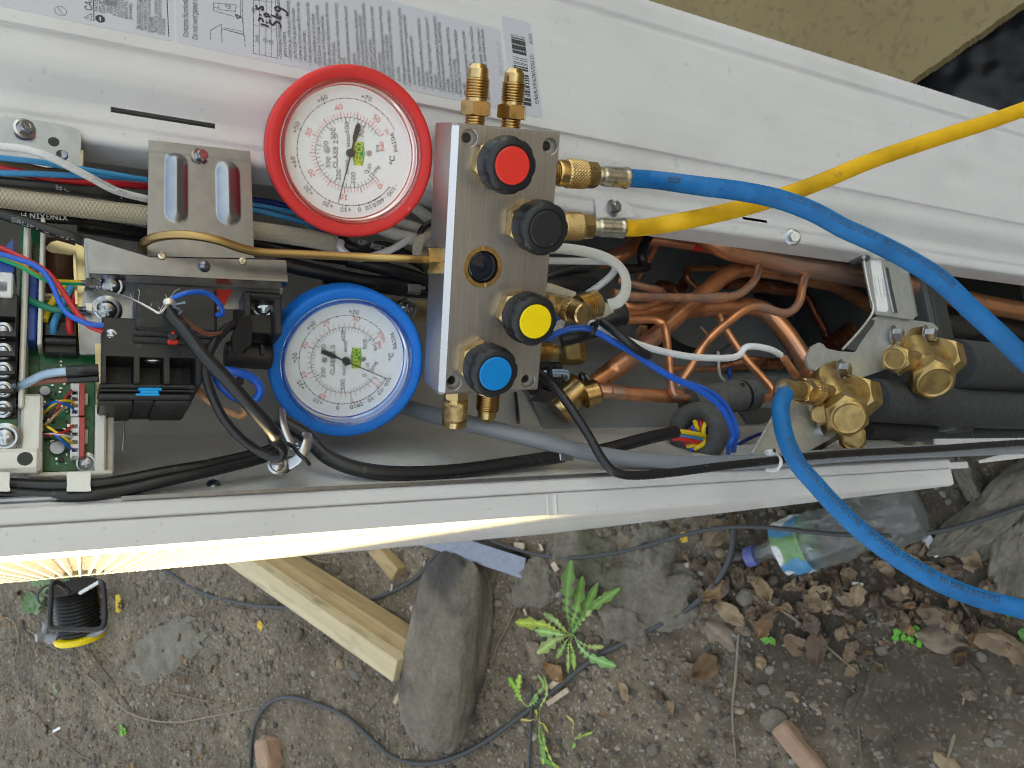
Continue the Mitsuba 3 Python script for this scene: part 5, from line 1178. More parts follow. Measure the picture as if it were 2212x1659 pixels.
pipe('Z6', [(880, 745, .11), (1050, 752, .108), (1200, 748, .106), (1300, 722, .104), (1420, 690, .10), (1500, 690, .10)], 20, 19, None, .3, .5)
pipe('Z6', [(400, 885, .070), (520, 900, .066), (700, 918, .062), (850, 928, .06), (1000, 932, .058)], 46, 21, 'lower pipe from the brass valve into the grey foam', .30, .56, collars=((.0, .22, 1.1),), tarn=[(.0, .3, .7)])
pipe('Z6', [(1000, 895, .052), (1100, 892, .052), (1200, 895, .052), (1290, 900, .054)], 24, 23, None, .3, .5)
pipe('W5', [(1150, 720, .14), (1210, 790, .14), (1280, 940, .14), (1350, 1080, .14), (1400, 1180, .14), (1380, 1260, .14)], 44, 25, None, .2, .25)
pipe('W3', [(1330, 20, .10), (1260, 90, .10), (1210, 190, .10), (1100, 280, .10), (980, 330, .104), (850, 350, .11)], 95, 27, None, .25, .60)
pipe('W3', [(1250, 90, .085), (1400, 110, .083), (1600, 135, .08), (1850, 170, .078), (2100, 215, .076), (2350, 250, .08)], 66, 29, None, .3, .58, tarn=[(.1, .4, .4), (.6, .7, .6)])
upart('pipe_band', [tz('W3', [(1870, 172, .078), (1960, 190, .077)], 70, 18)[0], tz('W3', [(2020, 200, .077), (2110, 216, .076)], 70, 18)[0]], 'm_tag_red', True, label='red painted band on a copper pipe')
pipe('W3', [(1490, 150, .09), (1420, 300, .092), (1340, 430, .094), (1260, 560, .096)], 34, 31, None, .35, .5)
pipe('W3', [(2250, 430, .11), (2050, 430, .11), (1880, 432, .11), (1815, 450, .11), (1810, 520, .11), (1870, 610, .11), (1960, 700, .11)], 36, 33, None, .2, .5)
pipe('W3', [(1050, 560, .06), (1190, 595, .058), (1350, 635, .057), (1480, 665, .057), (1550, 690, .06)], 44, 35, None, .42, .5, tarn=[(0, 1, .6)])
pipe('W3', [(1090, 800, .055), (1160, 840, .053), (1270, 860, .052), (1390, 845, .053), (1480, 800, .056), (1540, 760, .06)], 38, 37, None, .2, .62)
pipe('W5', [(300, 1490, .12), (600, 1470, .12), (800, 1470, .12), (1000, 1480, .12)], 62, 39, None, .2, .35)
pipe('Z7', [(545, 720, .12), (620, 660, .12), (720, 580, .12), (820, 500, .12)], 58, 41, None, .2, .35)
pipe('W5', [(300, 590, .10), (480, 600, .10), (650, 625, .10), (900, 660, .10), (1080, 680, .10)], 66, 43, None, .25, .3, collars=((.3, .5, 1.2),))
pipe('W3', [(1800, 560, .13), (1700, 700, .13), (1640, 640, .13), (1500, 620, .13)], 60, 45, None, .2, .3)
# three small coiled sensor wires of copper and black leads round the compressor
for i_ in range(4):
    cable('coiled_lead', 'thin copper coloured lead in a loose coil behind the diagonal pipe', 'W3', [(1265 + 28 * i_, 1200, .09), (1270 + 25 * i_, 1120, .085), (1310 + 18 * i_, 1060, .082), (1340 + 12 * i_, 1110, .085), (1345 + 12 * i_, 1190, .09)], 9, 'm_tan_wire', 'wire', 'copper coloured leads in a loose coil', n=8)
for i_ in range(5):
    cable('dark_lead', 'black lead bundled in the shadow behind the diagonal pipe', 'Z6', [(720 + 22 * i_, 430, .13), (760 + 22 * i_, 500, .125), (830 + 30 * i_, 590, .125), (960 + 35 * i_, 640, .13)], 14, 'm_black_rubber', 'wire', 'black leads in shadow')
cable('loose_strand', 'single bent copper strand sticking up in the shadow', 'Z6', [(1090, 475, .09), (1120, 505, .088), (1140, 540, .09), (1152, 600, .095)], 7, 'm_tan_wire', 'wire', n=8)
# black pipe elbows near the top
cable('rubber_elbow', 'black rubber sleeved elbow below the yellow hose', 'W3', [(1420, 60, .075), (1360, 140, .072), (1320, 240, .072), (1315, 320, .073), (1340, 390, .076)], 50, 'm_black_rubber', 'pipe sleeve')
cable('rubber_elbow', 'black rubber sleeve lying across behind the white loop', 'W3', [(1050, 440, .078), (1180, 440, .076), (1290, 435, .076), (1380, 420, .078)], 50, 'm_black_rubber', 'pipe sleeve')
# brass solenoid valve at the left end of the pipes
upart('valve_body', [lathe([(-.004, 0), (-.004, .0150), (0, .0160), (.004, .0160), (.006, .0135), (.012, .0125), (.022, .0120), (.024, .010)], zp('Z6', [(165, 990, .085)])[0], axis=nz(zp('Z6', [(330, 830, .075)])[0] - zp('Z6', [(165, 990, .085)])[0]), n=40),
                      lathe([(0, 0), (0, .0100), (.010, .0100), (.012, .0085), (.012, 0)], zp('Z6', [(330, 925, .072)])[0], axis=nz(zp('Z6', [(440, 890, .068)])[0] - zp('Z6', [(330, 925, .072)])[0]), n=32)], 'm_brass', 35, label='round brass valve body where two copper pipes meet')
upart('braze_ring', lathe([(-.001, .0062), (0, .0072), (.0012, .0072), (.002, .0062)], zp('Z6', [(335, 830, .0775)])[0], axis=nz(zp('Z6', [(430, 770, .075)])[0] - zp('Z6', [(335, 830, .0775)])[0]), n=32), 'm_zinc', 40)
sol = thing('solenoid_coil', 'black solenoid coil with pale blue leads behind the lower right of the manifold', 'solenoid')
put(sol + '__housing', [mf(MAN.hull_points(zp('W6', [(610, 1090, .02), (770, 930, .02), (1000, 1020, .02), (860, 1120, .02), (640, 1080, .04), (780, 930, .04), (1000, 1010, .045), (850, 1115, .045)]).tolist())), zbox('W6', 770, 570, 1065, 680, .03, .05, .003), zbox('W6', 790, 690, 1085, 930, .035, .06, .003)], 'm_black_plastic', 20)
put(sol + '__mark', [(lambda m_: (m_.apply_transform(np.array([[1, 0, 0, 0], [0, 0, -1, 0], [0, 1, 0, 0], [0, 0, 0, 1.0]]) ), m_)[1])(m_) for m_ in []] or [plate('W6', [(925 + 28 * i_, 745), (940 + 28 * i_, 745), (940 + 28 * i_, 778), (925 + 28 * i_, 778)], .0345, .0003) for i_ in range(4)], 'm_white_cable', False); labels[sol + '__mark'] = {'kind': 'stuff'}
for i_ in range(2):
    cable('coil_lead', f'pale blue lead looping over the solenoid coil, {"upper" if i_ == 0 else "lower"} of two', 'W6', [(760, 715 + 45 * i_, .030), (900, 695 + 35 * i_, .027), (1040, 690 + 38 * i_, .026), (1110 + 10 * i_, 705 + 45 * i_, .026), (1115 + 8 * i_, 750 + 40 * i_, .028), (1085, 790 + 25 * i_, .034)], 17, 'm_foil_blue', 'wire', n=10)
put(sol + '__tie', zbox('W6', 880, 640, 918, 770, .0235, .05, .0005), 'm_black_plastic', 20)
# a capped brass port between
upart('capped_port', [hexnut(frame(zp('W6', [(1185, 590, .065)])[0], zp('W6', [(1165, 330, .065)])[0] - zp('W6', [(1185, 590, .065)])[0], OUT), .0105, .013, .16),
                       lathe([(0, .0075)] + thread(0, .010, .0078, .0015) + [(.010, 0)], zp('W6', [(1172, 400, .065)])[0], axis=zp('W6', [(1165, 300, .065)])[0] - zp('W6', [(1185, 590, .065)])[0], n=32)], 'm_cast_brass', 25, label='brass cap nut hanging from a port behind the block')
# sleeves and tubes just right of the block
k_ = thing('white_sleeve', 'flat white braided sleeve looping out from behind the block and back', 'cable sleeve')
q_ = zp('W3', [(200, 205, -.002), (360, 212, -.004), (600, 235, -.008), (850, 290, -.012), (1020, 370, -.015), (1120, 480, -.017), (1150, 600, -.018), (1130, 720, -.018), (1060, 800, -.016), (960, 830, -.012)])
mm, uv = tube(q_, rad(q_[4], 12.5), 20, 10, flat=(.55, OUT)); put(k_, mm, 'm_white_braid', True, uv=uv)
put(k_ + '__end', tz('W3', [(985, 850, -.010), (930, 880, -.008), (850, 930, -.004), (800, 960, .0)], 70, 18, 8)[0], 'm_braid', True)
cable('white_tube', 'smooth white tube bent sharply inside the white braided loop', 'W3', [(200, 350, .004), (340, 352, .004), (600, 356, .0), (850, 360, -.004), (970, 368, -.006), (1025, 410, -.007), (1010, 480, -.006), (920, 570, -.002), (800, 660, .004), (720, 710, .008)], 38, 'm_white_cable', 'tube')
cable('cable_end', 'black sleeved cable beside the block, upper of two', 'W3', [(250, 560, .020), (400, 500, .018), (560, 455, .017), (700, 435, .016), (740, 440, .016)], 55, 'm_black_rubber', 'cable')
cable('cable_end', 'black sleeved cable beside the block, lower of two', 'W3', [(250, 640, .012), (400, 620, .010), (600, 600, .009), (720, 580, .009), (780, 560, .010)], 92, 'm_black_rubber', 'cable')
k_ = thing('braided_strap', 'cream braided strap pointing from the block to the service port', 'cable sleeve'); mm, uv = tz('W3', [(240, 640, .006), (340, 660, .005), (470, 705, .004), (590, 745, .003)], 62, 16, flat=(.5, OUT)); put(k_, mm, 'm_braid', True, uv=uv)
cable('hose_end', 'large black rubber cap behind the service port', 'W3', [(700, 1080, .030), (850, 1010, .026), (1000, 950, .022), (1125, 930, .020)], 125, 'm_black_rubber', 'rubber cap')
cable('rubber_sleeve', 'dark rubber sleeve under the blue leads beside the block', 'W3', [(440, 1200, .03), (600, 1160, .026), (720, 1120, .024), (860, 1090, .024)], 95, 'm_black_rubber', 'pipe sleeve')
cable('white_spacer', 'white plastic clip behind the blue leads beside the yellow knob', 'W3', [(440, 970, .03), (420, 1040, .028), (380, 1100, .028), (330, 1140, .03)], 60, 'm_white_cable', 'clip')
wl = cable('sensor_lead', 'white sensor lead crossing the copper pipes to a copper probe', 'W3', [(640, 960, .004), (780, 1030, -.002), (950, 1120, -.006), (1150, 1210, -.008), (1350, 1285, -.008), (1600, 1350, -.006), (1850, 1395, -.004), (2100, 1410, -.002), (2300, 1405, .0), (2390, 1370, .0), (2430, 1310, -.002), (2480, 1285, -.004), (2600, 1290, -.004), (2740, 1325, -.002), (2830, 1375, .002)], 37, 'm_white_cable', 'wire')
pipe('W5', [(930, 1410, .006), (1000, 1510, .010), (1090, 1640, .016)], 42, 47, 'small copper sensor probe', .2, .55)
cable('black_sleeve', 'short black sleeve lying over the blue and white leads', 'W3', [(880, 1010, -.008), (1000, 1100, -.014), (1150, 1220, -.018), (1280, 1320, -.018), (1395, 1385, -.016)], 47, 'm_black_rubber', 'cable sleeve')
cable('blue_lead', 'bright blue lead passing under the black tie, lower of two', 'W3', [(150, 1240, .010), (270, 1205, .006), (420, 1130, .0), (580, 1085, -.005), (720, 1085, -.009), (850, 1140, -.010), (1020, 1240, -.010), (1200, 1340, -.010), (1350, 1440, -.010), (1600, 1600, -.010), (1900, 1740, -.008), (2100, 1870, -.006), (2200, 1980, -.004), (2285, 2140, .0), (2310, 2260, .004), (2270, 2360, .008), (2262, 2440, .016)], 34, 'm_blue_wire', 'wire')
cable('blue_lead', 'bright blue lead passing under the black tie, upper of two', 'W3', [(300, 1010, .016), (430, 960, .012), (560, 940, .006), (760, 1000, .0), (900, 1060, -.003), (1050, 1140, -.004), (1200, 1240, -.003), (1320, 1400, -.004), (1450, 1500, -.006), (1700, 1640, -.006), (1950, 1730, -.004), (2120, 1820, -.002), (2240, 1940, .0), (2320, 2100, .003), (2355, 2240, .006), (2330, 2320, .010), (2320, 2420, .018)], 33, 'm_blue_wire', 'wire')
tie = thing('cable_tie', 'black cable tie round the blue and white leads beside the block', 'cable tie')
put(tie, [tz('W3', [(845, 1000, -.016), (825, 1060, -.018), (790, 1130, -.018), (740, 1165, -.014)], 26, 12, flat=(.35, OUT))[0], zbox('W3', 815, 1000, 870, 1035, -.021, -.014, .0005)], 'm_black_plastic', 35)
# grey foam round the pipe, with a tie
fo = upart('pipe_foam', [tube(zp('V8', [(590, 260, .052), (800, 220, .052), (1000, 180, .052), (1150, 165, .052), (1280, 150, .052)]), rad(P(1600, 860, .05), 34), 24)[0]], 'm_foam_grey', 40, label='grey foam sleeve held by a black tie on a copper pipe')
put(unit + '__pipe_foam__tie', [lathe([(-.0016, .0118), (-.0016, .0127), (.0016, .0127), (.0016, .0118)], zp('V8', [(1155, 165, .052)])[0], axis=zp('V8', [(1280, 150, .052)])[0] - zp('V8', [(1000, 180, .052)])[0], n=40), zbox('V8', 1165, 20, 1200, 60, .040, .046, .0005)], 'm_black_plastic', 30)
cable('white_strap', 'white paper strap tied round dark leads deep in the bay', 'W5', [(215, 1340, .10), (225, 1420, .098), (222, 1500, .098), (240, 1600, .10), (290, 1660, .105)], 20, 'm_white_cable', 'strap', n=10, flat=(.4, OUT))
cable('dark_plug', 'dark grey plug bundle deep behind the white lead', 'W5', [(260, 1400, .12), (320, 1340, .118), (400, 1300, .12)], 62, 'm_jacket', 'plug')
cable('blue_stub', 'short blue and white lead end below the dark plug bundle', 'W5', [(330, 1520, .10), (340, 1570, .098), (345, 1630, .10)], 22, 'm_blue_wire', 'wire')
# ferrite choke with its winding of coloured leads
fc = thing('cable_choke', 'grey foam covered ring choke with coloured leads wound through it', 'choke')
fo_ = zp('V8', [(690, 560, .040)])[0]; fx = nz(nz(EYE - fo_) + R @ np.array([-.5, -.1, 0]))
ro = rad(fo_, 25.5)
tor = [(0 + .010 * math.cos(a_), ro + .0070 + .0070 * math.sin(a_)) for a_ in np.linspace(0, 2 * np.pi, 25)]
put(fc + '__ring', lathe(tor, fo_, axis=fx, n=56), 'm_foam_grey', True)
put(fc + '__wrap', [mf(MAN.hull_points(zp('V8', [(470, 660, .05), (500, 830, .05), (1095, 830, .045), (1080, 480, .045), (900, 400, .05), (480, 650, .07), (500, 830, .08), (1095, 830, .08), (1080, 420, .08)]).tolist()))], 'm_foam_grey', 30)
put(fc + '__core', lathe([(0, 0), (0, ro * 1.1)], fo_ - fx * .008, axis=fx, n=32), 'm_dark_cavity', 30)
cols = ['m_yellow_wire', 'm_red_wire', 'm_sky_wire', 'm_yellow_wire', 'm_blue_wire', 'm_red_wire']
cn = ['yellow', 'red', 'pale blue', 'yellow', 'blue', 'red']
for i_, (m_, pt_) in enumerate(zip(['m_yellow_wire', 'm_sky_wire', 'm_red_wire', 'm_yellow_wire', 'm_red_wire', 'm_yellow_wire', 'm_sky_wire', 'm_yellow_wire', 'm_red_wire', 'm_blue_wire', 'm_blue_wire', 'm_sky_wire', 'm_red_wire', 'm_yellow_wire'],
    [[(400, 545, .030), (480, 548, .028), (600, 565, .027), (730, 590, .030), (800, 610, .036)], [(400, 590, .032), (500, 595, .030), (620, 615, .030), (740, 640, .034)], [(400, 630, .031), (480, 630, .029), (600, 650, .029), (720, 670, .034)], [(805, 400, .034), (765, 460, .030), (745, 540, .029), (755, 620, .032), (775, 660, .038)],
     [(725, 400, .036), (715, 460, .033), (720, 530, .034), (735, 580, .038)], [(650, 440, .036), (670, 500, .033), (700, 550, .035), (720, 580, .038)], [(815, 470, .036), (795, 530, .034), (800, 580, .037)], [(640, 740, .034), (700, 715, .031), (770, 660, .031), (800, 610, .035)],
     [(540, 680, .036), (600, 685, .034), (680, 700, .036)], [(590, 745, .036), (640, 730, .034), (700, 715, .037)], [(610, 500, .037), (650, 540, .035), (700, 570, .038)], [(690, 420, .038), (700, 470, .036), (710, 530, .039)], [(580, 530, .038), (600, 560, .037), (650, 570, .039)], [(560, 715, .035), (620, 700, .033), (690, 690, .036)]])):
    nm = {'m_yellow_wire': 'yellow', 'm_sky_wire': 'pale blue', 'm_red_wire': 'red', 'm_blue_wire': 'blue'}[m_]
    cable('choke_winding', f'{nm} lead wound through the grey ring choke', 'V8', pt_, 26, m_, 'wire', f'{nm} leads wound through the choke', n=10)
cable('choke_cable', 'black sleeved cable feeding coloured leads into the ring choke', 'Z6', [(180, 1330, .04), (330, 1310, .036), (500, 1270, .032), (700, 1215, .029), (850, 1180, .028), (935, 1160, .028)], 42, 'm_black_rubber')
cable('navy_lead', 'dark blue lead running from the choke towards the lower bracket', 'V8', [(1090, 720, .05), (1200, 650, .05), (1330, 590, .05), (1500, 550, .05)], 20, 'm_navy_wire', 'wire')
cable('dark_jacket_fold', 'dark padded jacket of the compressor beside the choke', 'V8', [(1100, 480, .11), (1250, 450, .11), (1420, 430, .115)], 160, 'm_jacket', 'jacket')
# long cables along the bottom of the bay
cable('grey_cable', 'thick smooth grey cable along the bottom of the bay', 'O', [(760, 800, .10), (830, 858, .085), (880, 880, .07), (930, 895, .05), (1000, 912, .028), (1129, 943, .010), (1251, 974, .006), (1383, 994, .003), (1516, 1001, .0), (1660, 996, -.003), (1800, 985, -.004), (1950, 977, -.004), (2100, 972, -.004), (2300, 965, -.004)], 17.5, 'm_grey_cable', n=20)
cable('black_cable', 'slim worn black cable curving under the block and along the grey cable', 'O', [(1140, 790, .010), (1172, 812, .0), (1200, 838, -.006), (1232, 880, -.010), (1270, 938, -.013), (1300, 990, -.014), (1325, 1018, -.015), (1365, 1027, -.016), (1450, 1021, -.016), (1560, 1007, -.017), (1680, 994, -.018), (1760, 985, -.018), (1860, 978, -.017), (2000, 971, -.016), (2120, 962, -.014), (2300, 950, -.012)], 9.5, 'm_black_rubber', n=16)
cable('thick_cable', 'thick black cable along the bottom left of the bay, upper of two', 'W7', [(-200, 200, .010), (80, 200, .008), (350, 215, .006), (650, 205, .004), (900, 170, .004), (1200, 110, .004), (1500, 60, .005), (1850, -20, .010), (2050, -80, .014)], 46, 'm_black_rubber')
cable('thick_cable', 'thick black cable along the bottom left of the bay, lower of two', 'W7', [(-200, 270, .006), (80, 272, .005), (350, 285, .003), (650, 275, .001), (900, 240, .001), (1200, 170, .001), (1500, 105, .003), (1850, 20, .008), (2050, -40, .012)], 46, 'm_black_rubber')
cable('thick_cable', 'thick black cable from the metal clamp along the bay floor to a silver tag', 'O', [(600, 905, .022), (660, 940, .018), (705, 985, .012), (770, 1012, .008), (860, 1023, .006), (980, 1018, .006), (1100, 1002, .007), (1215, 985, .009)], 16.5, 'm_black_rubber', n=18)
upart('cable_tag', zbox('O', 1210, 978, 1240, 995, .004, .006, .0005), 'm_bright_steel', 20)
# P-clamp on the thick cable, with the bent chrome strap
pcl = thing('p_clamp', 'bent metal strap clamp with a screw holding the thick black cables', 'clamp')
put(pcl + '__strap', [tz('O', [(662, 936, -.006), (665, 955, -.010), (650, 985, -.010), (630, 1000, -.006), (600, 1018, .0)], 11, 12, flat=(.25, OUT))[0], tz('O', [(608, 884, .012), (612, 915, .006), (622, 945, .002), (634, 965, -.002), (646, 962, -.004)], 8, 12, flat=(.3, OUT))[0]], 'm_bright_steel', 35)
put(pcl + '__foot', [mf(MAN.hull_points(zp('O', [(590, 990, -.004), (600, 1024, -.004), (622, 1022, -.004), (655, 985, -.006), (625, 985, -.006), (592, 992, .004), (600, 1024, .004), (655, 988, .004)]).tolist()))], 'm_black_plastic', 30)
bolt(pcl, P(600, 1004, -.005), nz([.1, -1, 0]), .0034, 'screw', hexa=False)
cable('clip_cord', 'thin black cord hanging beside the metal strap clamp', 'O', [(585, 955, .0), (625, 960, -.004), (650, 985, -.012), (662, 995, -.012), (668, 1003, -.010)], 4.5, 'm_black_rubber', 'cord', n=10)
# white clip that holds the cables to the flange
pc2 = thing('cable_clip', 'small white plastic clip holding the cables to the front flange', 'clip')
put(pc2, [tz('V8', [(1440, 970, -.010), (1530, 968, -.020), (1580, 930, -.026), (1592, 870, -.026), (1565, 825, -.018), (1520, 790, -.008)], 24, 14, flat=(.6, OUT))[0], zbox('V8', 1470, 740, 1560, 815, -.010, -.004, .001)], 'm_white_cable', 35)
put(numbered(pc2 + '__hole'), lathe([(0, .0016), (.0002, .0014), (.0002, 0)], zp('V8', [(1520, 760, -.0101)])[0], axis=OUT, n=16), 'm_dark_cavity', 20)

# ------------------------------------------------------------------ service valves and their brackets
vb = upart('valve_bracket', plate('Z7', [(415, 790), (440, 720), (490, 678), (520, 700), (545, 715), (610, 728), (705, 735), (812, 530), (850, 512), (1060, 545), (1165, 560), (1200, 590), (1185, 625), (1040, 700), (900, 830), (760, 880), (600, 915), (460, 850)], .012, .0022, .0012), 'm_zinc_light', 25, label='zinc bracket plate that carries the two brass service valves')
put(vb + '__tab', [plate('Z7', [(412, 770), (445, 700), (490, 676), (520, 690), (540, 730), (520, 800), (470, 845), (430, 830)], .006, .002, .002)], 'm_zinc_light', 25)
put(vb + '__slot', [plate('Z7', [(650, 712), (700, 728), (815, 570), (822, 545), (800, 540)], .0112, .0006)], 'm_zinc', 25)
put(vb + '__upright', [bent('Z7', [(752, 185, .008), (790, 165, .008), (1010, 225, .008), (1065, 520, .008), (1050, 540, .008), (832, 508, .008), (808, 470, .008)], .0018),
                         bent('Z7', [(1010, 225, .0082), (1022, 232, .03), (1078, 520, .03), (1065, 520, .0082)], .0015)], 'm_zinc_light', 22)
put(vb + '__upright_rib', tz('Z7', [(885, 235, .0075), (910, 360, .0075), (940, 500, .0075)], 24, 14, flat=(.4, OUT))[0], 'm_zinc', True)
put(vb + '__upright_edge', tz('Z7', [(755, 188, .0072), (772, 290, .0072), (795, 400, .0072), (812, 468, .0072), (800, 515, .0085), (720, 620, .010), (630, 718, .012)], 8, 10)[0], 'm_zinc_light', True)
put(vb + '__upright_cap', [zbox('Z7', 755, 130, 800, 185, .004, .02, .002), zbox('Z7', 800, 135, 860, 165, .004, .02, .002)], 'm_zinc', 25)
put(vb + '__sticker', bent('Z7', [(796, 190, .0076), (856, 188, .0076), (902, 478, .0076), (890, 496, .0076), (838, 490, .0076)], .0003), 'm_white_paper', 20)
for s_, x_, y_, h_ in (('148070300634R01', 838, 400, .0014), ('2019.06.14 0007', 862, 405, .0017), ('QC PASS  RoHS', 885, 405, .0017)):
    m_ = text2d(s_, h_, False, .95)
    o_ = zp('Z7', [(x_, y_, .0072)])[0]; a_ = nz(zp('Z7', [(x_ - 36, y_ - 250, .0072)])[0] - o_); b_ = nz(np.cross(OUT, a_)); Mx = np.eye(4); Mx[:3, 0], Mx[:3, 1], Mx[:3, 2], Mx[:3, 3] = a_, b_, OUT, o_
    m_.apply_transform(Mx); put(numbered(vb + '__sticker_print'), m_, 'm_pale_ink', False)
upart('lower_bracket', [bent('Z7', [(82, 1350, -.002), (330, 915, .016), (440, 1060, .010), (620, 1200, .004), (560, 1250, .002), (400, 1335, -.002)], .002), tz('Z7', [(90, 1340, -.004), (200, 1150, .004), (310, 950, .012)], 10, 10)[0]], 'm_zinc_light', 25, label='zinc bracket running down to the front flange under the left valve')
upart('lower_flange', [bent('Z7', [(240, 960, .016), (290, 912, .016), (330, 925, .016), (310, 990, .014), (250, 1000, .016)], .0015)], 'm_zinc', 25)
def hexcap(o, z, r, h, parent, name='cap', dome=.25, mat_='m_cast_brass'):
    z = nz(z)
    hx = hexnut(frame(o, z, [.3, .2, 1]), r, h, .16)
    dm = lathe([(h, r * .86), (h + r * .10, r * .78), (h + r * .14, r * .70), (h + r * .10, r * .62), (h + r * .10, 0)], o, axis=z, n=36)
    return put(numbered(parent + '__' + name), [hx, dm], mat_, 22)
def valve(name, label, pts, w):
    k = upart(name, pts['body'], 'm_cast_brass', 35, label=label); return k
BZ = 'Z7'
def V_(x, y, w): return zp(BZ, [(x, y, w)])[0]
# left valve
ear = bent(BZ, [(470, 900, .008), (540, 810, .006), (580, 785, .006), (640, 790, .006), (665, 830, .006), (640, 880, .006), (590, 930, .006), (540, 960, .006)], .006)
b1 = [ear, tube(np.array([V_(520, 880, .010), V_(560, 960, .0), V_(610, 1040, -.008), V_(650, 1090, -.013)]), [.0105, .0110, .0105, .0100], 24)[0],
      tube(np.array([V_(585, 985, -.004), V_(650, 985, -.002), V_(720, 1000, .002)]), .0085, 20)[0], tube(np.array([V_(580, 985, -.004), V_(520, 975, -.006), V_(480, 975, -.008)]), .0068, 20)[0],
      tube(np.array([V_(600, 1080, .0), V_(660, 1190, .002), V_(690, 1235, .0)]), .0068, 20)[0], tube(np.array([V_(540, 1030, .002), V_(510, 1080, .0)]), .005, 16)[0]]
v1 = upart('service_valve', b1, 'm_cast_brass', 35, label='left brass service valve with the blue hose screwed on')
hexcap(V_(632, 1085, -.013), V_(692, 1155, -.030) - V_(622, 1072, -.008), .0165, .014, v1)
hexcap(V_(690, 985, .0), V_(820, 1020, .006) - V_(690, 985, .0), .0170, .018, v1, 'union_nut')
hexcap(V_(520, 1090, -.002), V_(470, 1120, -.014) - V_(530, 1080, .0), .0088, .010, v1, 'port_cap')
hexcap(V_(680, 1225, .000), V_(705, 1275, -.012) - V_(680, 1215, .002), .0108, .010, v1, 'port_cap')
bolt(v1, V_(612, 840, .0055), nz([-.25, -1, -.35]), .0058)
put(numbered(v1 + '__bolt'), lathe([(0, .005), (.004, .005), (.005, 0)], V_(455, 1062, .004), axis=OUT, n=20), 'm_bright_steel', 30)
put(numbered(v1 + '__bolt'), lathe([(0, .006), (.004, .006), (.005, 0)], V_(505, 1190, .004), axis=OUT, n=20), 'm_bright_steel', 30)
for i_, (s_, x_, y_, hgt) in enumerate((('Z/II', 672, 1150, .0036), ('111', 470, 1110, .0028))):
    pass
# hose coupling at the left valve: knurled nut, hexagon and a bent nose
ho_ = V_(330, 955, -.012); hz = nz(V_(480, 975, -.008) - ho_)
pr, fn = knurl(.0100, .020, .030, hz)
put(bh + '__valve_coupling', [hexnut(frame(ho_ + hz * .010, hz, OUT), .0098, .010, .12), lathe(pr, ho_, axis=hz, n=150, fn=fn), lathe([(0, 0), (0, .0068), (.010, .0075)], ho_, axis=hz, n=30)], 'm_brass', 30)
labels[bh + '__valve_coupling'] = {'label': 'brass coupling on the service valve'}
put(bh + '__bend', tube(np.array([V_(275, 985, -.030), V_(272, 955, -.028), V_(290, 940, -.022), V_(330, 953, -.014), V_(360, 960, -.011)]), [.0050, .0058, .0060, .0062], 18)[0], 'm_cast_brass', True)
put(bh + '__valve_ferrule', lathe([(-.006, .0056), (-.002, .0062), (.003, .0062), (.004, .0055)], V_(272, 975, -.030), axis=nz(V_(275, 940, -.027) - V_(268, 1010, -.033)), n=28), 'm_ferrule', 40)
# right valve
ear = bent(BZ, [(985, 690, .008), (1040, 630, .006), (1075, 585, .006), (1130, 580, .006), (1160, 620, .006), (1120, 680, .006), (1090, 740, .008), (1030, 750, .008)], .006)
b2 = [ear, tube(np.array([V_(1050, 690, .010), V_(1085, 770, .002), V_(1120, 830, -.006), V_(1150, 870, -.010)]), [.0110, .0120, .0112, .0105], 24)[0], tube(np.array([V_(1095, 770, .0), V_(1170, 760, .002), V_(1230, 770, .004)]), .0095, 20)[0],
      tube(np.array([V_(1075, 780, .0), V_(1010, 790, -.004), V_(960, 780, -.006)]), .0080, 20)[0]]
v2 = upart('service_valve', b2, 'm_cast_brass', 35, label='right brass service valve with three capped ports')
hexcap(V_(1140, 860, -.006), V_(1205, 940, -.022) - V_(1120, 830, -.004), .0190, .013, v2)
hexcap(V_(1200, 755, .002), V_(1310, 800, .010) - V_(1200, 755, .002), .0180, .018, v2, 'union_nut')
hexcap(V_(975, 780, -.004), V_(890, 765, -.012) - V_(1000, 785, -.003), .0120, .012, v2, 'port_cap')
bolt(v2, V_(1118, 635, .0055), nz([-.25, -1, -.35]), .0062)
bolt(vb, V_(928, 632, .0105), nz([-.25, -1, -.35]), .0058)
put(numbered(v2 + '__bolt'), lathe([(0, .005), (.004, .005), (.005, 0)], V_(945, 852, .006), axis=OUT, n=20), 'm_bright_steel', 30)
# black foam round the field pipes
for i_, (pts_, r_, lb) in enumerate((([(1270, 800, .022), (1340, 808, .024), (1500, 818, .03), (1720, 830, .036), (2100, 850, .05), (2700, 880, .08)], 148, 'thick black pipe insulation from the right service valve'),
                                     ([(790, 1015, .018), (860, 1024, .020), (1100, 1045, .026), (1400, 1070, .034), (1720, 1085, .040), (2100, 1100, .055), (2700, 1120, .09)], 128, 'thick black pipe insulation from the left service valve'),
                                     ([(760, 1190, .050), (900, 1198, .052), (1200, 1208, .056), (1500, 1212, .06), (1720, 1212, .064), (2400, 1220, .09)], 62, 'thin black pipe insulation below the two thick ones'))):
    q_ = zp('Z7', pts_); mm, uv = tube(q_, r_ * .3638 * mpp(q_[1]), 30, 8)
    put(thing('pipe_insulation', lb, 'pipe insulation'), mm, 'm_foam', 35)
upart('drain_pipe', tube(zp('Z7', [(1130, 560, .06), (1200, 600, .058), (1300, 610, .06), (1420, 600, .07), (1700, 640, .1)]), rad(P(2030, 700, .06), 36), 24)[0], 'm_black_plastic', True)
upart('gap_blackout', plate('O', [(1840, 525), (2600, 635), (2600, 960), (1840, 800)], .15, .002), 'm_dark_cavity', 20, label='added dark panel that blacks out the gap behind the lower right pipes')  # dark panel added so the gap behind the pipes comes out black
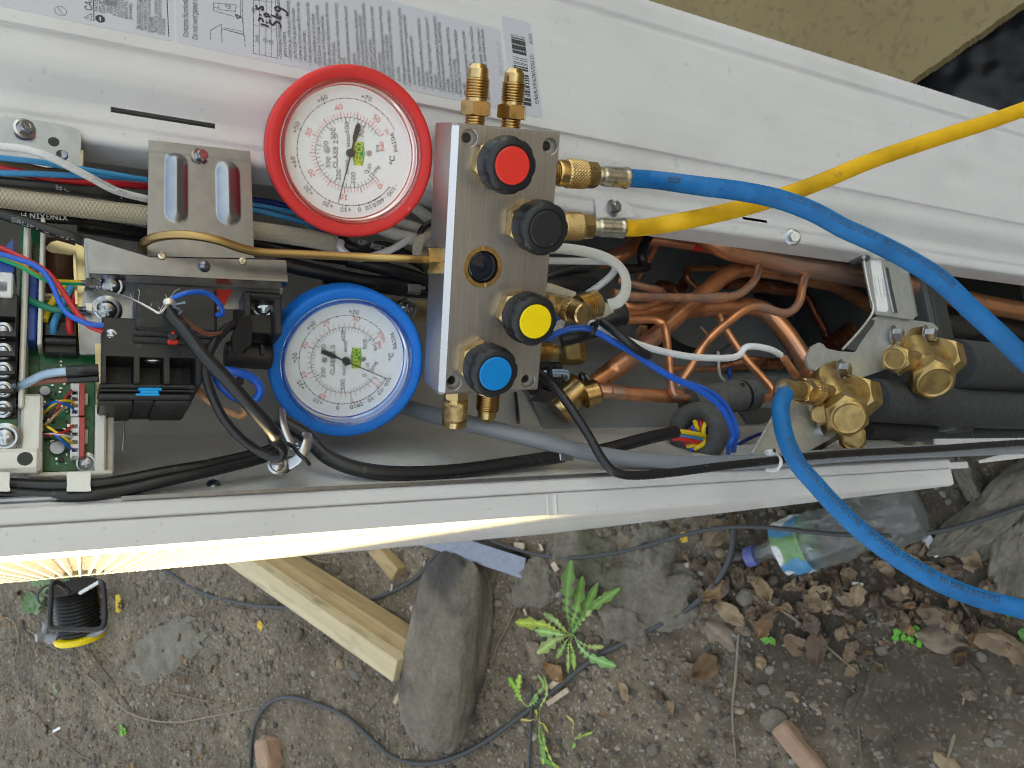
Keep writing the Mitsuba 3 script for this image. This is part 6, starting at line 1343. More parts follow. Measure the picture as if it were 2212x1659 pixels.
upart('drain_pipe_film', [tz('Z7', [(1150, 470, .05), (1190, 560, .046), (1200, 640, .046), (1170, 690, .05)], 13, 10, flat=(.3, OUT))[0], tz('Z7', [(1340, 505, .05), (1350, 560, .048), (1330, 610, .048), (1310, 670, .05)], 22, 10, flat=(.3, OUT))[0]], 'm_jacket', True)
upart('bracket_foot', bent('Z7', [(400, 1330, .004), (610, 1190, .02), (640, 1230, .02), (480, 1330, .006)], .002), 'm_zinc', 25)
# white trim below the bay at the right edge
upart('lower_trim', [bent('O', [(2118, 994, -.004), (2150, 985, -.004), (2330, 950, -.004), (2330, 975, -.004), (2120, 1000, -.004)], .002), bent('O', [(2020, 948, .02), (2300, 945, .02), (2300, 958, .02), (2022, 967, .02)], .002), zbox('O', 2050, 998, 2092, 1012, -.0015, .001, .0004)], 'm_cream_paint', 25)
for (x_, y_, w_) in ((1712, 513, -.0015),):
    o_ = P(x_, y_, w_)
    bolt(cover_key, o_ + OUT * .0, nz([-.3, -1, .5]), .0042, 'bolt')
o_ = P(1322, 452, -.0016)
k_ = numbered(cover_key + '__lug'); put(k_, [plate('O', [(1285, 430), (1330, 424), (1365, 445), (1368, 470), (1290, 470)], -.003, .0012, .001)], 'm_cream_paint', 25)
bolt(cover_key, P(1322, 450, -.004), nz([-.1, -1, -.3]), .0040, 'bolt')

# ------------------------------------------------------------------ things lying on the bank
def GX(x, y, h=0.0):
    """the point of the real, uneven ground seen at a pixel, h above it"""
    p = G(x, y)
    for _ in range(3):
        d = p - GO; hh_ = float(height(np.array(d @ GU), np.array(d @ GV))); p = G(x, y, hh_ + h)
    return p
def gz(z, pts, h=.0): return np.array([GX(*px(z, p[0], p[1]), p[2] if len(p) > 2 else h) for p in pts])
mat('grey_flex', (.055, .06, .064), .6)
mat('pebble', VC, .9)
mat('stone', mikit.proc(lambda p, n, uv: vmix(vmix((.11, .095, .075), (.20, .175, .14), mikit.fbm(p.x * 24, p.y * 24, p.z * 24, 4)), (.055, .052, .05), mikit.smoothstep(.48, .66, mikit.fbm(p.x * 7 + 3, p.y * 7, p.z * 7, 3)))
                                                * (.7 + .6 * mikit.fbm(p.x * 170, p.y * 170, p.z * 170, 3))), .92)
bump('stone', lambda p, n, uv: mikit.fbm(p.x * 130, p.y * 130, p.z * 130, 3), .004, 1e-3)
mat('rock', mikit.proc(lambda p, n, uv: vmix(vmix((.085, .075, .058), (.22, .20, .16), mikit.fbm(p.x * 30, p.y * 30, p.z * 30, 4)), (.085, .085, .05), mikit.smoothstep(.55, .75, mikit.fbm(p.x * 12, p.y * 12, p.z * 12, 3)))
                                               * (.7 + .6 * mikit.fbm(p.x * 190, p.y * 190, p.z * 190, 3))), .95)
mat('brick', mikit.proc(lambda p, n, uv: vmix((.40, .27, .19), (.27, .17, .12), mikit.fbm(p.x * 60, p.y * 60, p.z * 60, 4))), .9)
mat('leaf', VC, .7)
scene['m_green_leaf'] = {'type': 'twosided', 'bsdf': {'type': 'principled', 'base_color': VC, 'roughness': .5, 'specular': .4}}
mat('twig', VC, .85)
mat('chip', mikit.proc(lambda p, n, uv: vmix((.55, .47, .36), (.36, .28, .19), mikit.fbm(p.x * 120, p.y * 120, p.z * 120))), .8)
def timber_mat(name, axis, a, b):
    ax = [float(v) for v in nz(axis)]
    e = nz(np.cross(axis, [.2, .3, 1])); e2 = nz(np.cross(axis, e)); e = [float(v) for v in e]; e2 = [float(v) for v in e2]
    def fn(p, n, uv):
        l = p.x * ax[0] + p.y * ax[1] + p.z * ax[2]; u = p.x * e[0] + p.y * e[1] + p.z * e[2]; v = p.x * e2[0] + p.y * e2[1] + p.z * e2[2]
        r_ = (u * 180 + v * 120 + 1.6 * mikit.fbm(l * 3.5, u * 30, v * 30, 3)); g = mikit.noise(r_ * 1.0, l * 1.5) * .6 + .4 * mikit.noise(u * 900, v * 900, l * 9)
        kn = mikit.smoothstep(.66, .84, mikit.fbm(l * 9 + 4, u * 26, v * 26, 3)); dirt = mikit.smoothstep(.52, .80, mikit.fbm(l * 14, u * 40 + 7, v * 40, 4))
        return vmix(a, b, g) * (1 - .38 * kn) * (1 - .30 * dirt)
    mat(name, mikit.proc(fn), .75)

# unseen wall, added and stepped up to shade the bank and the unit's foot
zsh = P(1080, 1150, 0)[2]; xw = XF - 2.6; zw = zsh + 2.6 * .14 / .82
wk_ = thing('shade_wall', 'unseen wall added to shade the bank and the foot of the unit', 'wall', kind='structure')
put(wk_, [rbox([xw - .2, -4.0, zw - 2.2], [xw, 2.72, zw], .01), rbox([xw - .2, 2.72, zw - 1.6], [xw, 9.0, zw + .55], .01)], 'm_rock')
# gravel: thousands of small stones on the soil, one mass
N = 52000
pa, pb = rng.uniform(A0, A1, N), rng.uniform(B0, B1, N)
dens = meshkit.fbm(np.stack([pa * 4, pb * 4, 0 * pa], -1), 3, 11)
keep = rng.random(N) < np.clip(.35 + 2.4 * (dens - .36), .16, 1)
pa, pb = pa[keep], pb[keep]; N = len(pa)
size = np.clip(rng.lognormal(-5.92, .55, N), .0013, .016)
hgt = height(pa, pb)
base_s = trimesh.creation.icosphere(subdivisions=0, radius=1.0)
bv, bf = np.array(base_s.vertices), np.array(base_s.faces)
ang = rng.uniform(0, 2 * np.pi, N); ca, sa = np.cos(ang), np.sin(ang)
sx = size * rng.uniform(.75, 1.5, N); sy = size * rng.uniform(.6, 1.1, N); sz = size * rng.uniform(.4, .8, N)
bump_ = 1.1 + .5 * (rng.random((N, len(bv))) - .5)
lv = bv[None] * bump_[..., None]
lx, ly, lz = lv[..., 0] * sx[:, None], lv[..., 1] * sy[:, None], lv[..., 2] * sz[:, None]
gx_, gy_ = lx * ca[:, None] - ly * sa[:, None], lx * sa[:, None] + ly * ca[:, None]
vv = GO + (pa[:, None] + gx_)[..., None] * GU + (pb[:, None] + gy_)[..., None] * GV + (hgt[:, None] + lz + .12 * size[:, None])[..., None] * GN
pal = np.array([[.20, .175, .14], [.27, .25, .215], [.15, .135, .115], [.30, .245, .18], [.21, .20, .18], [.25, .19, .13], [.36, .34, .31], [.11, .10, .09]])
pcol = pal[rng.choice(len(pal), N, p=[.25, .15, .2, .1, .1, .1, .02, .08])] * rng.uniform(.45, 1.05, (N, 1))
ff = (bf[None] + (np.arange(N) * len(bv))[:, None, None]).reshape(-1, 3)
gk2 = thing('gravel', 'small grey and brown stones scattered all over the soil', 'gravel', kind='stuff')
put(gk2, trimesh.Trimesh(vv.reshape(-1, 3), ff, process=False), 'm_pebble', True, color=np.repeat(np.clip(pcol, 0, 1), len(bv), 0))

def rocky(o, ax, sizes, seed, rough=.16, sub=4, flatten=.0, power=2.6):
    """a stone with half axes sizes along ax (3 unit vectors)"""
    m = trimesh.creation.icosphere(subdivisions=sub, radius=1.0); v = np.array(m.vertices)
    r_ = (np.abs(v) ** power).sum(1) ** (-1 / power); v = v * r_[:, None]
    d = 1 + rough * (meshkit.fbm(v * 1.6 + seed * 7.1, 4, seed) - .5) * 2 + rough * .25 * (meshkit.fbm(v * 7 + seed, 3, seed + 3) - .5)
    v = v * d[:, None] * np.array(sizes)
    m.vertices = o + v @ np.array(ax); return m
def gaxes(p0, p1):
    u = nz(p1 - p0); u = nz(u - GN * (u @ GN)); return [u, np.cross(GN, u), GN]
# boulder
p0, p1 = GX(1012, 1195), GX(952, 1600)
bo = thing('boulder', 'large smooth oblong grey boulder with a dark stain beside the timber', 'boulder')
put(bo, rocky((p0 + p1) / 2 + GN * .02, gaxes(p0, p1), [np.linalg.norm(p1 - p0) / 2 * 1.02, .085, .07], 4, .13, 5, power=3.2), 'm_stone', True)
# flat rocks and stones
for lb, a_, b_, wid, hg, sd, m_ in (('brown lump of rock at the tip of the zinc channel', (1140, 1205), (1160, 1300), .055, .035, 21, 'm_rock'), ('wide flat rock under the weed at the top edge', (1200, 1180), (1330, 1215), .05, .035, 22, 'm_rock'), ('mossy flat rock right of the weed', (1310, 1290), (1500, 1280), .055, .03, 23, 'm_rock'),
                                  ('dark rock under the front panel between weed and bottle', (1360, 1170), (1460, 1200), .05, .04, 24, 'm_rock'), ('long lower rock ledge right of the weed', (1400, 1345), (1300, 1330), .04, .03, 25, 'm_rock'), ('large grey rock in the far right corner below the valves', (2120, 1060), (2212, 1140), .10, .07, 26, 'm_rock'),
                                  ('pale rock by the corner of the front panel', (2070, 1035), (2120, 1020), .04, .04, 27, 'm_rock'), ('grey rock at the right edge beneath the blue hose', (2150, 1180), (2240, 1200), .07, .05, 28, 'm_rock'), ('flat pale slab half buried at the lower right', (1900, 1440), (2080, 1600), .09, .010, 29, 'm_rock'),
                                  ('buried flat stone below the cable reel', (280, 1440), (450, 1370), .07, .025, 30, 'm_rock'), ('small buried stone beside the flat stone', (360, 1350), (420, 1385), .035, .02, 31, 'm_rock')):
    q0, q1 = GX(*a_), GX(*b_)
    put(thing('rock', lb, 'rock'), rocky((q0 + q1) / 2 - GN * hg * .45, gaxes(q0, q1), [np.linalg.norm(q1 - q0) / 2 * 1.08, wid, hg], sd, .42, 5, power=3.4), 'm_soil' if sd == 29 else m_, True)
st_spots = [(1610, 1290, 20, 'round grey stone right of the weed'), (1617, 1325, 17, 'grey stone just below the round grey stone'), (1352, 1347, 24, 'pale stone below the mossy rock'), (1385, 1378, 16, 'small pale stone beside the ground cable'), (1105, 1290, 13, 'round pebble beside the boulder'), (1118, 1300, 12, 'tan pebble beside the boulder'),
            (1290, 1382, 12, 'small grey pebble above the ground cable'), (1650, 1490, 14, 'pale pebble below the dark soil patch'), (1905, 1405, 13, 'pale round pebble beside the pale slab'), (1672, 1555, 28, 'grey flat stone beside the reddish brick piece'), (1410, 1620, 14, 'pale square stone chip near the bottom edge'), (355, 1243, 13, 'white square chip near the cable reel')]
for i_, (x, y, r_, lb) in enumerate(st_spots):
    o = GX(x, y, .003); s_ = r_ * mpp(o)
    put(thing('stone', lb, 'stone'), rocky(o, gaxes(o, GX(x + 20, y + (i_ * 37) % 40 - 20)), [s_, s_ * .8, s_ * .5], 40 + i_, .25, 3), 'm_pebble' if False else 'm_rock', True)
# brick pieces
def gbox(p0, p1, wid, hg, lift=0.0, c=.002):
    ax = gaxes(p0, p1); M = np.eye(4); M[:3, 0], M[:3, 1], M[:3, 2], M[:3, 3] = ax[0], ax[1], ax[2], (p0 + p1) / 2 + GN * lift
    L_ = np.linalg.norm(p1 - p0)
    m = rbox(np.array([-L_ / 2, -wid / 2, -hg / 2]), np.array([L_ / 2, wid / 2, hg / 2]), c); m.apply_transform(M); return m, ax
def chipped(m, seed, amp):
    m = m.subdivide().subdivide().subdivide(); m.merge_vertices(); v = np.array(m.vertices); m.vertices = v + m.vertex_normals * (amp * (meshkit.fbm(v * 45 + seed, 4, seed) - .5))[:, None]; return m
m, _ = gbox(GX(588, 1590), GX(602, 1720), .055, .05, .012, .006); put(thing('brick_piece', 'pale pinkish broken brick piece at the bottom edge', 'brick piece'), chipped(m, 3, .012), 'm_brick', True)
m, _ = gbox(GX(1690, 1558), GX(1790, 1690), .030, .03, .010, .004); put(thing('brick_piece', 'reddish strip of broken brick at the lower right', 'brick piece'), chipped(m, 5, .008), 'm_brick', True)
# timbers of the stand: two squared lengths side by side, running up under the unit
ta, tb_ = GX(478, 1180), GX(862, 1462)
ax = gaxes(ta, tb_)
timber_mat('timber_pale', ax[0], (.55, .48, .33), (.42, .34, .20)); timber_mat('timber_brown', ax[0], (.40, .30, .16), (.29, .20, .09))
def beam(x0, y0, x1, y1, wid, hg, lift, m_, lb):
    q0, q1 = GX(x0, y0, lift), GX(x1, y1, lift); q0 = q0 + (q0 - q1) * .25
    mm, _ = gbox(q0, q1, wid, hg, 0, .0015)
    k = thing('timber', lb, 'timber'); put(k, mm, m_, 20); return k
beam(560, 1220, 880, 1440, .050, .075, .060, 'm_timber_pale', 'pale squared timber, nearer of the two leading to the boulder')
beam(620, 1215, 895, 1398, .040, .055, .045, 'm_timber_brown', 'brown squared timber behind the pale one')
m, _ = gbox(GX(812, 1180, .015), GX(862, 1240, .015), .034, .03, 0, .002); put(thing('wood_offcut', 'short square wood offcut beside the front panel', 'wood offcut'), m, 'm_timber_brown', 20)
# zinc channel sticking out from under the unit
zc0, zc1 = GX(960, 1172, .05), GX(1132, 1228, .02); axz = gaxes(zc0, zc1)
prof = sg.Polygon([(-.021, 0), (.021, 0), (.021, .022), (.0195, .022), (.0195, .0015), (-.0195, .0015), (-.0195, .022), (-.021, .022)])
Lz = np.linalg.norm(zc1 - zc0) * 1.4; Mz = np.eye(4); Mz[:3, 0], Mz[:3, 1], Mz[:3, 2] = axz[1], -axz[2], axz[0]; Mz[:3, 3] = zc1 - nz(zc1 - zc0) * Lz
Mz[:3, 2] = nz(zc1 - zc0); Mz[:3, 0] = nz(np.cross(GN, Mz[:3, 2])); Mz[:3, 1] = -nz(np.cross(Mz[:3, 2], Mz[:3, 0])); 
if np.linalg.det(Mz[:3, :3]) < 0: Mz[:3, 0] *= -1
put(thing('zinc_channel', 'galvanised steel channel poking out from under the unit beside the boulder', 'metal channel'), prism(prof, Lz, Mz), 'm_zinc', 20)
# cables on the ground
for lb, z, pts, r_ in (('grey cable running from the wood chip past the timber to the boulder', 'O', [(300, 1190, .012), (360, 1234, .010), (430, 1278, .008), (520, 1303, .008), (600, 1311, .008), (700, 1308, .008), (790, 1297, .008), (860, 1272, .010), (905, 1243, .012), (938, 1203, .015), (985, 1170, .02)], 4.3),
                       ('grey cable arching from the zinc channel across to the plastic bottle', 'O', [(1060, 1168, .02), (1105, 1184, .015), (1170, 1200, .012), (1240, 1205, .012), (1320, 1196, .014), (1400, 1178, .018), (1480, 1155, .03), (1560, 1140, .06), (1640, 1138, .10), (1700, 1143, .12), (1780, 1152, .12), (1860, 1156, .10), (1950, 1156, .07), (2040, 1145, .05), (2130, 1120, .04), (2250, 1080, .04)], 5.0),
                       ('double grey cable sweeping from the bottle past the weed to the bottom left', 'O', [(1585, 1140, .05), (1582, 1185, .03), (1566, 1230, .016), (1535, 1272, .010), (1490, 1312, .008), (1420, 1352, .008), (1350, 1387, .008), (1280, 1425, .008), (1200, 1488, .008), (1130, 1542, .008), (1060, 1594, .008), (990, 1632, .008), (920, 1650, .008), (850, 1636, .008), (800, 1594, .008), (750, 1550, .008), (700, 1526, .008), (650, 1510, .008), (605, 1508, .008), (570, 1530, .008), (548, 1575, .008), (541, 1640, .008), (540, 1720, .008)], 5.2),
                       ('thin dark cord lying straight down to the bottom edge beside the weed', 'O', [(1147, 1480, .012), (1148, 1530, .010), (1146, 1590, .008), (1143, 1650, .008), (1141, 1720, .008)], 3.2)):
    q_ = gz(z, pts); mm, uv = tube(q_, r_ * mpp(q_[len(q_) // 2]), 10, 8)
    put(thing('ground_cable', lb, 'cable'), mm, 'm_grey_flex', True)
# twigs and roots
tw = [[(470, 1500), (640, 1660)], ]
twl = [([(0, 1470), (40, 1500), (110, 1580), (190, 1640), (280, 1652), (390, 1620)], 'long curved root crossing the lower left corner'), ([(60, 1360), (130, 1410), (200, 1470), (280, 1540), (370, 1560), (470, 1545), (560, 1528)], 'long thin root running under the cable reel to the right'), ([(190, 1400), (240, 1470), (290, 1540), (340, 1560), (400, 1580)], 'thin root below the cable reel'),
       ([(290, 1485), (380, 1500), (470, 1518), (530, 1515)], 'pale root in the middle of the lower left'), ([(0, 1330), (30, 1345), (40, 1380), (25, 1440), (0, 1480)], 'grey root curling at the left edge'), ([(40, 1350), (90, 1395), (160, 1420)], 'short root beside the cable reel'),
       ([(1120, 1300), (1100, 1345), (1075, 1395), (1060, 1440)], 'thin pale twig beside the boulder'), ([(1600, 1225), (1650, 1290), (1720, 1340), (1790, 1400), (1850, 1450)], 'long dark twig right of the weed'), ([(1830, 1480), (1900, 1540), (1960, 1600), (2010, 1650)], 'straight twig across the pale slab'), ([(2070, 1290), (2110, 1350), (2160, 1420)], 'pale twig among the dry leaves at the right'),
       ([(1595, 1370), (1590, 1450), (1582, 1540), (1590, 1650)], 'thin upright twig line at the lower middle'), ([(1860, 1500), (1855, 1580), (1865, 1659)], 'dark twig standing in line near the lower right'), ([(430, 1455), (350, 1420), (300, 1400)], 'short root tip beside the buried stone'), ([(2040, 1660), (2070, 1560), (2090, 1480)], 'grey twig at the lower right edge'),
       ([(400, 1350), (480, 1312), (560, 1325)], 'faint root below the ground cable'), ([(650, 1195), (700, 1215), (745, 1210)], 'small root under the front panel')]
for i_, (pp_, lb) in enumerate(twl):
    q_ = gz('O', [(x, y, .006) for x, y in pp_]); q_ = spline(q_, 6); q_ = q_ + .004 * (meshkit.fbm(np.c_[q_ * 30], 2, i_)[:, None] - .5) * GU
    mm, uv = tube(q_, [.0016, .0028, .0022, .0012], 7, raw=True)
    c_ = np.array([[.17, .13, .09], [.24, .20, .15], [.12, .10, .08]][i_ % 3]); put(thing('twig', lb, 'twig'), mm, 'm_twig', True, color=np.tile(c_, (len(mm.vertices), 1)) * (.8 + .4 * meshkit.noise(mm.vertices * 60))[:, None])
# dry leaves
def leaf_mesh(o, u, n, ln, wd, curl, seed, teeth=0):
    """a leaf blade with a folded midrib, curled and a little torn; u its length direction"""
    r_ = np.random.default_rng(seed); nu, nv = 15, 9
    t = np.linspace(0, 1, nu); w = np.sin(np.pi * np.clip(t * .92 + .05, 0, 1)) ** .75 * (1 - .25 * t)
    w = w * (.72 + .6 * meshkit.fbm(np.stack([t * 5 + seed * 1.7, 0 * t, 0 * t], -1), 2, seed)); w2 = w * (.8 + .5 * meshkit.fbm(np.stack([t * 5 + seed * 2.9, 0 * t + 9, 0 * t], -1), 2, seed + 1))
    s = np.linspace(-1, 1, nv); v = nz(np.cross(n, u))
    T_, S_ = np.meshgrid(t, s, indexing='ij')
    z = curl * (np.abs(S_) ** 1.5 * .9 * wd) + .25 * curl * ln * (T_ - .5) ** 2 * 2 + wd * 1.1 * (meshkit.fbm(np.stack([T_ * 3.5, S_ * 2.2, 0 * T_ + seed], -1), 3, seed) - .5) + wd * .05
    p = o + ((T_ - .5) * ln)[..., None] * u + (S_ * np.where(S_ < 0, w[:, None], w2[:, None]) * wd)[..., None] * v + z[..., None] * n
    i, j = np.meshgrid(np.arange(nu - 1), np.arange(nv - 1), indexing='ij')
    q = np.stack([i * nv + j, (i + 1) * nv + j, (i + 1) * nv + j + 1, i * nv + j + 1], -1).reshape(-1, 4)
    return trimesh.Trimesh(p.reshape(-1, 3), np.vstack([q[:, [0, 1, 2]], q[:, [0, 2, 3]]]), process=False), np.abs(S_).reshape(-1), T_.reshape(-1)
lcols = [(.185, .130, .085), (.23, .165, .11), (.14, .10, .07), (.28, .205, .125), (.20, .155, .115), (.15, .10, .065), (.26, .155, .075)]
special = [(1565, 1310, 1600, 1340, 'broad upright tan leaf beside the grey stones', 3, 42), (1530, 1350, 1590, 1400, 'large greyish crumpled leaf below the mossy rock', 4, 58), (1470, 1450, 1500, 1445, 'dull brown leaf lying flat below the ground cable', 0, 36), (1190, 1440, 1215, 1455, 'orange brown leaf behind the weed', 6, 34), (1150, 1400, 1160, 1430, 'grey brown leaf left of the weed', 4, 40), (1300, 1304, 1320, 1310, 'small brown leaf in front of the mossy rock', 0, 18),
           (2020, 1310, 2060, 1350, 'big brown leaf under the blue hose at the right', 0, 60), (2010, 1375, 2060, 1385, 'big curled brown leaf beside the small green sprout', 4, 62), (2160, 1370, 2212, 1395, 'big tan leaf at the right edge', 1, 70), (1770, 1300, 1800, 1320, 'folded tan leaf under the plastic bottle', 3, 32), (1810, 1280, 1840, 1300, 'brown leaf below the bottle and right of the folded tan one', 1, 30), (1720, 1385, 1740, 1400, 'pale tan leaf beside the dark soil patch', 1, 44),
           (1640, 1420, 1645, 1440, 'narrow orange leaf at the middle right', 3, 24), (1950, 1215, 1990, 1225, 'wide brown leaf just right of the blue hose', 1, 40), (2090, 1200, 2110, 1215, 'yellowish leaf at the right under the cable', 3, 34), (1340, 1475, 1365, 1510, 'narrow tan leaf in the lower middle', 3, 26), (255, 1290, 258, 1318, 'yellow leaf beside the cable reel', 7, 24), (1475, 1165, 1490, 1150, 'yellow leaf under the front panel', 7, 22), (560, 1345, 565, 1360, 'small yellow leaf scrap left of the timber', 7, 14), (278, 1652, 300, 1656, 'orange leaf at the bottom edge', 6, 18),
           (465, 1450, 468, 1460, 'tiny orange leaf scrap in the lower left', 6, 10), (120, 1530, 128, 1512, 'tan leaf at the lower left', 1, 16), (120, 1470, 124, 1500, 'pale green grey leaf below the cable reel', 8, 14), (2040, 1640, 2060, 1655, 'tan leaf in the lower right corner', 3, 40)]
lcols += [(.62, .45, .05), (.25, .28, .18)]
for i_, (x0, y0, x1, y1, lb, ci, ln) in enumerate(special):
    o = GX((x0 + x1) / 2, (y0 + y1) / 2, .008); u = nz(GX(x1, y1) - GX(x0, y0)); u = nz(u - GN * (u @ GN)); L_ = ln * 1.25 * mpp(o)
    n = nz(GN + .25 * rng.normal(size=3)); u = nz(u - n * (u @ n))
    mm, s_, t_ = leaf_mesh(o, u, n, L_ * 1.35, L_ * .42, rng.uniform(-.5, .9), 100 + i_)
    c_ = np.array(lcols[ci]) * (.7 + .55 * meshkit.fbm(mm.vertices * 90, 3, i_))[:, None] * np.where(s_ < .12, 1.25, 1.0)[:, None]
    put(thing('dry_leaf', lb, 'leaf'), mm, 'm_leaf', True, color=np.clip(c_, 0, 1))
cl_ = []
for i_ in range(190):
    while True:
        x, y = rng.uniform(1440, 2230), rng.uniform(1130, 1500)
        if rng.random() < np.exp(-((x - 1900) / 330) ** 2 - ((y - 1270) / 110) ** 2) + .04: break
    cl_.append((x, y, min(56, rng.lognormal(3.15, .42)), int(rng.integers(0, 7))))
for i_ in range(45): cl_.append((rng.uniform(-10, 480), rng.uniform(1270, 1660), rng.uniform(7, 17), int(rng.integers(0, 7))))
for i_ in range(30): cl_.append((rng.uniform(1300, 2230), rng.uniform(1450, 1690), rng.uniform(8, 26), int(rng.integers(0, 7))))
for i_, (x, y, ln, ci) in enumerate(cl_):
    o = GX(x, y, .004 + .010 * rng.random()); n = nz(GN + .38 * rng.normal(size=3)); u = nz(np.cross(n, rng.normal(size=3))); L_ = ln * mpp(o)
    mm, s_, t_ = leaf_mesh(o, u, n, L_ * 1.4, L_ * .45, rng.uniform(-.8, 1.2), 300 + i_)
    c_ = np.array(lcols[ci]) * rng.uniform(.5, 1.1) * (.7 + .55 * meshkit.fbm(mm.vertices * 90, 3, i_))[:, None] * np.where(s_ < .12, 1.2, 1.0)[:, None]
    where = 'brown leaf in the litter under the bottle and the blue hose' if i_ < 190 else 'small dry leaf scattered on the soil around the cable reel' if i_ < 235 else 'small dry leaf scattered on the soil at the lower right'
    put(thing('dry_leaf', where, 'leaf', 'leaves ' + ('in the litter on the right' if i_ < 190 else 'round the reel' if i_ < 235 else 'at the lower right')), mm, 'm_leaf', True, color=np.clip(c_, 0, 1))
# wood chips
for i_, (x0, y0, x1, y1, wd, lb) in enumerate(((888, 1318, 908, 1300, 13, 'pale square wood chip against the boulder'), (850, 1358, 870, 1346, 14, 'pale wood chip at the end of the timber'), (851, 1520, 872, 1484, 10, 'long white wood splinter left of the boulder'), (1180, 1522, 1230, 1488, 11, 'long pale wood splinter beside the weed'), (1187, 1485, 1208, 1468, 12, 'short pale wood chip beside the weed'),
                                               (1110, 1178, 1134, 1180, 13, 'pinkish wood chip above the zinc channel'), (1166, 1175, 1172, 1190, 8, 'pale chip under the front panel'), (1195, 1215, 1204, 1232, 14, 'grey square chip beside the weed'), (1132, 1315, 1137, 1330, 6, 'thin white chip beside the boulder'), (1480, 1222, 1492, 1218, 10, 'pale chip at the edge of the flat rock'),
                                               (844, 1278, 848, 1262, 5, 'thin tan splinter beside the timber'), (1840, 1260, 1865, 1262, 6, 'thin white plastic strip under the bottle'), (1920, 1257, 1933, 1260, 5, 'short white plastic strip beside the blue hose'), (2000, 1160, 2030, 1200, 22, 'torn white paper scrap on the leaves'), (115, 1580, 130, 1572, 5, 'tiny white scrap at the lower left'))):
    q0, q1 = GX(x0, y0, .008), GX(x1, y1, .008); m, _ = gbox(q0, q1, wd * mpp(q0), .45 * wd * mpp(q0) if wd < 15 else .001, 0, .0006)
    put(thing('wood_chip' if 'chip' in lb or 'splinter' in lb else 'scrap', lb, 'wood chip' if 'chip' in lb or 'splinter' in lb else 'scrap'), m, 'm_chip' if i_ not in (11, 12, 13, 14) else 'm_white_paper', 20)
# weeds
def blade(pts, wd, seed, green, teeth=9, flat=False):
    c = spline(pts, 16); t = np.linspace(0, 1, len(c)); r_ = np.random.default_rng(seed)
    sm = lambda a_, b_: np.clip((t - a_) / (b_ - a_), 0, 1)
    env = .10 + .42 * sm(.22, .45) + .48 * sm(.62, .80); w = wd * env * np.clip((1 - t) / .14, 0, 1) ** .55
    if teeth: w = w * (1 + (.75 - .55 * sm(.62, .85)) * (2 * np.abs(((t * teeth * .85 + r_.uniform(0, 1)) % 1) - .5) * 2 - 1) * sm(.2, .35))
    w = w * (.8 + .4 * meshkit.fbm(np.stack([t * 6 + seed, 0 * t, 0 * t], -1), 2, seed)); green = np.array(green) * r_.uniform(.75, 1.25) * np.array([r_.uniform(.85, 1.35), 1, r_.uniform(.7, 1.1)])
    tg = np.gradient(c, axis=0); tg /= np.linalg.norm(tg, axis=1, keepdims=True); b = np.cross(tg, GN); b /= np.linalg.norm(b, axis=1, keepdims=True)
    s = np.array([-1, -.5, 0, .5, 1]); up = np.array([.22, .10, 0, .10, .22])
    v = c[:, None] + (w[:, None] * s)[..., None] * b[:, None] + (w[:, None] * up)[..., None] * GN
    m, k = len(c), 5; i, j = np.meshgrid(np.arange(m - 1), np.arange(k - 1), indexing='ij')
    q = np.stack([i * k + j, (i + 1) * k + j, (i + 1) * k + j + 1, i * k + j + 1], -1).reshape(-1, 4)
    mm = trimesh.Trimesh(v.reshape(-1, 3), np.vstack([q[:, [0, 1, 2]], q[:, [0, 2, 3]]]), process=False)
    rib = np.tile(np.array([1, 1, 1.7, 1, 1]), m)
    col = np.clip(np.array(green)[None] * rib[:, None] * (.75 + .5 * meshkit.fbm(mm.vertices * 70, 2, seed))[:, None], 0, 1)
    return mm, col
G1, G2, G3 = (.095, .20, .050), (.20, .33, .055), (.17, .28, .10)
def weed(label, root, leaves):
    k = thing('dandelion', label, 'weed'); o = gz('Y3', [root], .004)[0]
    for i_, (tip, mid, wd, gr, lift) in enumerate(leaves):
        q_ = np.array([o + GN * .004, *gz('Y3', [mid], lift), *gz('Y3', [tip], lift * .55)])
        q_ = np.insert(q_, 1, (q_[0] + q_[1]) / 2 + GN * .008, 0)
        mm, c_ = blade(q_, wd * .78 * .3386 * mpp(o), int(tip[0] * 7 + tip[1]), gr)
        put(numbered(k + '__leaf'), mm, 'm_green_leaf', True, color=c_)
    return k
weed('green dandelion with toothed leaves spreading between the rocks', (585, 800), [((565, 330), (540, 560), 52, G1, .045), ((640, 430), (600, 650), 52, G1, .04), ((740, 470), (640, 680), 40, G1, .035), ((880, 510), (700, 640), 34, G1, .03), ((205, 730), (400, 745), 42, G2, .035), ((330, 780), (470, 800), 40, G3, .03),
      ((345, 930), (470, 840), 44, G3, .025), ((385, 670), (480, 730), 32, G3, .03), ((775, 885), (680, 885), 22, G3, .02), ((855, 1010), (690, 950), 42, G3, .025), ((585, 1040), (578, 920), 26, G2, .02), ((545, 1060), (548, 930), 16, G3, .02), ((470, 960), (520, 880), 26, G3, .02), ((620, 700), (600, 760), 30, G1, .03), ((755, 560), (660, 690), 22, G3, .035), ((440, 700), (510, 760), 30, G2, .03)])
weed('pale smaller weed left of the dandelion, beside the ground cable', (300, 1270), [((165, 1080), (210, 1150), 34, G2, .02), ((240, 1060), (230, 1150), 30, G2, .02), ((350, 1060), (390, 1130), 20, G3, .02), ((345, 1190), (335, 1230), 26, G3, .015)])
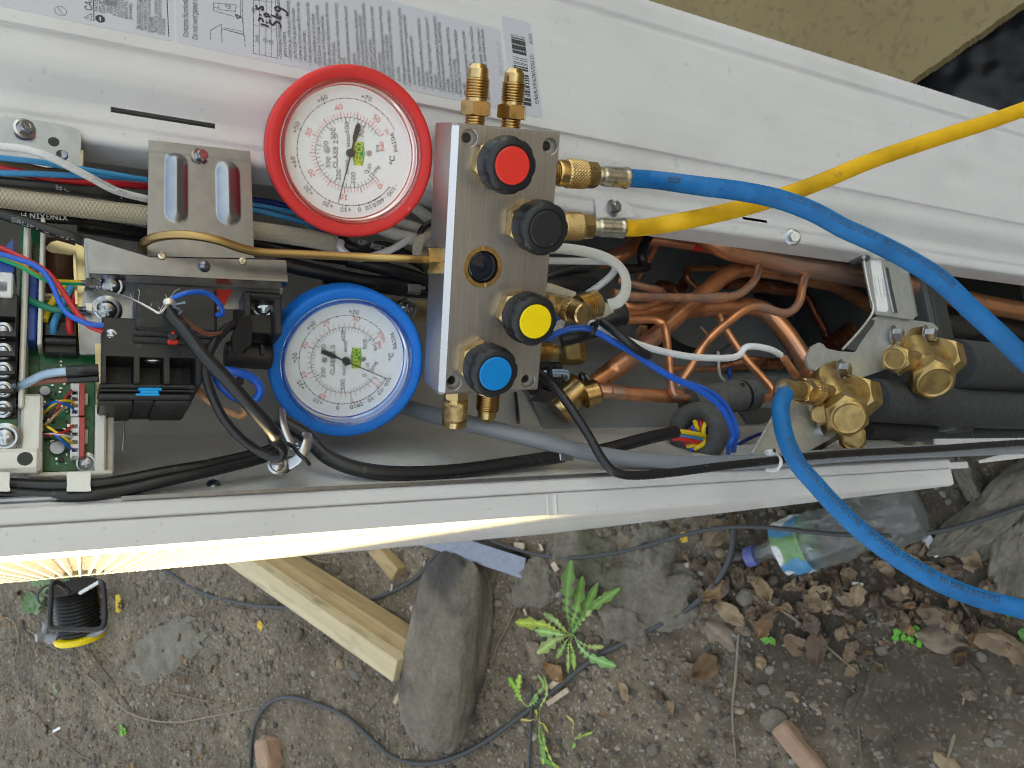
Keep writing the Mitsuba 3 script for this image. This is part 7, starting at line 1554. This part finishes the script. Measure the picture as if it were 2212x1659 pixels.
weed('trailing pale weed stem running down to the bottom edge', (370, 1330), [((215, 1345), (290, 1355), 12, (.42, .42, .10), .01), ((420, 1440), (390, 1380), 12, (.40, .38, .12), .01), ((330, 1290), (350, 1310), 16, (.35, .36, .08), .01), ((390, 1060), (410, 1180), 18, G3, .02), ((395, 1570), (390, 1450), 18, G3, .012), ((385, 1640), (390, 1540), 26, G2, .012), ((470, 1655), (400, 1600), 26, G1, .012), ((500, 1670), (450, 1630), 20, G2, .012)])
weed('tiny pale seedling right of the trailing weed', (600, 1470), [((575, 1535), (590, 1500), 14, G2, .008), ((705, 1430), (650, 1450), 10, G2, .01), ((530, 1320), (580, 1370), 12, (.40, .40, .12), .008), ((630, 1440), (615, 1455), 14, (.35, .34, .12), .008)])
def sprout(label, spots, wd, gr):
    k = thing('sprout', label, 'sprout')
    for i_, (x, y) in enumerate(spots):
        o = GX(x, y, .008); u = nz(np.cross(GN, rng.normal(size=3))); mm, s_, t_ = leaf_mesh(o, u, nz(GN + .2 * rng.normal(size=3)), wd * 2.4 * mpp(o), wd * mpp(o), .1, 900 + i_ + int(x))
        put(numbered(k + '__leaf'), mm, 'm_green_leaf', True, color=np.tile(gr, (len(mm.vertices), 1)))
sprout('bright green sprout with small leaflets beside the curled brown leaf', [(1937, 1365), (1935, 1378), (1950, 1362), (1952, 1378), (1967, 1360), (1980, 1358), (1984, 1372), (1966, 1380), (1970, 1392), (1985, 1390)], 7, (.14, .42, .04))
sprout('single bright green leaf below the big crumpled leaf', [(1655, 1382), (1668, 1385), (1648, 1378)], 8, (.15, .38, .05))
sprout('tiny green seedling at the lower left', [(262, 1570), (270, 1580), (262, 1584), (266, 1576)], 7, (.18, .42, .05))
sprout('green leaves at the right edge under the blue hose', [(2190, 1310), (2205, 1320), (2180, 1320), (2212, 1370)], 12, (.10, .26, .06))
sprout('grey green leaves behind the cable reel', [(100, 1260), (130, 1275), (80, 1250), (65, 1300), (90, 1305), (150, 1265)], 22, (.13, .20, .10))
# plastic bottle
b0, b1_ = GX(1628, 1200, .040), GX(1985, 1100, .055)
bt = thing('plastic_bottle', 'crushed clear plastic water bottle with a blue and green label under the front panel', 'bottle')
ax_ = nz(b1_ - b0); Lb = np.linalg.norm(b1_ - b0); rb = .046
prof = [(0, .016), (.03, .017), (.055, .033), (.08, .043), (.10, .046)] + [(.10 + .16 * t_ / 16 * (Lb / .33), .046 * (1 - .05 * (t_ % 2))) for t_ in range(1, 17)] + [(Lb - .012, .046), (Lb - .003, .040), (Lb, .028), (Lb - .006, 0)]
prof = [(0, .0), (0, .036), (.006, .043), (.02, .046)] + [(.02 + (Lb - .11) * t_ / 18, .046 * (1 - .06 * (t_ % 2))) for t_ in range(1, 18)] + [(Lb - .075, .044), (Lb - .045, .030), (Lb - .028, .016), (Lb - .002, .0155)]
prof = [(Lb - a_, r_) for a_, r_ in prof][::-1]
m = lathe(prof, b0, axis=ax_, n=48)
v = np.array(m.vertices); cvt = (v - b0) @ ax_; rad_ = v - b0 - cvt[:, None] * ax_
v = b0 + cvt[:, None] * ax_ + rad_ * (1 - .22 * (meshkit.fbm(v * 60, 2, 5) - .5) - .5 * np.clip(meshkit.fbm(v * 18, 3, 8) - .35, 0, 1) * 2)[:, None]
m.vertices = v
scene['m_clear_plastic'] = {'type': 'principledthin', 'base_color': {'type': 'rgb', 'value': [.86, .88, .88]}, 'roughness': .1, 'spec_trans': .9, 'diff_trans': .7, 'eta': 1.5}
put(bt + '__body', m, 'm_clear_plastic', 50)
mat('bottle_cap', (.10, .13, .36), .35)
mat('bottle_label', mikit.proc(lambda p, n, uv: vmix(vmix((.08, .25, .45), (.16, .30, .13), mikit.smoothstep(.45, .55, mikit.noise(p.x * 22, p.y * 22, p.z * 22))), (.70, .72, .72), mikit.smoothstep(.60, .70, mikit.noise(p.x * 34 + 9, p.y * 34, p.z * 34)))), .35)
m2 = lathe([(Lb * .20 + Lb * .16 * t_ / 6, .0465 * (1 - .06 * (t_ % 2) * .6)) for t_ in range(7)], b0, axis=ax_, n=48); v = np.array(m2.vertices); cvt = (v - b0) @ ax_; rad_ = v - b0 - cvt[:, None] * ax_
m2.vertices = b0 + cvt[:, None] * ax_ + rad_ * (1.006 * (1 - .5 * np.clip(meshkit.fbm(v * 18, 3, 8) - .35, 0, 1) * 2))[:, None]
put(bt + '__label', m2, 'm_bottle_label', 50)
put(bt + '__cap', lathe([(0, 0), (0, .0150), (.001, .0158), (.016, .0158), (.016, .010)], b0 - ax_ * .012, axis=ax_, n=36), 'm_bottle_cap', 30)
# cable reel
rl = thing('cable_reel', 'small black cable reel with a yellow flange and a tubular handle', 'cable reel')
rc = D(167, 1325, 2.55); rd = nz(R @ np.array([.1, 1.0, .12])); 
sc_ = 2.55 / F
put(rl + '__drum', lathe([(-62 * sc_, 0), (-62 * sc_, 52 * sc_), (-58 * sc_, 52 * sc_), (-56 * sc_, 40 * sc_)] + [(-56 * sc_ + 96 * sc_ * t_ / 24, (40 + 4 * (t_ % 2)) * sc_) for t_ in range(25)] + [(41 * sc_, 40 * sc_), (41 * sc_, 0)], rc, axis=rd, n=40), 'm_black_rubber', 30)
put(rl + '__flange', lathe([(43 * sc_, 0), (43 * sc_, 50 * sc_), (46 * sc_, 53 * sc_), (54 * sc_, 52 * sc_), (56 * sc_, 46 * sc_), (52 * sc_, 40 * sc_), (52 * sc_, 0)], rc, axis=rd, n=44), 'm_cap_yellow', 30); labels[rl + '__flange'] = {'label': 'yellow reel flange'}
fr = lambda pts: np.array([D(x, y, d_) for x, y, d_ in pts])
put(rl + '__frame', [tube(fr([(150, 1282, 2.40), (138, 1268, 2.40), (122, 1258, 2.38), (112, 1264, 2.36), (110, 1300, 2.34), (108, 1345, 2.34), (112, 1356, 2.34), (130, 1358, 2.34), (180, 1360, 2.34), (215, 1358, 2.34), (226, 1345, 2.34), (226, 1300, 2.36), (222, 1262, 2.38), (214, 1257, 2.40)]), 5 * sc_, 12, 6)[0]], 'm_black_plastic', True)
put(rl + '__handle', tube(fr([(173, 1281, 2.42), (192, 1270, 2.40), (214, 1257, 2.39)]), 3.6 * sc_, 12)[0], 'm_white_cable', True); labels[rl + '__handle'] = {'label': 'pale bar of the reel handle'}
put(rl + '__stand', [tube(fr([(100, 1345, 2.5), (98, 1372, 2.52), (110, 1385, 2.52), (200, 1372, 2.52), (225, 1358, 2.5)]), 6 * sc_, 12)[0], tube(fr([(78, 1378, 2.5), (100, 1374, 2.52), (125, 1380, 2.52)]), 9 * sc_, 12)[0]], 'm_grey_cable', True)
put(rl + '__loose_cable', tube(fr([(110, 1315, 2.42), (86, 1302, 2.40), (82, 1285, 2.40), (95, 1268, 2.42), (115, 1262, 2.45)]), 2.2 * sc_, 8)[0], 'm_grey_flex', True)
# brown board and black sheeting behind the unit
mat('old_board', mikit.proc(lambda p, n, uv: vmix(vmix((.155, .112, .050), (.215, .165, .080), mikit.fbm(p.x * 9, p.y * 9, p.z * 9, 3)), (.12, .085, .04), .6 * mikit.smoothstep(.5, .8, mikit.fbm(p.x * 140, p.y * 140, p.z * 140, 3)))), .9)
def on_bank(pts, lift, thick):
    q = np.array([G(x, y, lift) for x, y in pts]); o = q.mean(0); M = frame(o, GN); l = (np.linalg.inv(M)[:3, :3] @ (q - o).T).T[:, :2]
    M2 = M.copy(); M2[:3, 3] = o - GN * thick; g = sg.Polygon(l); return prism(g if g.is_valid else g.buffer(0), thick, M2)
n_ = 90
edge = [(1935 + 330 * t_, 198 - 230 * t_) for t_ in np.linspace(0, 1, n_)]
edge = [(x + rng.uniform(-1.3, 1.3), y + rng.uniform(-1.3, 1.3)) for x, y in edge]
put(thing('board', 'rough sawn brown wooden board lying on the bank behind the unit', 'board'), on_bank(edge + [(2150, -420), (1000, -420), (1200, 150)], .10, .02), 'm_old_board', 20)
mat('sheeting', (.006, .006, .008), .42, 0.0, .35)
ss, tt_ = np.meshgrid(np.linspace(1500, 2700, 120), np.linspace(-420, 480, 110), indexing='ij')
sp = np.array([[G(a_, b_, .045) for a_, b_ in zip(r1, r2__)] for r1, r2__ in zip(ss, tt_)])
sp = sp + GN * (.07 * (meshkit.fbm(np.stack([sp[..., 0] * 11, sp[..., 1] * 11, sp[..., 2] * 11], -1), 4, 31) - .5))[..., None]
i, j = np.meshgrid(np.arange(119), np.arange(109), indexing='ij'); q = np.stack([i * 110 + j, (i + 1) * 110 + j, (i + 1) * 110 + j + 1, i * 110 + j + 1], -1).reshape(-1, 4)
put(thing('plastic_sheet', 'crumpled black plastic sheeting in the dark behind the brown board', 'plastic sheet'), trimesh.Trimesh(sp.reshape(-1, 3), np.vstack([q[:, [0, 1, 2]], q[:, [0, 2, 3]]]), process=False), 'm_sheeting', True)
